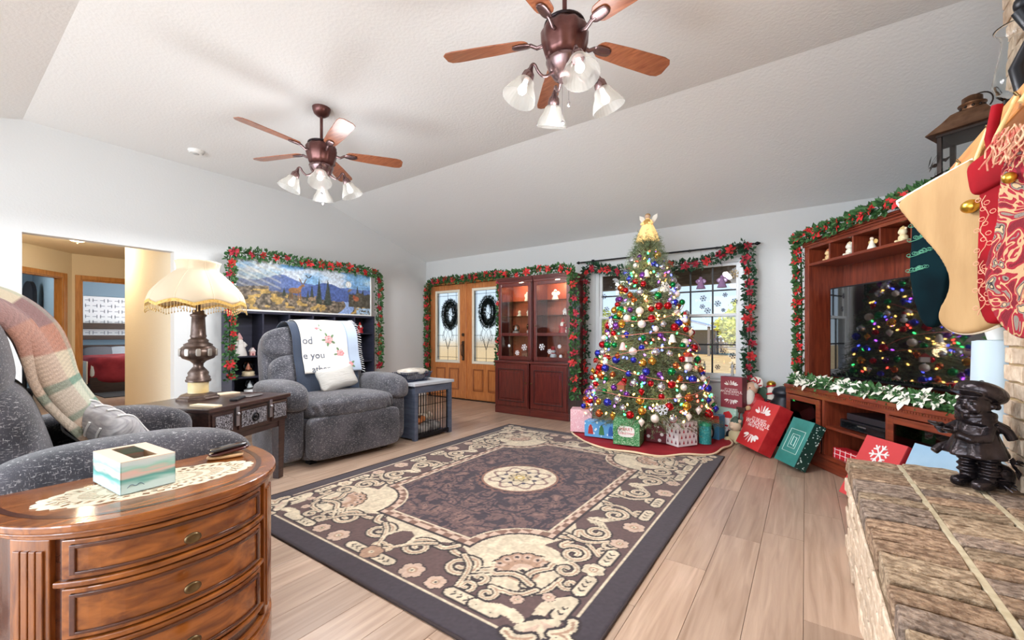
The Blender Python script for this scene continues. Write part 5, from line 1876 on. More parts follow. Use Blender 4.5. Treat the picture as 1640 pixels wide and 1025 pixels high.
def fan(label, loc, phase, lphase):
    t = thing('ceiling_fan', label, 'ceiling fan', loc, 0, 'bronze five-blade ceiling fans')
    # z measured down from the ceiling
    MB().lathe([(.02, -.075), (.035, -.07), (.06, -.05), (.072, -.02), (.075, 0)], 22).build('canopy', M_FANM, t)
    MB().cyl((0, 0, -.30), (0, 0, -.06), .0125, n=10).build('downrod', M_FANM, t)
    def rib(a, z):
        return 1 + .03 * math.cos(10 * a)
    MB().lathe([(.06, -.50), (.095, -.485), (.105, -.46), (.122, -.40), (.125, -.35), (.11, -.325), (.10, -.32)], 60, rad=rib).build('motor_housing', M_FANM, t)
    MB().lathe([(.10, -.322), (.112, -.318), (.108, -.305), (.05, -.298), (.03, -.29)], 30).build('housing_cap', P('fan_black_trim', S(44, 34, 38), .3, .7), t)
    MB().lathe([(.035, -.60), (.06, -.585), (.085, -.545), (.095, -.52), (.10, -.505), (.09, -.495)], 30).build('light_fitter', P('fan_pewter', S(132, 108, 108), .25, .9), t)
    for k in range(5):
        a = R_(phase + 72 * k)
        tilt = Matrix.Rotation(R_(-12), 4, 'X')
        m = rz(a) @ T(0, 0, -.385)
        br = MB(m)
        br.tube([(.11, 0, -.01), (.15, 0, -.02), (.185, 0, 0), (.21, 0, .0)], .011, 7)
        br.cushion((.235, 0, -.002), (.11, .06, .014), 2.5, 8, m=tilt)
        bk_ = br.build('blade_iron', MATS['fan_pewter'], t)
        out = []
        L0, L1 = .195, .68
        for i in range(9):
            q = PI / 2 + PI * i / 8
            out.append((L0 + .05 + .05 * math.cos(q), .052 * math.sin(q)))
        for (xx, yy) in ((.40, -.062), (.62, -.068), (.66, -.060), (L1, -.035), (L1, .035), (.66, .060), (.62, .068), (.40, .062)):
            out.append((xx, yy))
        MB(m @ tilt).slab(out, .004, .010).build('blade', M_FANB, t, .002)
    for k in range(4):
        a = R_(lphase + 90 * k)
        m = rz(a)
        ar = MB(m).tube(smooth_path([(.06, 0, -.56), (.11, 0, -.60), (.145, 0, -.575), (.165, 0, -.53), (.185, 0, -.545), (.19, 0, -.575)], 2), .008, 7).build('light_arm', MATS['fan_pewter'], t)
        mm = m @ T(.19, 0, -.575) @ Matrix.Rotation(R_(-22), 4, 'Y')
        MB(mm).lathe([(.03, -.055), (.034, -.04), (.03, -.015), (.018, 0), (.008, .03)], 16).build('socket', MATS['fan_pewter'], ar)
        def rib2(a_, z):
            return 1 + .012 * math.cos(28 * a_)
        MB(mm).lathe([(.090, -.165), (.086, -.150), (.074, -.12), (.056, -.092), (.050, -.08), (.046, -.062), (.034, -.05)], 84, rad=rib2, cap=False).build('glass_shade', M_SHG, t)
        MB(mm).lathe([(.001, -.135), (.016, -.13), (.024, -.115), (.022, -.10), (.013, -.075), (.012, -.05)], 12).build('bulb', M_BULB, t)
        p = Vector(loc) + (mm @ Vector((0, 0, -.235)))
        lamp('fan_shade_beam', 'SPOT', p, 23.0, (.94, .97, 1.0), size=.05)
    lamp('fan_bulb_light', 'POINT', (loc[0], loc[1], loc[2] - .86), 15, (.95, .975, 1.0), size=.22)
    for (dx, dy, L) in ((.035, -.02, .14), (-.03, .03, .20)):
        MB().cyl((dx, dy, -.60 - L), (dx, dy, -.58), .0018, n=5).ball((dx, dy, -.60 - L - .008), .010, 8, 6, (1, 1, 1.4)).build('pull_chain', M_SILVER, t)
    return t
fan('bronze ceiling fan with four lit glass shades, complete, nearer the left wall', (-3.42, 2.0, ZC), -87, 57)
fan('bronze ceiling fan with four lit glass shades cut by the top edge', (-1.05, 1.98, ZC), -87, 46)
SD = thing('smoke_detector', 'white round smoke detector on the ceiling', 'smoke detector', (-5.29, 1.69, ZC))
MB().lathe([(.055, -.035), (.062, -.028), (.07, -.012), (.07, 0)], 24).build('body', M_TRIMW, SD)
MB().lathe([(.02, -.04), (.03, -.036), (.03, -.03)], 16).build('vent_cap', P('vent_grey', S(190, 190, 188), .6), SD)

# ================================================================ WREATHS OUTSIDE THE DOORS
def wreath(label, loc):
    t = thing('wreath', label, 'wreath', loc, 0, 'dark wreaths on the entrance doors')
    g = random.Random(int(abs(loc[0]) * 100))
    vs, fs = [], []
    for k in range(2600):
        a = g.uniform(0, 2 * PI)
        b_ = g.uniform(0, 2 * PI)
        c = Vector((math.cos(a) * (.135 + .045 * math.cos(b_)), .04 * math.sin(b_), math.sin(a) * (.21 + .05 * math.cos(b_))))
        d = Vector((math.cos(a + g.uniform(-.9, .9)) * math.cos(b_) + g.gauss(0, .3), math.sin(b_) + g.gauss(0, .3), math.sin(a) * math.cos(b_) + g.gauss(0, .5))).normalized() * g.uniform(.03, .06)
        s_ = d.cross(Vector((g.gauss(0, 1), g.gauss(0, 1), g.gauss(0, 1)))).normalized() * .005
        n = len(vs)
        vs += [c - s_, c + s_, c + d]
        fs.append((n, n + 1, n + 2))
    MB().add(vs, fs).build('needles', P('wreath_green', S(66, 88, 78), .7, 0, S(104, 124, 110), 14), t, kind='stuff')
    MB().tube([(.135 * math.cos(a), 0, .21 * math.sin(a)) for a in [2 * PI * i / 28 for i in range(28)]], .03, 7, closed=True).build('ring', P('wreath_core', S(56, 70, 62), .8), t)
    return t
wreath('dark evergreen wreath behind the glass of the left entrance door', (-5.30, YB + .11, 1.50))
wreath('dark evergreen wreath behind the glass of the right entrance door', (-4.42, YB + .11, 1.52))

# ================================================================ CHINA CABINETS
CBX0, CBX1, CBY = -3.71, -2.50, 4.82
CU = (CBX1 - CBX0) / 2
M_CABGL = glass('cabinet_glass', (.97, .97, .96, 1))
M_GSHELF = glass('shelf_glass', (.86, .93, .90, 1))
M_CABBACK = wood('cabinet_back', S(130, 56, 34), S(160, 76, 46), .4, (9, 9, .8), 5, .1)
def china(label, x0, mirror):
    w_ = CU - .004
    t = thing('china_cabinet', label, 'cabinet', (x0 + CU / 2, CBY, 0), 0, 'pair of cherry china cabinets')
    a = w_ / 2
    H0, H1 = .757, 1.90
    # base unit
    MB().bx(-a, a, .02, .47, 0, .10).build('plinth', M_CHERRY_H, t, .006)
    MB().bx(-a + .012, a - .012, .012, .46, .10, H0 - .03).build('base_carcass', M_CHERRY, t, .003)
    MB().bx(-a, a, -.008, .47, H0 - .03, H0).build('counter', M_CHERRY_H, t, .008)
    d = MB().bx(-a + .022, a - .022, -.006, .014, .125, H0 - .05).build('base_door', M_CHERRY, t, .003)
    f = MB()
    for (q0, q1, z0, z1) in ((-a + .075, a - .075, .185, .20), (-a + .075, a - .075, H0 - .125, H0 - .11), (-a + .075, -a + .09, .20, H0 - .125), (a - .09, a - .075, .20, H0 - .125)):
        f.bx(q0, q1, -.015, -.004, z0, z1)
    f.build('panel_moulding', wood('cherry_wood_dark', S(44, 14, 14), S(66, 24, 22), 0.28, (9, 9, 0.8), 5, 0.4), d, .004)
    MB().bx(-a + .115, a - .115, -.016, -.004, .225, H0 - .15).build('raised_panel', M_CHERRY, d, .008, seg=1)
    kx = (a - .045) * (1 if not mirror else -1)
    MB().lathe([(.004, 0), (.006, .008), (.011, .016), (.008, .022), (.001, .024)], 12, T(kx, -.006, .46) @ Matrix.Rotation(PI / 2, 4, 'X')).build('knob', M_BRASS, d)
    # glazed upper unit
    U0 = .10
    MB().bx(-a + .01, -a + .03, U0, .46, H0, H1 - .03).build('side', M_CHERRY, t, .002)
    MB().bx(a - .03, a - .01, U0, .46, H0, H1 - .03).build('side', M_CHERRY, t, .002)
    MB().bx(-a + .03, a - .03, .44, .455, H0, H1 - .03).build('back', M_CABBACK, t)
    MB().bx(-a + .005, a - .005, U0 - .005, .46, H1 - .03, H1).build('top', M_CHERRY_H, t, .003)
    c = MB()
    for k, (o0, z0, z1) in enumerate(((.0, H1, H1 + .015), (.012, H1 + .015, H1 + .035), (.022, H1 + .035, H1 + .05))):
        c.bx(-a - (.0 if mirror else o0) + .002, a + (o0 if mirror else 0) - .002, U0 - .012 - o0, .47, z0, z1)
    c.build('cornice', M_CHERRY_H, t, .003)
    MB().bx(-a + .03, a - .03, U0, .44, H0, H0 + .02).build('bottom_shelf', M_CHERRY_H, t)
    # door with two lights
    z0, zm, z1 = H0 + .015, H0 + .375, H1 - .035
    b = MB()
    s_ = .05
    b.bx(-a + .02, -a + .02 + s_, U0 - .022, U0, z0, z1).bx(a - .02 - s_, a - .02, U0 - .022, U0, z0, z1)
    b.bx(-a + .02 + s_, a - .02 - s_, U0 - .022, U0, z0, z0 + s_).bx(-a + .02 + s_, a - .02 - s_, U0 - .022, U0, z1 - s_, z1).bx(-a + .02 + s_, a - .02 - s_, U0 - .022, U0, zm - .022, zm + .022)
    dd = b.build('glass_door', M_CHERRY, t, .004)
    for (v0, v1) in ((z0 + s_, zm - .022), (zm + .022, z1 - s_)):
        MB().bx(-a + .02 + s_, a - .02 - s_, U0 - .012, U0 - .009, v0, v1).build('pane', M_CABGL, dd)
    MB().lathe([(.004, 0), (.006, .008), (.011, .016), (.008, .022), (.001, .024)], 12, T(kx * .93, U0 - .022, zm + .12) @ Matrix.Rotation(PI / 2, 4, 'X')).build('knob', M_BRASS, dd)
    for z in (zm + .005, zm + .26, zm + .47):
        MB().bx(-a + .032, a - .032, U0 + .02, .438, z - .003, z + .003).build('glass_shelf', M_GSHELF, t)
    pk = MB().lathe([(.03, -.012), (.034, -.006), (.034, 0)], 16, T(0, .26, H1 - .031)).build('puck_light', P('puck_glow', (1, .95, .85), .4, emit=(1, .86, .62), estr=6), t)
    lamp('cabinet_puck', 'POINT', (x0 + CU / 2, CBY + .26, H1 - .06), 6, (1, .74, .46), size=.03)
    # etched snowflakes on the lower light
    return t, z0, zm, z1
cabL, cz0, czm, cz1 = china('cherry china cabinet nearer the entrance doors with lit upper glass', CBX0, False)
cabR, _, _, _ = china('cherry china cabinet nearer the Christmas tree with garland down its side', CBX0 + CU, True)
M_FLAKE = P('snowflake_white', S(240, 244, 250), .6)
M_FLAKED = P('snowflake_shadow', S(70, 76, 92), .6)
def flake(mb, c, r, axis='Y', t=.0025):
    for k in range(6):
        a = PI / 3 * k + .2
        dx, dz = math.cos(a), math.sin(a)
        mb.tube([(c[0], c[1], c[2]), (c[0] + dx * r, c[1], c[2] + dz * r)], t * .9, 4)
        for q in (.55,):
            for s_ in (-1, 1):
                b_ = a + s_ * .9
                mb.tube([(c[0] + dx * r * q, c[1], c[2] + dz * r * q), (c[0] + dx * r * q + math.cos(b_) * r * .4, c[1], c[2] + dz * r * q + math.sin(b_) * r * .4)], t * .8, 4)
    return mb
sfl = [(-3.50, .97, .022, 'small white snowflake decal at the upper left of the left cabinet pane'), (-3.24, .95, .05, 'large white snowflake decal on the left cabinet lower pane'), (-3.36, .87, .038, 'medium white snowflake decal near the bottom of the left cabinet pane'),
       (-2.95, .96, .05, 'large white snowflake decal on the right cabinet lower pane'), (-2.83, .90, .036, 'medium white snowflake decal at the middle of the right cabinet pane'), (-2.68, .97, .028, 'small white snowflake decal at the upper right of the right cabinet pane'), (-2.66, .84, .024, 'tiny white snowflake decal at the lower right of the right cabinet pane')]
for (x_, z_, r_, lab) in sfl:
    o = flake(MB(), (0, 0, 0), r_, t=.004).build('snowflake_decal', M_FLAKE, None, 0, (x_, CBY + .10 - .015, z_))
    tag(o, lab, 'decal', 'snowflake decals on the cabinets')
# things inside the cabinets
M_CRYS = P('crystal', S(236, 240, 242), .08, trans=.5, ior=1.4)
def cab_in(x, z):
    return (x, CBY + .26, z)
figurine('angel_figurine', 'ivory angel figurine on the lit top shelf of the left cabinet', cab_in(-3.30, czm + .473), .16, ((246, 232, 206), (250, 240, 220), (240, 224, 196)), 'angel', cat='ornament')
figurine('porcelain_ornament', 'cream porcelain bear-shaped ornament on the middle shelf of the left cabinet', cab_in(-3.44, czm + .263), .09, ((250, 240, 214), (252, 244, 226), (244, 226, 190)), 'bear', cat='ornament')
figurine('porcelain_ornament', 'cream porcelain house ornament on the middle shelf of the left cabinet', cab_in(-3.27, czm + .263), .10, ((250, 240, 214), (252, 244, 226), (244, 226, 190)), 'house', cat='ornament')
figurine('snow_globe', 'small snow globe on the lower glass shelf of the left cabinet', cab_in(-3.50, czm + .008), .14, ((150, 140, 136), (210, 210, 214), Rd), 'globe', cat='snow globe')
figurine('snow_globe', 'larger snow globe beside the small one in the left cabinet', cab_in(-3.24, czm + .008), .17, ((176, 170, 172), (206, 150, 130), Rd), 'globe', cat='snow globe')
figurine('angel_figurine', 'white lit angel figurine on the top shelf of the right cabinet', cab_in(-2.84, czm + .473), .17, ((250, 242, 226), (246, 226, 206), (250, 246, 236)), 'angel')
figurine('porcelain_ornament', 'white porcelain house on the middle shelf of the right cabinet', cab_in(-2.68, czm + .263), .10, ((236, 232, 228), (214, 206, 204), (150, 90, 80)), 'house', cat='ornament')
figurine('santa_figurine', 'red santa figurine on the lower shelf of the right cabinet', cab_in(-2.72, czm + .008), .22, ((176, 40, 44), Sk, (190, 50, 50)), 'santa')
figurine('snowman_figurine', 'white snowman figurine in front corner of the right cabinet', cab_in(-2.60 - .05, czm + .008 - .0), .13, (Wt_, Wt_, (150, 60, 60)), 'snowman')
figurine('snowman_figurine', 'snowman figurine behind the lower pane of the right cabinet', cab_in(-2.87, cz0 + .01), .18, ((200, 204, 214), (206, 208, 216), (160, 40, 44)), 'snowman')
figurine('house_figurine', 'tan village house behind the lower pane of the left cabinet', cab_in(-3.33, cz0 + .01), .16, ((150, 110, 90), (120, 60, 50), (90, 50, 40)), 'house')

# ================================================================ CURTAIN ROD AND WINDOW ORNAMENTS
CRD = thing('curtain_rod', 'thin black curtain rod with ball finials above the front window', 'curtain rod', (0, YB - .09, 2.146))
MB().cyl((-2.60, 0, 0), (-.47, 0, 0), .011, n=10).build('rod', M_BLACK, CRD)
for xx in (-2.62, -.45):
    MB().lathe([(.006, 0), (.012, .012), (.022, .03), (.012, .05), (.002, .065)], 10, T(xx + (.02 if xx < -1 else -.02), 0, 0) @ Matrix.Rotation(PI / 2 * (-1 if xx < -1 else 1), 4, 'Y')).build('finial', M_BLACK, CRD)
for xx in (-2.45, -.62):
    MB().bx(xx - .008, xx + .008, 0, .09, -.008, .008).bx(xx - .02, xx + .02, .08, .089, -.04, .04).build('bracket', M_BLACK, CRD)
for xx in (-1.15, -.85):
    MB().tube([(xx + .016 * math.cos(a), 0, -.004 + .016 * math.sin(a)) for a in [2 * PI * i / 12 for i in range(12)]], .0025, 5, closed=True).build('ring', M_BLACK, CRD)
g = random.Random(21)
WF = [(-1.02, 1.57, .05, 'left of the top row'), (-.78, 1.60, .035, 'beside the right upper muntin'), (-1.03, 1.47, .04, 'small one in the sky pane'), (-.86, 1.50, .05, 'wide one in the middle sky pane'), (-.68, 1.52, .045, 'by the tree top pane'),
      (-.97, 1.42, .05, 'above the meeting rail'), (-.80, 1.42, .03, 'near the meeting rail centre'), (-.70, .88, .05, 'in the lower right pane'), (-.80, .93, .045, 'in the lower middle pane'), (-.69, .75, .05, 'near the sill at the right'), (-.86, .74, .04, 'near the sill in the middle'), (-.66, 1.02, .04, 'beside the right jamb'),
      (-2.30, 1.66, .05, 'left of the tree in the upper pane'), (-2.26, 1.48, .05, 'left of the tree above the rail'), (-.68, 1.84, .07, 'large gold one under the garland')]
for (x_, z_, r_, lab) in WF:
    gold = 'gold' in lab
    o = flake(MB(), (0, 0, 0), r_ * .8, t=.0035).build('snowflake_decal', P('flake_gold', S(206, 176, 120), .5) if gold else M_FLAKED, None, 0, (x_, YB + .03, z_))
    tag(o, 'snowflake decal on the front window, ' + lab, 'decal', 'snowflake decals on the front window')
for (x_, z_, lab) in ((-1.03, 1.74, 'left lilac glass angel hanging in the window'), (-.80, 1.74, 'right lilac glass angel hanging in the window')):
    t = thing('glass_angel', lab, 'ornament', (x_, YB - .06, z_), 0, 'lilac angels on the curtain rod')
    ml = P('lilac_glass', S(190, 150, 200), .15, trans=.3)
    MB().lathe([(.055, -.06), (.05, -.05), (.02, .03), (.012, .05)], 12).build('gown', ml, t)
    MB().ball((0, 0, .066), .02, 10, 7).build('head', ml, t)
    for s_ in (-1, 1):
        MB().cushion((s_ * .03, .01, .03), (.06, .012, .05), 2.4, 8, rot=(0, s_ * .6, 0)).build('wing', ml, t)
    MB().cyl((0, 0, .08), (0, -.03 + .03, .40), .0012, n=4).build('thread', M_BLACK, t)
for (x_, lab) in ((-1.00, 'electric candle on the window sill nearer the tree'), (-.70, 'electric candle on the window sill above the red book box'), (-2.30, 'electric candle at the left end of the window sill')):
    t = thing('window_candle', lab, 'candle', (x_, YB - .0, WZ0), 0, 'electric candles on the sill')
    MB().lathe([(.045, 0), (.045, .008), (.02, .02), (.018, .03)], 16).build('base', M_SILVER, t)
    MB().lathe([(.014, .03), (.014, .17), (.010, .175)], 12).build('stick', P('candle_white', S(206, 206, 206), .4), t)
    MB().lathe([(.004, .175), (.009, .19), (.001, .215)], 8).build('flame_bulb', P('clear_bulb', S(220, 214, 200), .1, trans=.6), t)

# ================================================================ CHRISTMAS TREE
TX, TY = -1.43, 4.64
def make_tree():
    g = random.Random(77)
    t = thing('christmas_tree', 'tall lit Christmas tree full of baubles in front of the window', 'christmas tree', (TX, TY, 0))
    MB().cyl((0, 0, .02), (0, 0, 2.05), .035, .012, 10).build('trunk', M_BARK, t)
    b = MB()
    for k in range(4):
        a = PI / 2 * k + .4
        b.tube([(.03 * math.cos(a), .03 * math.sin(a), .18), (.2 * math.cos(a), .2 * math.sin(a), .06), (.3 * math.cos(a), .3 * math.sin(a), .02)], .012, 6)
    b.build('stand', P('stand_green', S(40, 64, 44), .5), t)
    # branches
    bv, bf = [], []
    nv, nf = [], []
    tips = []
    NB = 760
    def radius(z):
        return .05 + .70 * max(0, (2.18 - z) / 1.93) ** .80
    for k in range(NB):
        u = (k + .5) / NB
        z = .24 + 1.94 * (1 - (1 - u) ** .62) if False else .24 + 1.92 * u ** 1.22
        a = k * 2.39996 + g.uniform(-.25, .25)
        L = radius(z) * g.uniform(.80, 1.04)
        ca, sa = math.cos(a), math.sin(a)
        droop = -.10 * L + .05
        pts = []
        for i in range(7):
            q = i / 6
            r = .02 + (L - .02) * q
            zz = z + .10 * L * q - .22 * L * q * q + (.12 * q if z > 1.6 else 0)
            pts.append(Vector((ca * r, sa * r, zz)))
        tips.append((pts, a, L))
        twigs = [(pts, 1.0)]
        for q, sg in ((.42, 1), (.5, -1), (.64, 1), (.74, -1), (.86, 1)):
            p0 = pts[int(q * 6)]
            aa = a + sg * g.uniform(.5, .9)
            l2 = L * (1 - q) * .75 + .06
            twigs.append(([p0, p0 + Vector((math.cos(aa) * l2 * .5, math.sin(aa) * l2 * .5, .01)), p0 + Vector((math.cos(aa) * l2, math.sin(aa) * l2, -.01 + g.uniform(-.02, .03)))], .6))
        for pl_, w_ in twigs:
            for p, q in zip(pl_[:-1], pl_[1:]):
                d = q - p
                ln = d.length
                if ln < 1e-4:
                    continue
                d.normalize()
                for i in range(max(2, int(ln / .0075))):
                    c = p + d * (ln * (i + g.random()) / max(2, int(ln / .0075)))
                    if math.hypot(c.x, c.y) < L * .28:
                        continue
                    s_ = d.cross(Vector((g.gauss(0, 1), g.gauss(0, 1), g.gauss(0, 1)))).normalized()
                    nd = (s_ + d * g.uniform(.4, 1.0)).normalized() * g.uniform(.022, .036)
                    wv = nd.cross(Vector((g.gauss(0, 1), g.gauss(0, 1), g.gauss(0, 1)))).normalized() * .0021
                    n = len(nv)
                    nv.extend((c - wv, c + wv, c + nd))
                    nf.append((n, n + 1, n + 2))
    me = bpy.data.meshes.new('needles')
    me.from_pydata([tuple(v) for v in nv], [], nf)
    o = mkobj('needles', me, P('tree_needles', S(84, 108, 74), .6, 0, S(148, 158, 116), 9), t)
    o['kind'] = 'stuff'
    b = MB()
    for pts, a, L in tips:
        b.tube(pts, .004, 4, cap=False, rad=lambda q: .006 * (1 - .7 * q))
    o = b.build('branches', P('branch_brown', S(74, 58, 42), .8), t)
    o['kind'] = 'stuff'
    return t, tips, radius
tree, tips, tree_r = make_tree()

def surf_point(g, zlo, zhi, depth=0.0, front=True):
    while True:
        z = zlo + (zhi - zlo) * (1 - g.random() ** .62)
        a = g.uniform(0, 2 * PI)
        # favour the half that faces the room
        if front and math.cos(a - R_(-70)) < -.35:
            continue
        r = tree_r(z) * .95 - depth
        return a, z, max(.03, r)

# string lights
SL = thing('string_lights', 'multicoloured string lights wound through the Christmas tree', 'string lights', (TX, TY, 0))
cols = {'warm': ((1, .56, .13), 150), 'blue': ((.07, .09, 1.0), 46), 'green': ((.04, .9, .18), 40), 'red': ((1.0, .06, .04), 30), 'violet': ((.40, .08, 1.0), 34)}
g = random.Random(99)
for cn, (c, n) in cols.items():
    me = MB().lathe([(.001, -.014), (.007, -.009), (.009, 0), (.0065, .009), (.001, .016)], 8).mesh('bulb')
    me.materials.append(P('bulb_' + cn, (*[min(1, q) for q in c], 1), .4, emit=c, estr=7 if cn == 'warm' else 8))
    for k in range(n):
        a, z, r = surf_point(g, .26, 2.12, g.uniform(-.01, .07))
        mkobj('bulb', me, None, SL, loc=(r * math.cos(a), r * math.sin(a), z + g.uniform(-.02, .02)), rot=(g.uniform(-1, 1), g.uniform(-1, 1), 0))
for k, (dx_, dy_, z_) in enumerate(((.25, -.4, .5), (-.3, -.35, .55), (.1, -.3, .95), (-.15, -.25, 1.0), (.08, -.2, 1.45), (0, -.12, 1.85))):
    lamp('string_light_glow', 'POINT', (TX + dx_, TY + dy_, z_), .9, (1, .72, .40), size=.05)
wire = []
for k in range(420):
    q = k / 420
    z = .28 + 1.85 * q
    a = q * 2 * PI * 13
    wire.append(((tree_r(z) * .88) * math.cos(a), (tree_r(z) * .88) * math.sin(a), z + .015 * math.sin(k * 1.3)))
MB().tube(wire, .0018, 4).build('wire', P('wire_green', S(30, 54, 34), .6), SL)

# baubles
def bauble_mesh(r, style):
    b = MB()
    if style == 'ball':
        b.ball((0, 0, 0), r, 18, 12)
    elif style == 'drop':
        b.lathe([(.001, -1.5 * r), (.35 * r, -1.0 * r), (.9 * r, -.1 * r), (.85 * r, .3 * r), (.35 * r, .75 * r), (.001, .9 * r)], 16)
    b_c = MB().lathe([(.28 * r, .9 * r), (.28 * r, 1.12 * r), (.12 * r, 1.16 * r)], 10).tube([(.1 * r * math.cos(a), 0, 1.25 * r + .12 * r * math.sin(a)) for a in [2 * PI * i / 8 for i in range(8)]], .02 * r, 4, closed=True)
    return b.mesh('bauble'), b_c.mesh('cap')
BCOL = {'red': ((186, 24, 34), .18, .75), 'green': ((26, 140, 74), .16, .75), 'blue': ((58, 62, 190), .16, .75), 'silver': ((214, 214, 222), .14, .9), 'gold': ((214, 156, 64), .18, .85), 'pearl': ((238, 226, 214), .3, .15), 'purple': ((118, 60, 150), .18, .7), 'copper': ((190, 96, 52), .2, .8)}
g = random.Random(2024)
placed = []
counts = {'red': 36, 'green': 20, 'blue': 26, 'silver': 30, 'gold': 20, 'pearl': 22, 'purple': 18, 'copper': 16}
for cn, n in counts.items():
    c, ro, me_ = BCOL[cn]
    mats_ = P('bauble_' + cn, S(*c), ro, me_)
    variants = []
    for r, st in ((.031, 'ball'), (.040, 'ball'), (.032, 'drop')):
        mb_, mc = bauble_mesh(r, st)
        mb_.materials.append(mats_); mc.materials.append(M_SILVER if cn not in ('gold', 'copper') else M_GOLD)
        variants.append((mb_, mc))
    for k in range(n):
        for tr_ in range(30):
            a, z, r = surf_point(g, .30, 2.0, g.uniform(-.02, .03))
            p = Vector((TX + r * math.cos(a), TY + r * math.sin(a), z))
            if all((p - q).length > .085 for q in placed):
                break
        placed.append(p)
        vi = g.choice((0, 0, 1, 1, 2))
        mb_, mc = variants[vi]
        lat_ = (p.x - TX) * .8178 + (p.y - TY) * .5754
        zone = ('lower' if z < .75 else 'middle' if z < 1.3 else 'upper') + ' ' + ('far left' if lat_ < -.42 else 'left' if lat_ < -.15 else 'centre' if lat_ < .15 else 'right' if lat_ < .42 else 'far right')
        kind_ = ('small', 'large', 'teardrop')[vi]
        o = mkobj('bauble', mb_, None, None, loc=p, rot=(g.uniform(-.2, .2), g.uniform(-.2, .2), g.uniform(0, 6)))
        tag(o, '%s %s %s bauble at the %s of the Christmas tree' % (kind_, 'matte' if cn == 'pearl' else 'shiny', 'pearl white' if cn == 'pearl' else cn, zone), 'bauble', '%s baubles on the tree' % cn)
        mkobj('cap', mc, None, o)
# figurative ornaments
for k, (cn, lab, c, st, az, z) in enumerate((
        ('star_ornament', 'white snowflake star ornament high on the right of the tree', (240, 236, 230), 'flake', -40, 1.62),
        ('star_ornament', 'silver snowflake ornament low at the front of the tree', (220, 222, 230), 'flake', -62, .42),
        ('star_ornament', 'silver snowflake ornament on the left side of the tree', (220, 222, 230), 'flake', -130, 1.25),
        ('bell_ornament', 'white porcelain bell ornament halfway up the tree', (244, 236, 230), 'bell', -45, 1.10),
        ('bell_ornament', 'pink porcelain bell ornament left of the tree centre', (236, 190, 186), 'bell', -100, 1.02),
        ('bell_ornament', 'cream bell ornament near the tree top', (240, 228, 206), 'bell', -75, 1.78),
        ('house_ornament', 'small white cottage ornament right of the tree centre', (238, 232, 226), 'house', -30, .90),
        ('house_ornament', 'brown gingerbread cottage ornament low on the tree', (150, 96, 60), 'house', -95, .62),
        ('snowman_ornament', 'snowman ornament with red hat left on the tree', (244, 244, 244), 'snow', -120, .86),
        ('snowman_ornament', 'snowman ornament on the right edge of the tree', (244, 244, 244), 'snow', -15, 1.30))):
    r = tree_r(z) + .01
    p = (TX + r * math.cos(R_(az)), TY + r * math.sin(R_(az)), z)
    m_ = P('orn_%d_%d_%d' % c, S(*c), .35)
    if st == 'flake':
        o = flake(MB(), (0, 0, 0), .055, t=.007).build(cn, m_, None, 0, p, (0, 0, R_(az + 90)))
        tag(o, lab, 'ornament')
        MB().cyl((0, 0, .05), (0, 0, .09), .0012, n=4).build('hanger', M_GOLD, o)
    else:
        t = thing(cn, lab, 'ornament', p, R_(az + 90))
        if st == 'bell':
            MB().lathe([(.040, -.05), (.036, -.045), (.026, -.01), (.018, .02), (.008, .03)], 16).build('bell', m_, t)
            MB().ball((0, 0, -.055), .009, 8, 6).build('clapper', M_GOLD, t)
        elif st == 'house':
            MB().bx(-.035, .035, -.02, .02, -.04, .015).build('walls', m_, t, .003)
            MB().prism([(-.045, .01), (.045, .01), (0, .05)], -.026, .026).build('roof', P('orn_roof', S(176, 60, 54), .5), t, .002)
        else:
            MB().ball((0, 0, -.025), .028, 12, 8).ball((0, 0, .02), .02, 12, 8).build('body', m_, t)
            MB().lathe([(.024, .032), (.024, .036), (.016, .037), (.014, .06)], 12).build('hat', P('orn_hat', S(176, 36, 40), .5), t)
# tinsel garlands (thin cords)
cord = thing('bead_cord', 'thin pink bead cord looped across the tree front', 'cord', (TX, TY, 0))
pts = []
for k in range(140):
    q = k / 139
    z = .46 + .95 * q + .05 * math.sin(q * 40)
    a = R_(-150) + R_(150) * (.5 - .5 * math.cos(q * PI * 5))
    pts.append(((tree_r(z) + .012) * math.cos(a), (tree_r(z) + .012) * math.sin(a), z))
MB().tube(pts, .0035, 5).build('cord', P('pink_beads', S(216, 130, 110), .3, .3), cord)

# angel topper
AN = thing('angel_topper', 'glowing gold and ivory angel with wings on the tree top', 'tree topper', (TX, TY, 2.14))
MB().lathe([(.125, .02), (.118, .025), (.10, .10), (.06, .19), (.028, .25), (.02, .27)], 28, rad=lambda a, z: 1 + .06 * math.cos(9 * a)).build('gown', P('glow_gown', S(244, 206, 140), .7, emit=(1, .66, .26), estr=.55), AN)
MB().lathe([(.05, .18), (.06, .21), (.03, .26)], 16).build('bodice', P('gold_bodice', S(222, 176, 100), .4, .4), AN)
MB().ball((0, 0, .292), .03, 12, 9).build('head', P('angel_skin', S(226, 190, 160), .6), AN)
MB().ball((0, .006, .302), .031, 12, 9, (1, 1, .9)).build('hair', P('angel_hair', S(186, 140, 84), .6), AN)
for s_ in (-1, 1):
    W_ = MB()
    out = [(0, .20), (s_ * .05, .30), (s_ * .10, .325), (s_ * .098, .28), (s_ * .075, .24), (s_ * .03, .19)]
    W_.prism(out, .03, .038)
    W_.build('wing', P('wing_white', S(246, 240, 228), .6), AN, .002)
    MB().tube([(s_ * .03, 0, .25), (s_ * .06, -.03, .21), (s_ * .03, -.06, .21)], .012, 7).build('arm', MATS['glow_gown'], AN)
lamp('topper_glow', 'POINT', (TX, TY, 2.22), 1.2, (1, .72, .36), size=.05)

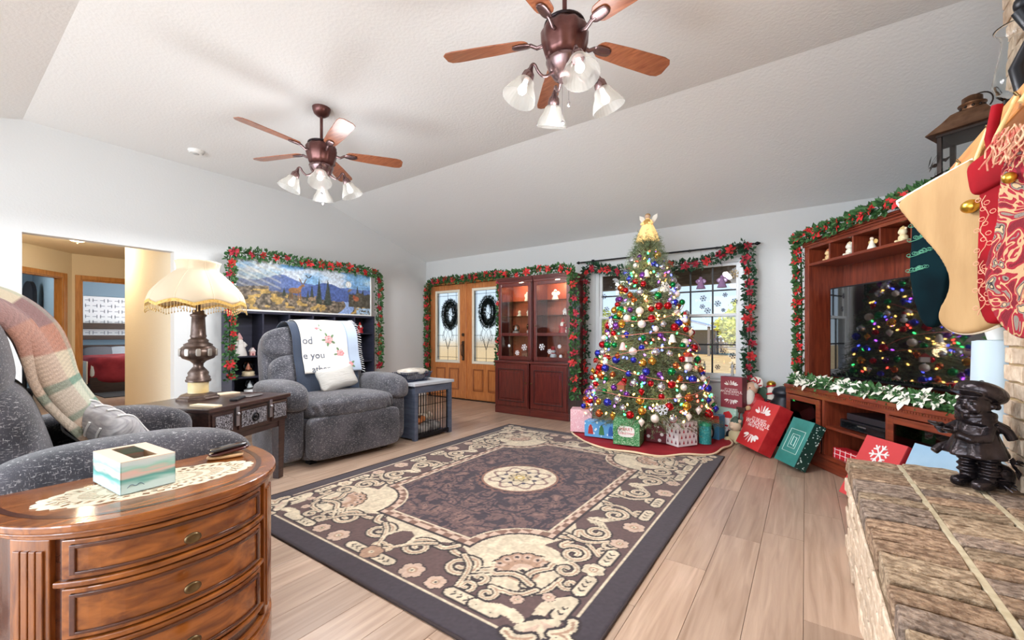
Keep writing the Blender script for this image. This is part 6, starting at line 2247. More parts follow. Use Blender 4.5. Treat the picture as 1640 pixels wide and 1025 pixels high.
# tree skirt
SKT = MB()
rows = []
for j in range(12):
    r = .05 + .76 * j / 11
    rows.append([((r + (.02 * math.sin(a * 9) if j > 9 else 0)) * math.cos(a), (r + (.02 * math.sin(a * 9) if j > 9 else 0)) * math.sin(a), .006 + .02 * (1 - j / 11) ** 2 + .008 * (1 + math.sin(a * 11 + j * .4)) * (j > 5) * .8) for a in [2 * PI * i / 110 for i in range(110)]])
sk = SKT.grid(rows, closed_u=True).build('tree_skirt', P('red_velvet', S(142, 14, 30), .85, 0, S(160, 20, 36), 7), None, 0, (TX, TY, .006), mods=[('SOLID', .006, 1)])
tag(sk, 'red velvet tree skirt with cream edging under the presents', 'tree skirt')
MB().tube([(p[0], p[1], p[2] + .004) for p in rows[-1]], .010, 6, closed=True).build('edging', P('cream_edging', S(232, 206, 172), .9), sk)

# ================================================================ PRESENTS UNDER THE TREE
def printed(name, base, fig, pat, scale=30.0, fig2=None):
    """wrapping paper: repeating flat print"""
    if name in MATS:
        return MATS[name]
    m, nt, b = nodes_of(name)
    tc = nt.nodes.new('ShaderNodeTexCoord')
    L = nt.links
    def ramp(src, lo, hi, c0, c1):
        r = nt.nodes.new('ShaderNodeValToRGB'); e = r.color_ramp.elements
        e[0].position, e[1].position = lo, hi; e[0].color, e[1].color = c0, c1
        L.new(src, r.inputs[0]); return r.outputs[0]
    if pat == 'dots':
        v = nt.nodes.new('ShaderNodeTexVoronoi'); v.inputs['Scale'].default_value = scale
        L.new(tc.outputs['Object'], v.inputs['Vector'])
        src = ramp(v.outputs['Distance'], .24, .30, fig, base)
        if fig2:
            n = nt.nodes.new('ShaderNodeTexNoise'); n.inputs['Scale'].default_value = scale * .5
            L.new(tc.outputs['Object'], n.inputs['Vector'])
            mx = nt.nodes.new('ShaderNodeMix'); mx.data_type = 'RGBA'
            L.new(ramp(n.outputs['Fac'], .56, .6, (0, 0, 0, 1), (1, 1, 1, 1)), mx.inputs[0]); L.new(src, mx.inputs[6]); mx.inputs[7].default_value = fig2
            src = mx.outputs[2]
    elif pat == 'scribble':
        n = nt.nodes.new('ShaderNodeTexNoise'); n.inputs['Scale'].default_value = scale; n.inputs['Distortion'].default_value = 1.5; n.inputs['Detail'].default_value = 1
        L.new(tc.outputs['Object'], n.inputs['Vector'])
        d = nt.nodes.new('ShaderNodeMath'); d.operation = 'SUBTRACT'; d.inputs[1].default_value = .5
        a = nt.nodes.new('ShaderNodeMath'); a.operation = 'ABSOLUTE'
        L.new(n.outputs['Fac'], d.inputs[0]); L.new(d.outputs[0], a.inputs[0])
        src = ramp(a.outputs[0], .018, .03, fig, base)
    L.new(src, b.inputs['Base Color'])
    b.inputs['Roughness'].default_value = .45
    MATS[name] = m
    return m

def gift(name, label, c, size, rotz, mat, cat='gift box', lid=None):
    t = thing(name, label, cat, (c[0], c[1], c[2]), rotz)
    x, y, z = size
    MB().bx(-x / 2, x / 2, -y / 2, y / 2, 0, z).build('wrapped_box', mat, t, .003)
    return t
SK0 = .03
gift('gift_box', 'pink patterned gift box at the left edge of the tree skirt', (-2.10, 4.38, SK0), (.24, .20, .25), R_(20), printed('paper_pink', S(232, 178, 188), S(250, 226, 228), 'scribble', 26))
bl = gift('gift_box', 'blue gift box printed with little winter figures under the tree', (-1.80, 4.25, SK0), (.34, .16, .165), R_(6), printed('paper_blue', S(92, 160, 214), S(206, 230, 244), 'dots', 22))
for (x_, c_) in ((-.10, (176, 52, 44)), (.02, (60, 120, 70)), (.12, (40, 96, 176))):
    MB().prism([(x_ - .03, .03), (x_ + .03, .03), (x_ + .02, .10), (x_ + .008, .13), (x_ - .01, .13), (x_ - .022, .10)], -.083, -.081).build('printed_figure', P('pf_%d' % c_[0], S(*c_), .5), bl)
GR = gift('gift_box', 'green Merry Christmas gift box at the front of the tree', (-1.47, 4.15, SK0), (.26, .24, .265), R_(8), printed('paper_green', S(40, 128, 66), S(196, 226, 190), 'scribble', 42))
MB().cushion((0, -.121, .135), (.165, .003, .11), 3, 8).build('label_plate', P('label_white', S(240, 240, 236), .5), GR)
for body, z, s_ in (('MERRY', .157, .042), ('CHRISTMAS', .115, .030)):
    me = text_mesh(body, s_, .0006)
    mkobj('lettering', me, P('letter_pink', S(206, 60, 70) if body == 'MERRY' else S(206, 60, 70), .5), GR, loc=(0, -.1235, z), rot=(PI / 2, 0, 0))
WT = gift('gift_box', 'white gift box printed with rows of little red trees', (-1.06, 4.42, SK0), (.27, .25, .235), R_(-32), P('paper_white', S(240, 236, 236), .45))
M_TP = P('print_red', S(186, 40, 52), .5); M_TP2 = P('print_plum', S(104, 44, 66), .5)
for fc in range(2):
    for i in range(5):
        for j in range(4):
            u = -.105 + .0525 * i + (.026 if j % 2 else 0)
            z_ = .025 + j * .055
            if abs(u) > .115:
                continue
            m_ = T(0, -.1255, 0) if fc == 0 else rz(PI / 2) @ T(0, -.1355, 0)
            q = MB(m_).prism([(u - .011, z_), (u + .011, z_), (u, z_ + .036)], -.0006, .0006).bx(u - .0015, u + .0015, -.0006, .0006, z_ - .008, z_)
            q.build('printed_tree', M_TP if (i + j) % 2 else M_TP2, WT)
TQ = thing('gift_tube', 'teal gift cylinder behind the white tree-print box', 'gift', (-.83, 4.57, SK0))
MB().lathe([(.06, 0), (.06, .20)], 20).build('tube', printed('paper_teal', S(36, 140, 140), S(90, 190, 186), 'scribble', 30), TQ)
MB().lathe([(.063, .18), (.063, .215), (.05, .22)], 20).build('lid', P('teal_lid', S(40, 150, 110), .35), TQ)
gift('gift_box', 'dark red gift box in the shade between the green and white boxes', (-1.24, 4.42, SK0), (.22, .2, .18), R_(4), printed('paper_wine', S(96, 16, 30), S(226, 220, 220), 'dots', 16))
PG = gift('gift_box', 'blue penguin gift bag at the right behind the tree skirt', (-.82, 4.92, 0), (.2, .14, .27), R_(-14), P('paper_sky', S(60, 130, 176), .5))
MB(T(0, -.0705, .10)).cushion((0, 0, 0), (.10, .004, .16), 2.4, 8).build('penguin_body', P('pg_black', S(34, 38, 48), .5), PG)
MB(T(0, -.073, .085)).cushion((0, 0, 0), (.066, .004, .10), 2.4, 8).build('penguin_belly', P('pg_white', S(240, 240, 236), .5), PG)
MB().bx(-.1, .1, -.0735, -.0705, .19, .27).build('red_band', P('pg_red', S(190, 50, 46), .5), PG)
# snowman bag and book box standing on it
SB = gift('gift_box', 'tall mint gift box printed with a snowman in a red hat', (-.66, 5.10, 0), (.22, .16, .335), R_(-28), printed('paper_mint', S(176, 218, 206), S(206, 232, 222), 'dots', 14))
MB(T(0, -.081, 0)).bx(-.11, .11, -.002, .002, .01, .10).build('printed_ground', P('pg_orange', S(232, 170, 126), .5), SB)
MB(T(0, -.083, .10)).cushion((0, 0, 0), (.13, .004, .13), 2.2, 10).build('snowman_body', P('sm_white', S(244, 244, 242), .5), SB)
MB(T(0, -.084, .19)).cushion((0, 0, 0), (.10, .004, .10), 2.2, 10).build('snowman_head', P('sm_white', S(244, 244, 242), .5), SB)
MB(T(.01, -.085, .23)).prism([(-.055, 0), (.05, 0), (.06, .03), (.02, .075), (-.04, .055)], -.002, .002).build('snowman_hat', P('sm_red', S(206, 50, 56), .5), SB)
MB(T(0, -.087, .135)).bx(-.05, .05, -.002, .001, 0, .018).bx(.02, .04, -.002, .001, -.05, 0).build('snowman_scarf', P('sm_red', S(206, 50, 56), .5), SB)

def sprig(mb, c, r, seed=0):
    g_ = random.Random(seed)
    for k in range(7):
        a = PI * (k + .5) / 7
        dx, dz = math.cos(a), math.sin(a) * .55
        q = (c[0] + dx * r * .55, c[2] + dz * r * .5)
        pr = [(q[0] + math.cos(t) * r * .24 * abs(dx) ** .2 * dx + 0 - math.sin(t) * r * .09 * dz * 1.5, q[1] + math.cos(t) * r * .24 * dz * 1.6 + math.sin(t) * r * .09) for t in [2 * PI * i / 10 for i in range(10)]]
        mb.prism(pr, c[1] - .0006, c[1] + .0006)
    for k in range(3):
        mb.ball((c[0] + (k - 1) * r * .12, c[1], c[2] + r * .05), r * .05, 6, 4, (1, .15, 1))
    return mb

def book_box(name, label, m, size, face, side, letters, cat='gift box'):
    t = thing(name, label, cat)
    t.matrix_world = m
    x, y, z = size
    MB().bx(-x / 2, x / 2, 0, y, 0, z).build('box_body', side, t, .003)
    MB().bx(-x / 2 + .0005, x / 2 - .0005, -.0025, 0, .0005, z - .0005).build('cover', face, t, .001)
    mw = P('cover_print_white', S(244, 240, 238), .5)
    if letters == 'wonderful':
        for body, zz, s_ in (("IT'S THE MOST", .60, .068), ('WONDERFUL', .52, .125), ('TIME OF THE YEAR', .44, .062)):
            me = text_mesh(body, s_ * x * 1.35, .0005)
            mkobj('lettering', me, mw, t, loc=(0, -.0032, zz * z), rot=(PI / 2, 0, 0))
        b = sprig(MB(), (0, -.0035, z * .74), x * .42)
        b.build('printed_sprig', mw, t)
        b = MB(T(0, 0, z * .27) @ Matrix.Diagonal((1, 1, -1, 1)))
        sprig(b, (0, -.0035, 0), x * .42, 2).build('printed_sprig', mw, t)
    return t
face_pink = P('cover_plum_red', S(150, 66, 78), .5)
book_box('book_box', 'dusty red IT\'S THE MOST WONDERFUL box standing on the snowman gift box', T(-.655, 5.04, .336) @ rz(R_(-24)), (.24, .09, .335), face_pink, P('cover_plum_side', S(112, 46, 58), .5), 'wonderful')

# ================================================================ ENTERTAINMENT CENTRE (angled across the corner)
TVO = (-.15, 4.72, 0)
TVR = R_(-56.6)
TVM = T(*TVO) @ rz(TVR)
def tvp(x, y, z):
    p = TVM @ Vector((x, y, z)); return (p.x, p.y, p.z)
SLn, SD_, SH = 1.66, .50, .667
ST = thing('tv_stand', 'mahogany media stand with glass doors under the television', 'tv stand', TVO, TVR)
MB().bx(.01, SLn - .01, .015, SD_, 0, .10).build('plinth', M_TVWOOD, ST, .006)
MB().bx(0, SLn, .0, SD_, .10, .135).build('bottom_panel', M_TVWOOD, ST, .004)
MB().bx(-.012, SLn + .012, -.015, SD_, SH - .032, SH).build('top_panel', M_TVWOOD, ST, .006)
MB().bx(0, SLn, -.005, .02, SH - .085, SH - .032).build('frieze', M_TVWOOD, ST, .003)
b = MB()
for k in range(82):
    b.bx(.01 + k * .02, .02 + k * .02, -.009, -.004, SH - .048, SH - .036)
b.build('dentil_moulding', M_TVWOOD, ST)
for x0 in (0, .475, 1.085, SLn - .03):
    MB().bx(x0, x0 + .03, 0, SD_ - .012, .135, SH - .032).build('upright', M_TVWOOD_V, ST, .002)
MB().bx(.03, SLn - .03, SD_ - .012, SD_, .135, SH - .032).build('back_panel', M_TVWOOD, ST)
MB().bx(.505, 1.085, .01, SD_ - .012, .355, .375).build('shelf', M_TVWOOD, ST, .002)
M_SMOKE = glass('smoked_glass', (.42, .38, .38, 1))
for x0, x1 in ((.035, .47), (1.12, SLn - .035)):
    z0, z1, f_ = .14, SH - .09, .045
    q = MB().bx(x0, x0 + f_, -.018, 0, z0, z1).bx(x1 - f_, x1, -.018, 0, z0, z1).bx(x0 + f_, x1 - f_, -.018, 0, z0, z0 + f_).bx(x0 + f_, x1 - f_, -.018, 0, z1 - f_, z1)
    dr = q.build('glass_door', M_TVWOOD, ST, .004)
    MB().bx(x0 + f_, x1 - f_, -.010, -.006, z0 + f_, z1 - f_).build('pane', M_SMOKE, dr)
HU = thing('tv_hutch', 'mahogany hutch with a row of cubbies above the television', 'hutch', tvp(0, .17, SH), TVR)
HH = 1.98 - SH
for x0 in (.0, SLn - .06):
    MB().bx(x0, x0 + .06, 0, .33, 0, HH - .06).build('side_column', M_TVWOOD_V, HU, .004)
    for k in range(3):
        MB().bx(x0 + .012 + k * .014, x0 + .020 + k * .014, -.004, .002, .03, HH - .09).build('reed', M_TVWOOD_V, HU, .002)
MB().bx(.06, SLn - .06, .315, .33, 0, HH - .06).build('back_panel', M_TVWOOD_V, HU)
MB().bx(.06, SLn - .06, .0, .315, 1.095, 1.118).build('cubby_shelf', M_TVWOOD, HU, .003)
MB().bx(0, SLn, 0, .33, HH - .06, HH - .03).build('top_panel', M_TVWOOD, HU, .003)
for k, (o_, z0, z1) in enumerate(((.012, HH - .035, HH - .015), (.026, HH - .015, HH), (.04, HH, HH + .018))):
    MB().bx(-o_, SLn + o_, -o_, .33, z0, z1).build('cornice', M_TVWOOD, HU, .004)
for k in range(1, 6):
    x0 = .06 + (SLn - .12) * k / 6
    MB().bx(x0 - .008, x0 + .008, .004, .315, 1.118, HH - .06).build('divider', M_TVWOOD_V, HU, .002)
# cubby figurines
zf = SH + 1.118
for (x_, h_, sty, cc, nm, lab) in (
        (.215, .105, 'bear', ((226, 190, 140), (232, 200, 150), (196, 120, 80)), 'bear_figurine', 'tan bear figurine in the leftmost cubby of the hutch'),
        (.46, .115, 'bear', ((240, 232, 214), (244, 238, 224), (226, 206, 170)), 'animal_figurine', 'cream animal figurine in the second cubby of the hutch'),
        (.68, .115, 'angel', ((244, 236, 220), (240, 220, 196), (214, 180, 110)), 'angel_figurine', 'cream angel figurine with gold wings in the third cubby'),
        (.795, .12, 'snowman', ((120, 170, 206), (240, 240, 238), (200, 40, 46)), 'snowman_figurine', 'snowman figurine in blue with a red hat in the third cubby'),
        (.95, .115, 'bear', ((236, 216, 170), (240, 224, 186), (220, 190, 130)), 'animal_figurine', 'round straw-coloured figurine in the fourth cubby'),
        (1.07, .12, 'santa', ((196, 50, 50), (226, 180, 140), (206, 150, 80)), 'elf_figurine', 'small figurine in red and tan at the right of the fourth cubby')):
    figurine(nm, lab, tvp(x_, .24, zf), h_, cc, sty, TVR)
# television
TV = thing('television', 'large flat television reflecting the Christmas tree', 'television', tvp(.88, .27, SH), TVR)
tw, th_ = 1.38, .79
zb = .085
M_SCREEN = P('tv_screen', S(12, 12, 16), .03, 0, ior=3.0)
MB().bx(-tw / 2, tw / 2, 0, .045, zb, zb + th_).build('bezel', P('tv_black', S(20, 20, 24), .35), TV, .004)
MB().bx(-tw / 2 + .012, tw / 2 - .012, -.002, .0, zb + .018, zb + th_ - .012).build('screen', M_SCREEN, TV)
for s_ in (-1, 1):
    MB().prism([(s_ * .48 - .10, 0), (s_ * .48 + .10, 0), (s_ * .48 + .09, .012), (s_ * .48 + .01, zb + .02), (s_ * .48 - .01, zb + .02), (s_ * .48 - .09, .012)], .01, .035).bx(s_ * .48 - .012, s_ * .48 + .012, -.10, .14, 0, .012).build('foot', P('tv_black', S(20, 20, 24), .35), TV, .002)
# things in the open bay
CBX = thing('cable_box', 'slim black media player on the stand shelf', 'media player', tvp(.80, .20, .375), TVR)
MB().bx(-.22, .22, -.13, .13, .008, .075).build('case', P('player_black', S(28, 28, 32), .25), CBX, .004)
MB().bx(-.20, .20, -.133, -.129, .02, .06).build('front_panel', P('player_gloss', S(12, 12, 16), .08), CBX)
MB().bx(-.04, .04, -.135, -.132, .045, .056).build('badge', M_SILVER, CBX)
for s_ in (-1, 1):
    MB().cyl((s_ * .18, -.09, 0), (s_ * .18, -.09, .01), .014, n=8).build('foot', M_BLACK, CBX)
o = MB().bx(-.19, .19, -.12, .12, 0, .05).build('dvd_player', P('dvd_black', S(40, 40, 46), .3), None, .004, tvp(.80, .22, .4515), (0, 0, TVR))
tag(o, 'smaller black disc player stacked on the media player', 'disc player')
for k, (c_, lab) in enumerate((((36, 60, 90), 'navy disc case at the bottom of the pile in the right glass bay'), ((40, 130, 160), 'teal disc case in the pile in the right glass bay'), ((34, 34, 44), 'black disc case in the pile in the right glass bay'), ((120, 126, 140), 'grey disc case on top of the pile in the right glass bay'))):
    o = MB().bx(-.10, .10, -.07, .07, 0, .016).build('disc_case', P('case_%d' % k, S(*c_), .3), None, .001, tvp(1.34 + .008 * k, .14 + .004 * k, .1352 + k * .0165), (0, 0, TVR + .06 * k))
    tag(o, lab, 'disc case', 'disc cases in the stand')
o = MB().bx(-.15, .15, -.1, .1, 0, .13).build('media_device', P('console_blue', S(60, 66, 104), .35), None, .01, tvp(.255, .2, .1352), (0, 0, TVR))
tag(o, 'blue-grey boxy device behind the left glass door of the stand', 'device')

# leaning gift boxes: rest on their lower back edge and lean against the stand
def lean(x, front, tilt, roll=0.0):
    """matrix for a box whose lower back edge is 'front' metres before the stand"""
    return TVM @ T(x, -front, 0) @ Matrix.Rotation(R_(-tilt), 4, 'X') @ Matrix.Rotation(R_(roll), 4, 'Y')
def lean_box(name, label, x, front, tilt, size, face, side, letters=None):
    sx_, sy_, sz_ = size
    m = lean(x, front, tilt) @ T(0, -sy_, .001)
    return book_box(name, label, m, size, face, side, letters)
lean_box('book_box', 'large red IT\'S THE MOST WONDERFUL box leaning on the stand', -.03, .24, 26, (.39, .13, .47), P('cover_red', S(196, 42, 46), .4, 0, S(206, 60, 60), 4), P('cover_red_side', S(168, 26, 32), .45, 0, S(188, 44, 46), 12), 'wonderful')
GBx = lean_box('book_box', 'dark teal gift box with snow speckles leaning on the stand', .425, .19, 25, (.27, .10, .40), P('cover_teal', S(40, 116, 110), .4, 0, S(60, 140, 134), 5), printed('cover_teal_side', S(14, 58, 50), S(206, 226, 220), 'dots', 44))
mw = P('cover_print_white', S(244, 240, 238), .5)
b = MB()
def rect_line(x0, x1, z0, z1, t=.0022):
    for (p, q) in (((x0, z0), (x1, z0)), ((x1, z0), (x1, z1)), ((x1, z1), (x0, z1)), ((x0, z1), (x0, z0))):
        b.tube([(p[0], -.003, p[1]), (q[0], -.003, q[1])], t, 4)
rect_line(-.09, .09, .10, .30)
rect_line(-.045, .045, .14, .26)
b.tube([(-.02, -.003, .245), (-.02, -.003, .165), (.004, -.003, .165)], .004, 4)
b.tube([(.022, -.003, .155), (.022, -.003, .235), (-.002, -.003, .235)], .004, 4)
b.build('printed_emblem', P('print_pale', S(196, 220, 214), .5), GBx)
plm = P('plaid_red', S(196, 30, 44), .5)
PLB = lean_box('gift_box', 'red and white plaid box standing in the open bay of the stand', .68, -.13, 3, (.26, .10, .205), plm, plm)
for k in range(5):
    MB().bx(-.112 + k * .055, -.107 + k * .055, -.0035, -.002, .0, .205).build('plaid_line', mw, PLB)
for k in range(6):
    MB().bx(-.12, .12, -.0035, -.002, .012 + k * .036, .016 + k * .036).build('plaid_line', mw, PLB)
RSB = lean_box('gift_box', 'coral red box with a white snowflake behind the hearth', 1.215, .22, 26, (.31, .08, .44), P('cover_coral', S(206, 66, 70), .45), P('cover_coral_side', S(186, 44, 50), .45))
flake(MB(), (0, -.004, .335), .07, t=.007).build('printed_snowflake', mw, RSB)
lean_box('gift_box', 'pale blue box leaning behind the bronze statue', 1.535, .20, 24, (.30, .07, .47), P('cover_paleblue', S(150, 186, 214), .45, 0, S(166, 198, 222), 6), P('cover_paleblue_side', S(120, 160, 194), .45))

# black milk can beside the stand
MC = thing('milk_can', 'black metal milk can at the left end of the stand', 'milk can', (-.185, 5.11, 0))
MB().lathe([(.13, 0), (.135, .01), (.135, .36), (.12, .42), (.085, .47), (.08, .50), (.10, .52), (.10, .535), (.085, .57), (.03, .595), (.001, .60)], 22).build('body', P('can_black', S(44, 46, 54), .4, .4), MC)
for s_ in (-1, 1):
    MB().tube([(s_ * .125, 0, .36), (s_ * .165, 0, .40), (s_ * .15, 0, .45), (s_ * .105, 0, .44)], .008, 6).build('handle', MATS['can_black'], MC)

# white poinsettia garland in front of the television and the red garland on the hutch
def tvpath(L_):
    return [tvp(*p) for p in L_]
nrm = TVM.to_3x3() @ Vector((0, -1, .9))
garland('garland', 'white poinsettia and ivy garland along the front of the media stand', [tvpath([(.0, .07, SH + .02), (.4, .06, SH + .025), (.8, .07, SH + .02), (1.2, .06, SH + .025), (1.60, .07, SH + .02)])], nrm, .05, 520, .055, 15, .085, ('white',), 31, M_GREEN, 1.0)
nrm = TVM.to_3x3() @ Vector((0, -1, .2))
garland('garland', 'red poinsettia garland over the television hutch and down its left side',
        [tvpath([(-.09, .20, SH + .04), (-.10, .21, 1.2), (-.09, .2, 1.9), (-.07, .16, 2.02), (.0, .13, 2.035), (.4, .13, 2.03), (.8, .14, 2.045), (1.2, .14, 2.06), (1.62, .16, 2.04)])], nrm, .05, 430, .058, 26, .062, ('red',), 33)
garland('garland', 'short poinsettia strand at the right end of the hutch behind the pale column', [tvpath([(1.685, .13, 1.5), (1.69, .12, 1.15), (1.685, .10, .8)])], nrm, .035, 380, .05, 5, .045, ('red',), 34)
# pale column with a plant
PC = thing('draped_pedestal', 'tall pale blue cloth-draped pedestal between stand and chimney', 'pedestal', (.805, 3.185, 0))
rows = []
for j in range(15):
    t_ = j / 14
    r = .088 + .028 * (1 - t_) ** 1.2
    rows.append([((r * (1 + .07 * math.sin(a * 7) * (1 - t_ * .8))) * math.cos(a), (r * (1 + .07 * math.sin(a * 7) * (1 - t_ * .8))) * math.sin(a), 1.09 * t_) for a in [2 * PI * i / 56 for i in range(56)]])
M_PALE = P('pale_blue_satin', S(206, 224, 236), .6)
MB().grid(rows, closed_u=True).build('drape', M_PALE, PC)
MB().lathe([(.08, 1.08), (.088, 1.088), (.07, 1.094), (.001, 1.096)], 28).build('top', M_PALE, PC)
PT = thing('poinsettia_plant', 'small green and white plant on the pale pedestal', 'plant', (.805, 3.185, 1.096))
MB().lathe([(.035, 0), (.05, .06), (.052, .065)], 14).build('pot', P('pot_white', S(230, 228, 224), .5), PT)
vs, fs = leaf_cloud(160, (0, 0, .11), (.07, .07, .06), .03, 3)
MB().add(vs, fs).build('leaves', M_GREEN, PT, kind='stuff')
for k in range(4):
    o = mkobj('poinsettia', bloom('white', k), None, PT, loc=(.05 * math.cos(k * 1.6 + 2), .05 * math.sin(k * 1.6 + 2), .14), rot=(.6 * math.cos(k), -.5, k))
    o.scale = (.035,) * 3

# lantern on the hutch
LN = thing('bronze_lantern', 'bronze candle lantern with curved roof on the hutch top', 'lantern', tvp(1.43, .22, 1.999), TVR + R_(30))
M_LB = P('lantern_bronze', S(112, 78, 56), .4, .8, S(150, 112, 84), 14)
M_LD = P('lantern_dark', S(58, 48, 44), .45, .7)
MB().bx(-.125, .125, -.125, .125, 0, .03).build('base', M_LB, LN, .004)
for sx_ in (-1, 1):
    for sy_ in (-1, 1):
        MB().bx(sx_ * .11 - .011, sx_ * .11 + .011, sy_ * .11 - .011, sy_ * .11 + .011, .03, .33).build('corner_post', M_LD, LN, .002)
MB().bx(-.125, .125, -.125, .125, .33, .35).build('collar', M_LD, LN, .003)
for k in range(4):
    m_ = rz(PI / 2 * k)
    MB(m_).add([(-.1, -.112, .03), (.1, -.112, .03), (.1, -.112, .33), (-.1, -.112, .33)], [(0, 1, 2, 3)]).build('pane', M_PANE, LN)
prof = [(.185, .345), (.18, .352), (.12, .415), (.085, .46), (.06, .475)]
MB(rz(PI / 4)).lathe([(r * 1.25, z) for r, z in prof], 4, smooth=False).build('roof', M_LB, LN, .002)
MB().lathe([(.05, .475), (.05, .505), (.062, .507), (.062, .512), (.045, .52), (.045, .55), (.025, .562), (.001, .57)], 18).build('vent', M_LB, LN)
for k in range(10):
    a = 2 * PI * k / 10
    MB().ball((.051 * math.cos(a), .051 * math.sin(a), .49), .008, 8, 5).build('vent_hole', M_LD, LN)
MB().tube([(.055 * math.cos(a) + .03, .0, .51 + .055 * math.sin(a)) for a in [R_(-40) + R_(220) * i / 14 for i in range(15)]], .004, 6).build('ring_handle', M_LD, LN)
MB().lathe([(.045, .03), (.045, .16), (.03, .165)], 18).build('candle', P('candle_ivory', S(236, 226, 204), .6), LN)
b = MB()
g = random.Random(6)
for k in range(26):
    p = (-.13 + g.uniform(-.02, .02), -.14 + g.uniform(0, .2), .02 + g.uniform(0, .22))
    d = Vector((g.gauss(0, .5), g.gauss(0, .5), g.gauss(0, 1))).normalized() * .05
    s_ = d.cross(Vector((1, .3, .2))).normalized() * .012
    b.add([Vector(p) - d, Vector(p) + s_, Vector(p) + d, Vector(p) - s_], [(0, 1, 2, 3)])
b.build('metal_leaves', M_LD, LN)

# ================================================================ SANTA CHAIR FIGURE
SF = thing('santa_figure', 'painted resin santa seated on a candy-cane chair beside the gift boxes', 'santa figure', (-.455, 5.19, 0), R_(-28))
M_CS = P('candy_white', S(240, 232, 222), .4); M_CRD = P('candy_red', S(190, 34, 40), .4); M_BT = P('boot_black', S(30, 28, 30), .3)
for s_ in (-1, 1):
    p_ = MB().cyl((s_ * .15, .06, 0), (s_ * .15, .06, .58), .038, n=14).build('chair_post', M_CS, SF)
    q = MB()
    for k in range(7):
        z = .06 + k * .08
        q.tube([(s_ * .15 + .040 * math.cos(a), .06 + .040 * math.sin(a), z + .03 * a / PI) for a in [R_(180) + PI * 1.0 * i / 8 for i in range(9)]], .010, 5)
    q.build('stripe', M_CRD, p_)
    MB().ball((s_ * .15, .06, .605), .045, 14, 9, (1, 1, .8)).build('finial', M_GOLD, SF)
    q = MB().cyl((s_ * .13, -.14, 0), (s_ * .13, -.14, .26), .032, n=12).build('chair_leg', M_CS, SF)
    q2 = MB()
    for k in range(3):
        z = .04 + k * .08
        q2.tube([(s_ * .13 + .034 * math.cos(a), -.14 + .034 * math.sin(a), z + .03 * a / PI) for a in [R_(180) + PI * 1.0 * i / 8 for i in range(9)]], .009, 5)
    q2.build('stripe', M_CRD, q)
b = MB().lathe([(.001, -.012), (.07, -.012), (.072, 0), (.07, .012), (.001, .012)], 20, T(0, .05, .60) @ Matrix.Rotation(PI / 2, 4, 'X'))
pm = b.build('peppermint', M_CS, SF)
q = MB()
for k in range(6):
    q.tube([(.01 * math.cos(k * PI / 3), .036, .60 + .01 * math.sin(k * PI / 3)), (.04 * math.cos(k * PI / 3 + .3), .036, .60 + .04 * math.sin(k * PI / 3 + .3)), (.064 * math.cos(k * PI / 3 + .8), .036, .60 + .064 * math.sin(k * PI / 3 + .8))], .008, 5)
q.build('swirl', M_CRD, pm)
MB().cushion((0, .06, .44), (.26, .06, .26), 4, 8).build('chair_back', P('chair_green', S(52, 78, 60), .5), SF)
MB().bx(-.15, .15, -.15, .08, .24, .28).build('chair_seat', M_CRD, SF, .01)
bd = MB().cushion((0, -.03, .38), (.22, .18, .26), 2.6, 12)
for s_ in (-1, 1):
    bd.tube([(s_ * .07, -.06, .30), (s_ * .08, -.20, .30), (s_ * .075, -.22, .14)], .055, 10)
    bd.tube([(s_ * .10, -.03, .45), (s_ * .14, -.09, .38), (s_ * .07, -.17, .36)], .036, 8)
bd.build('body', P('santa_red', S(176, 28, 36), .45), SF, mods=[('REMESH', .012, 6)])
for s_ in (-1, 1):
    MB().cushion((s_ * .075, -.245, .055), (.09, .16, .11), 3, 8).build('boot', M_BT, SF)
    MB().lathe([(.06, .11), (.066, .13), (.06, .155)], 14, T(s_ * .075, -.22, 0)).build('fur_cuff', M_CS, SF)
    MB().ball((s_ * .06, -.185, .355), .03, 10, 7).build('mitten', P('mitten_tan', S(206, 170, 130), .6), SF)
MB().bx(-.05, .05, -.23, -.13, .30, .36).build('held_parcel', P('parcel_brown', S(72, 44, 36), .5), SF, .008)
MB().ball((0, -.05, .545), .065, 14, 10, (1, 1, 1.1)).ball((0, -.115, .54), .016, 8, 6).build('head', P('santa_skin', S(226, 178, 150), .55), SF)
hb = MB().cushion((0, -.095, .46), (.13, .08, .18), 2.6, 10)
hb.cushion((0, -.105, .515), (.11, .03, .03), 2.4, 6)
hb.build('beard', P('beard_white', S(236, 228, 216), .8, bump=.5, bscale=60), SF)
for s_ in (-1, 1):
    MB().ball((s_ * .024, -.108, .562), .007, 8, 6).build('eye', M_BT, SF)
MB().ball((0, -.035, .565), .068, 14, 9, (1, 1, .7)).build('hair', MATS['beard_white'], SF)
figurine('floor_doll', 'small tan doll with a dark green hat on the floor beside the resin santa', (-.60, 4.93, 0), .26, ((206, 190, 150), (226, 200, 170), (70, 90, 80)), 'bear', R_(-28))

# ================================================================ BRICK HEARTH AND CHIMNEY
M_BRICK = P('tumbled_brick', S(120, 96, 78), .9, 0, S(182, 154, 128), 40, (1, 1.3, 1.3), 1.0, 90, 8, .38, .64, .2, 0, 0, .16)
M_BRICKG = P('mauve_brick', S(110, 94, 84), .9, 0, S(172, 152, 136), 40, (1, 1.3, 1.3), 1.0, 90, 8, .38, .64, .2, 0, 0, .16)
M_BRICKB = P('buff_brick', S(128, 108, 88), .9, 0, S(188, 166, 140), 40, (1, 1.3, 1.3), 1.0, 90, 8, .38, .64, .2, 0, 0, .16)
M_BRICKL = P('pale_brick', S(196, 170, 144), .9, 0, S(234, 214, 192), 26, (1, 1, 1), .7, 60, 6, .3, .72, .2, 0, 0, .14)
M_MORTAR = P('mortar', S(190, 168, 130), .95, bump=.5, bscale=80)
HX0, HX1, HY0, HY1, HZ = .17, .76, -.45, 2.83, .477
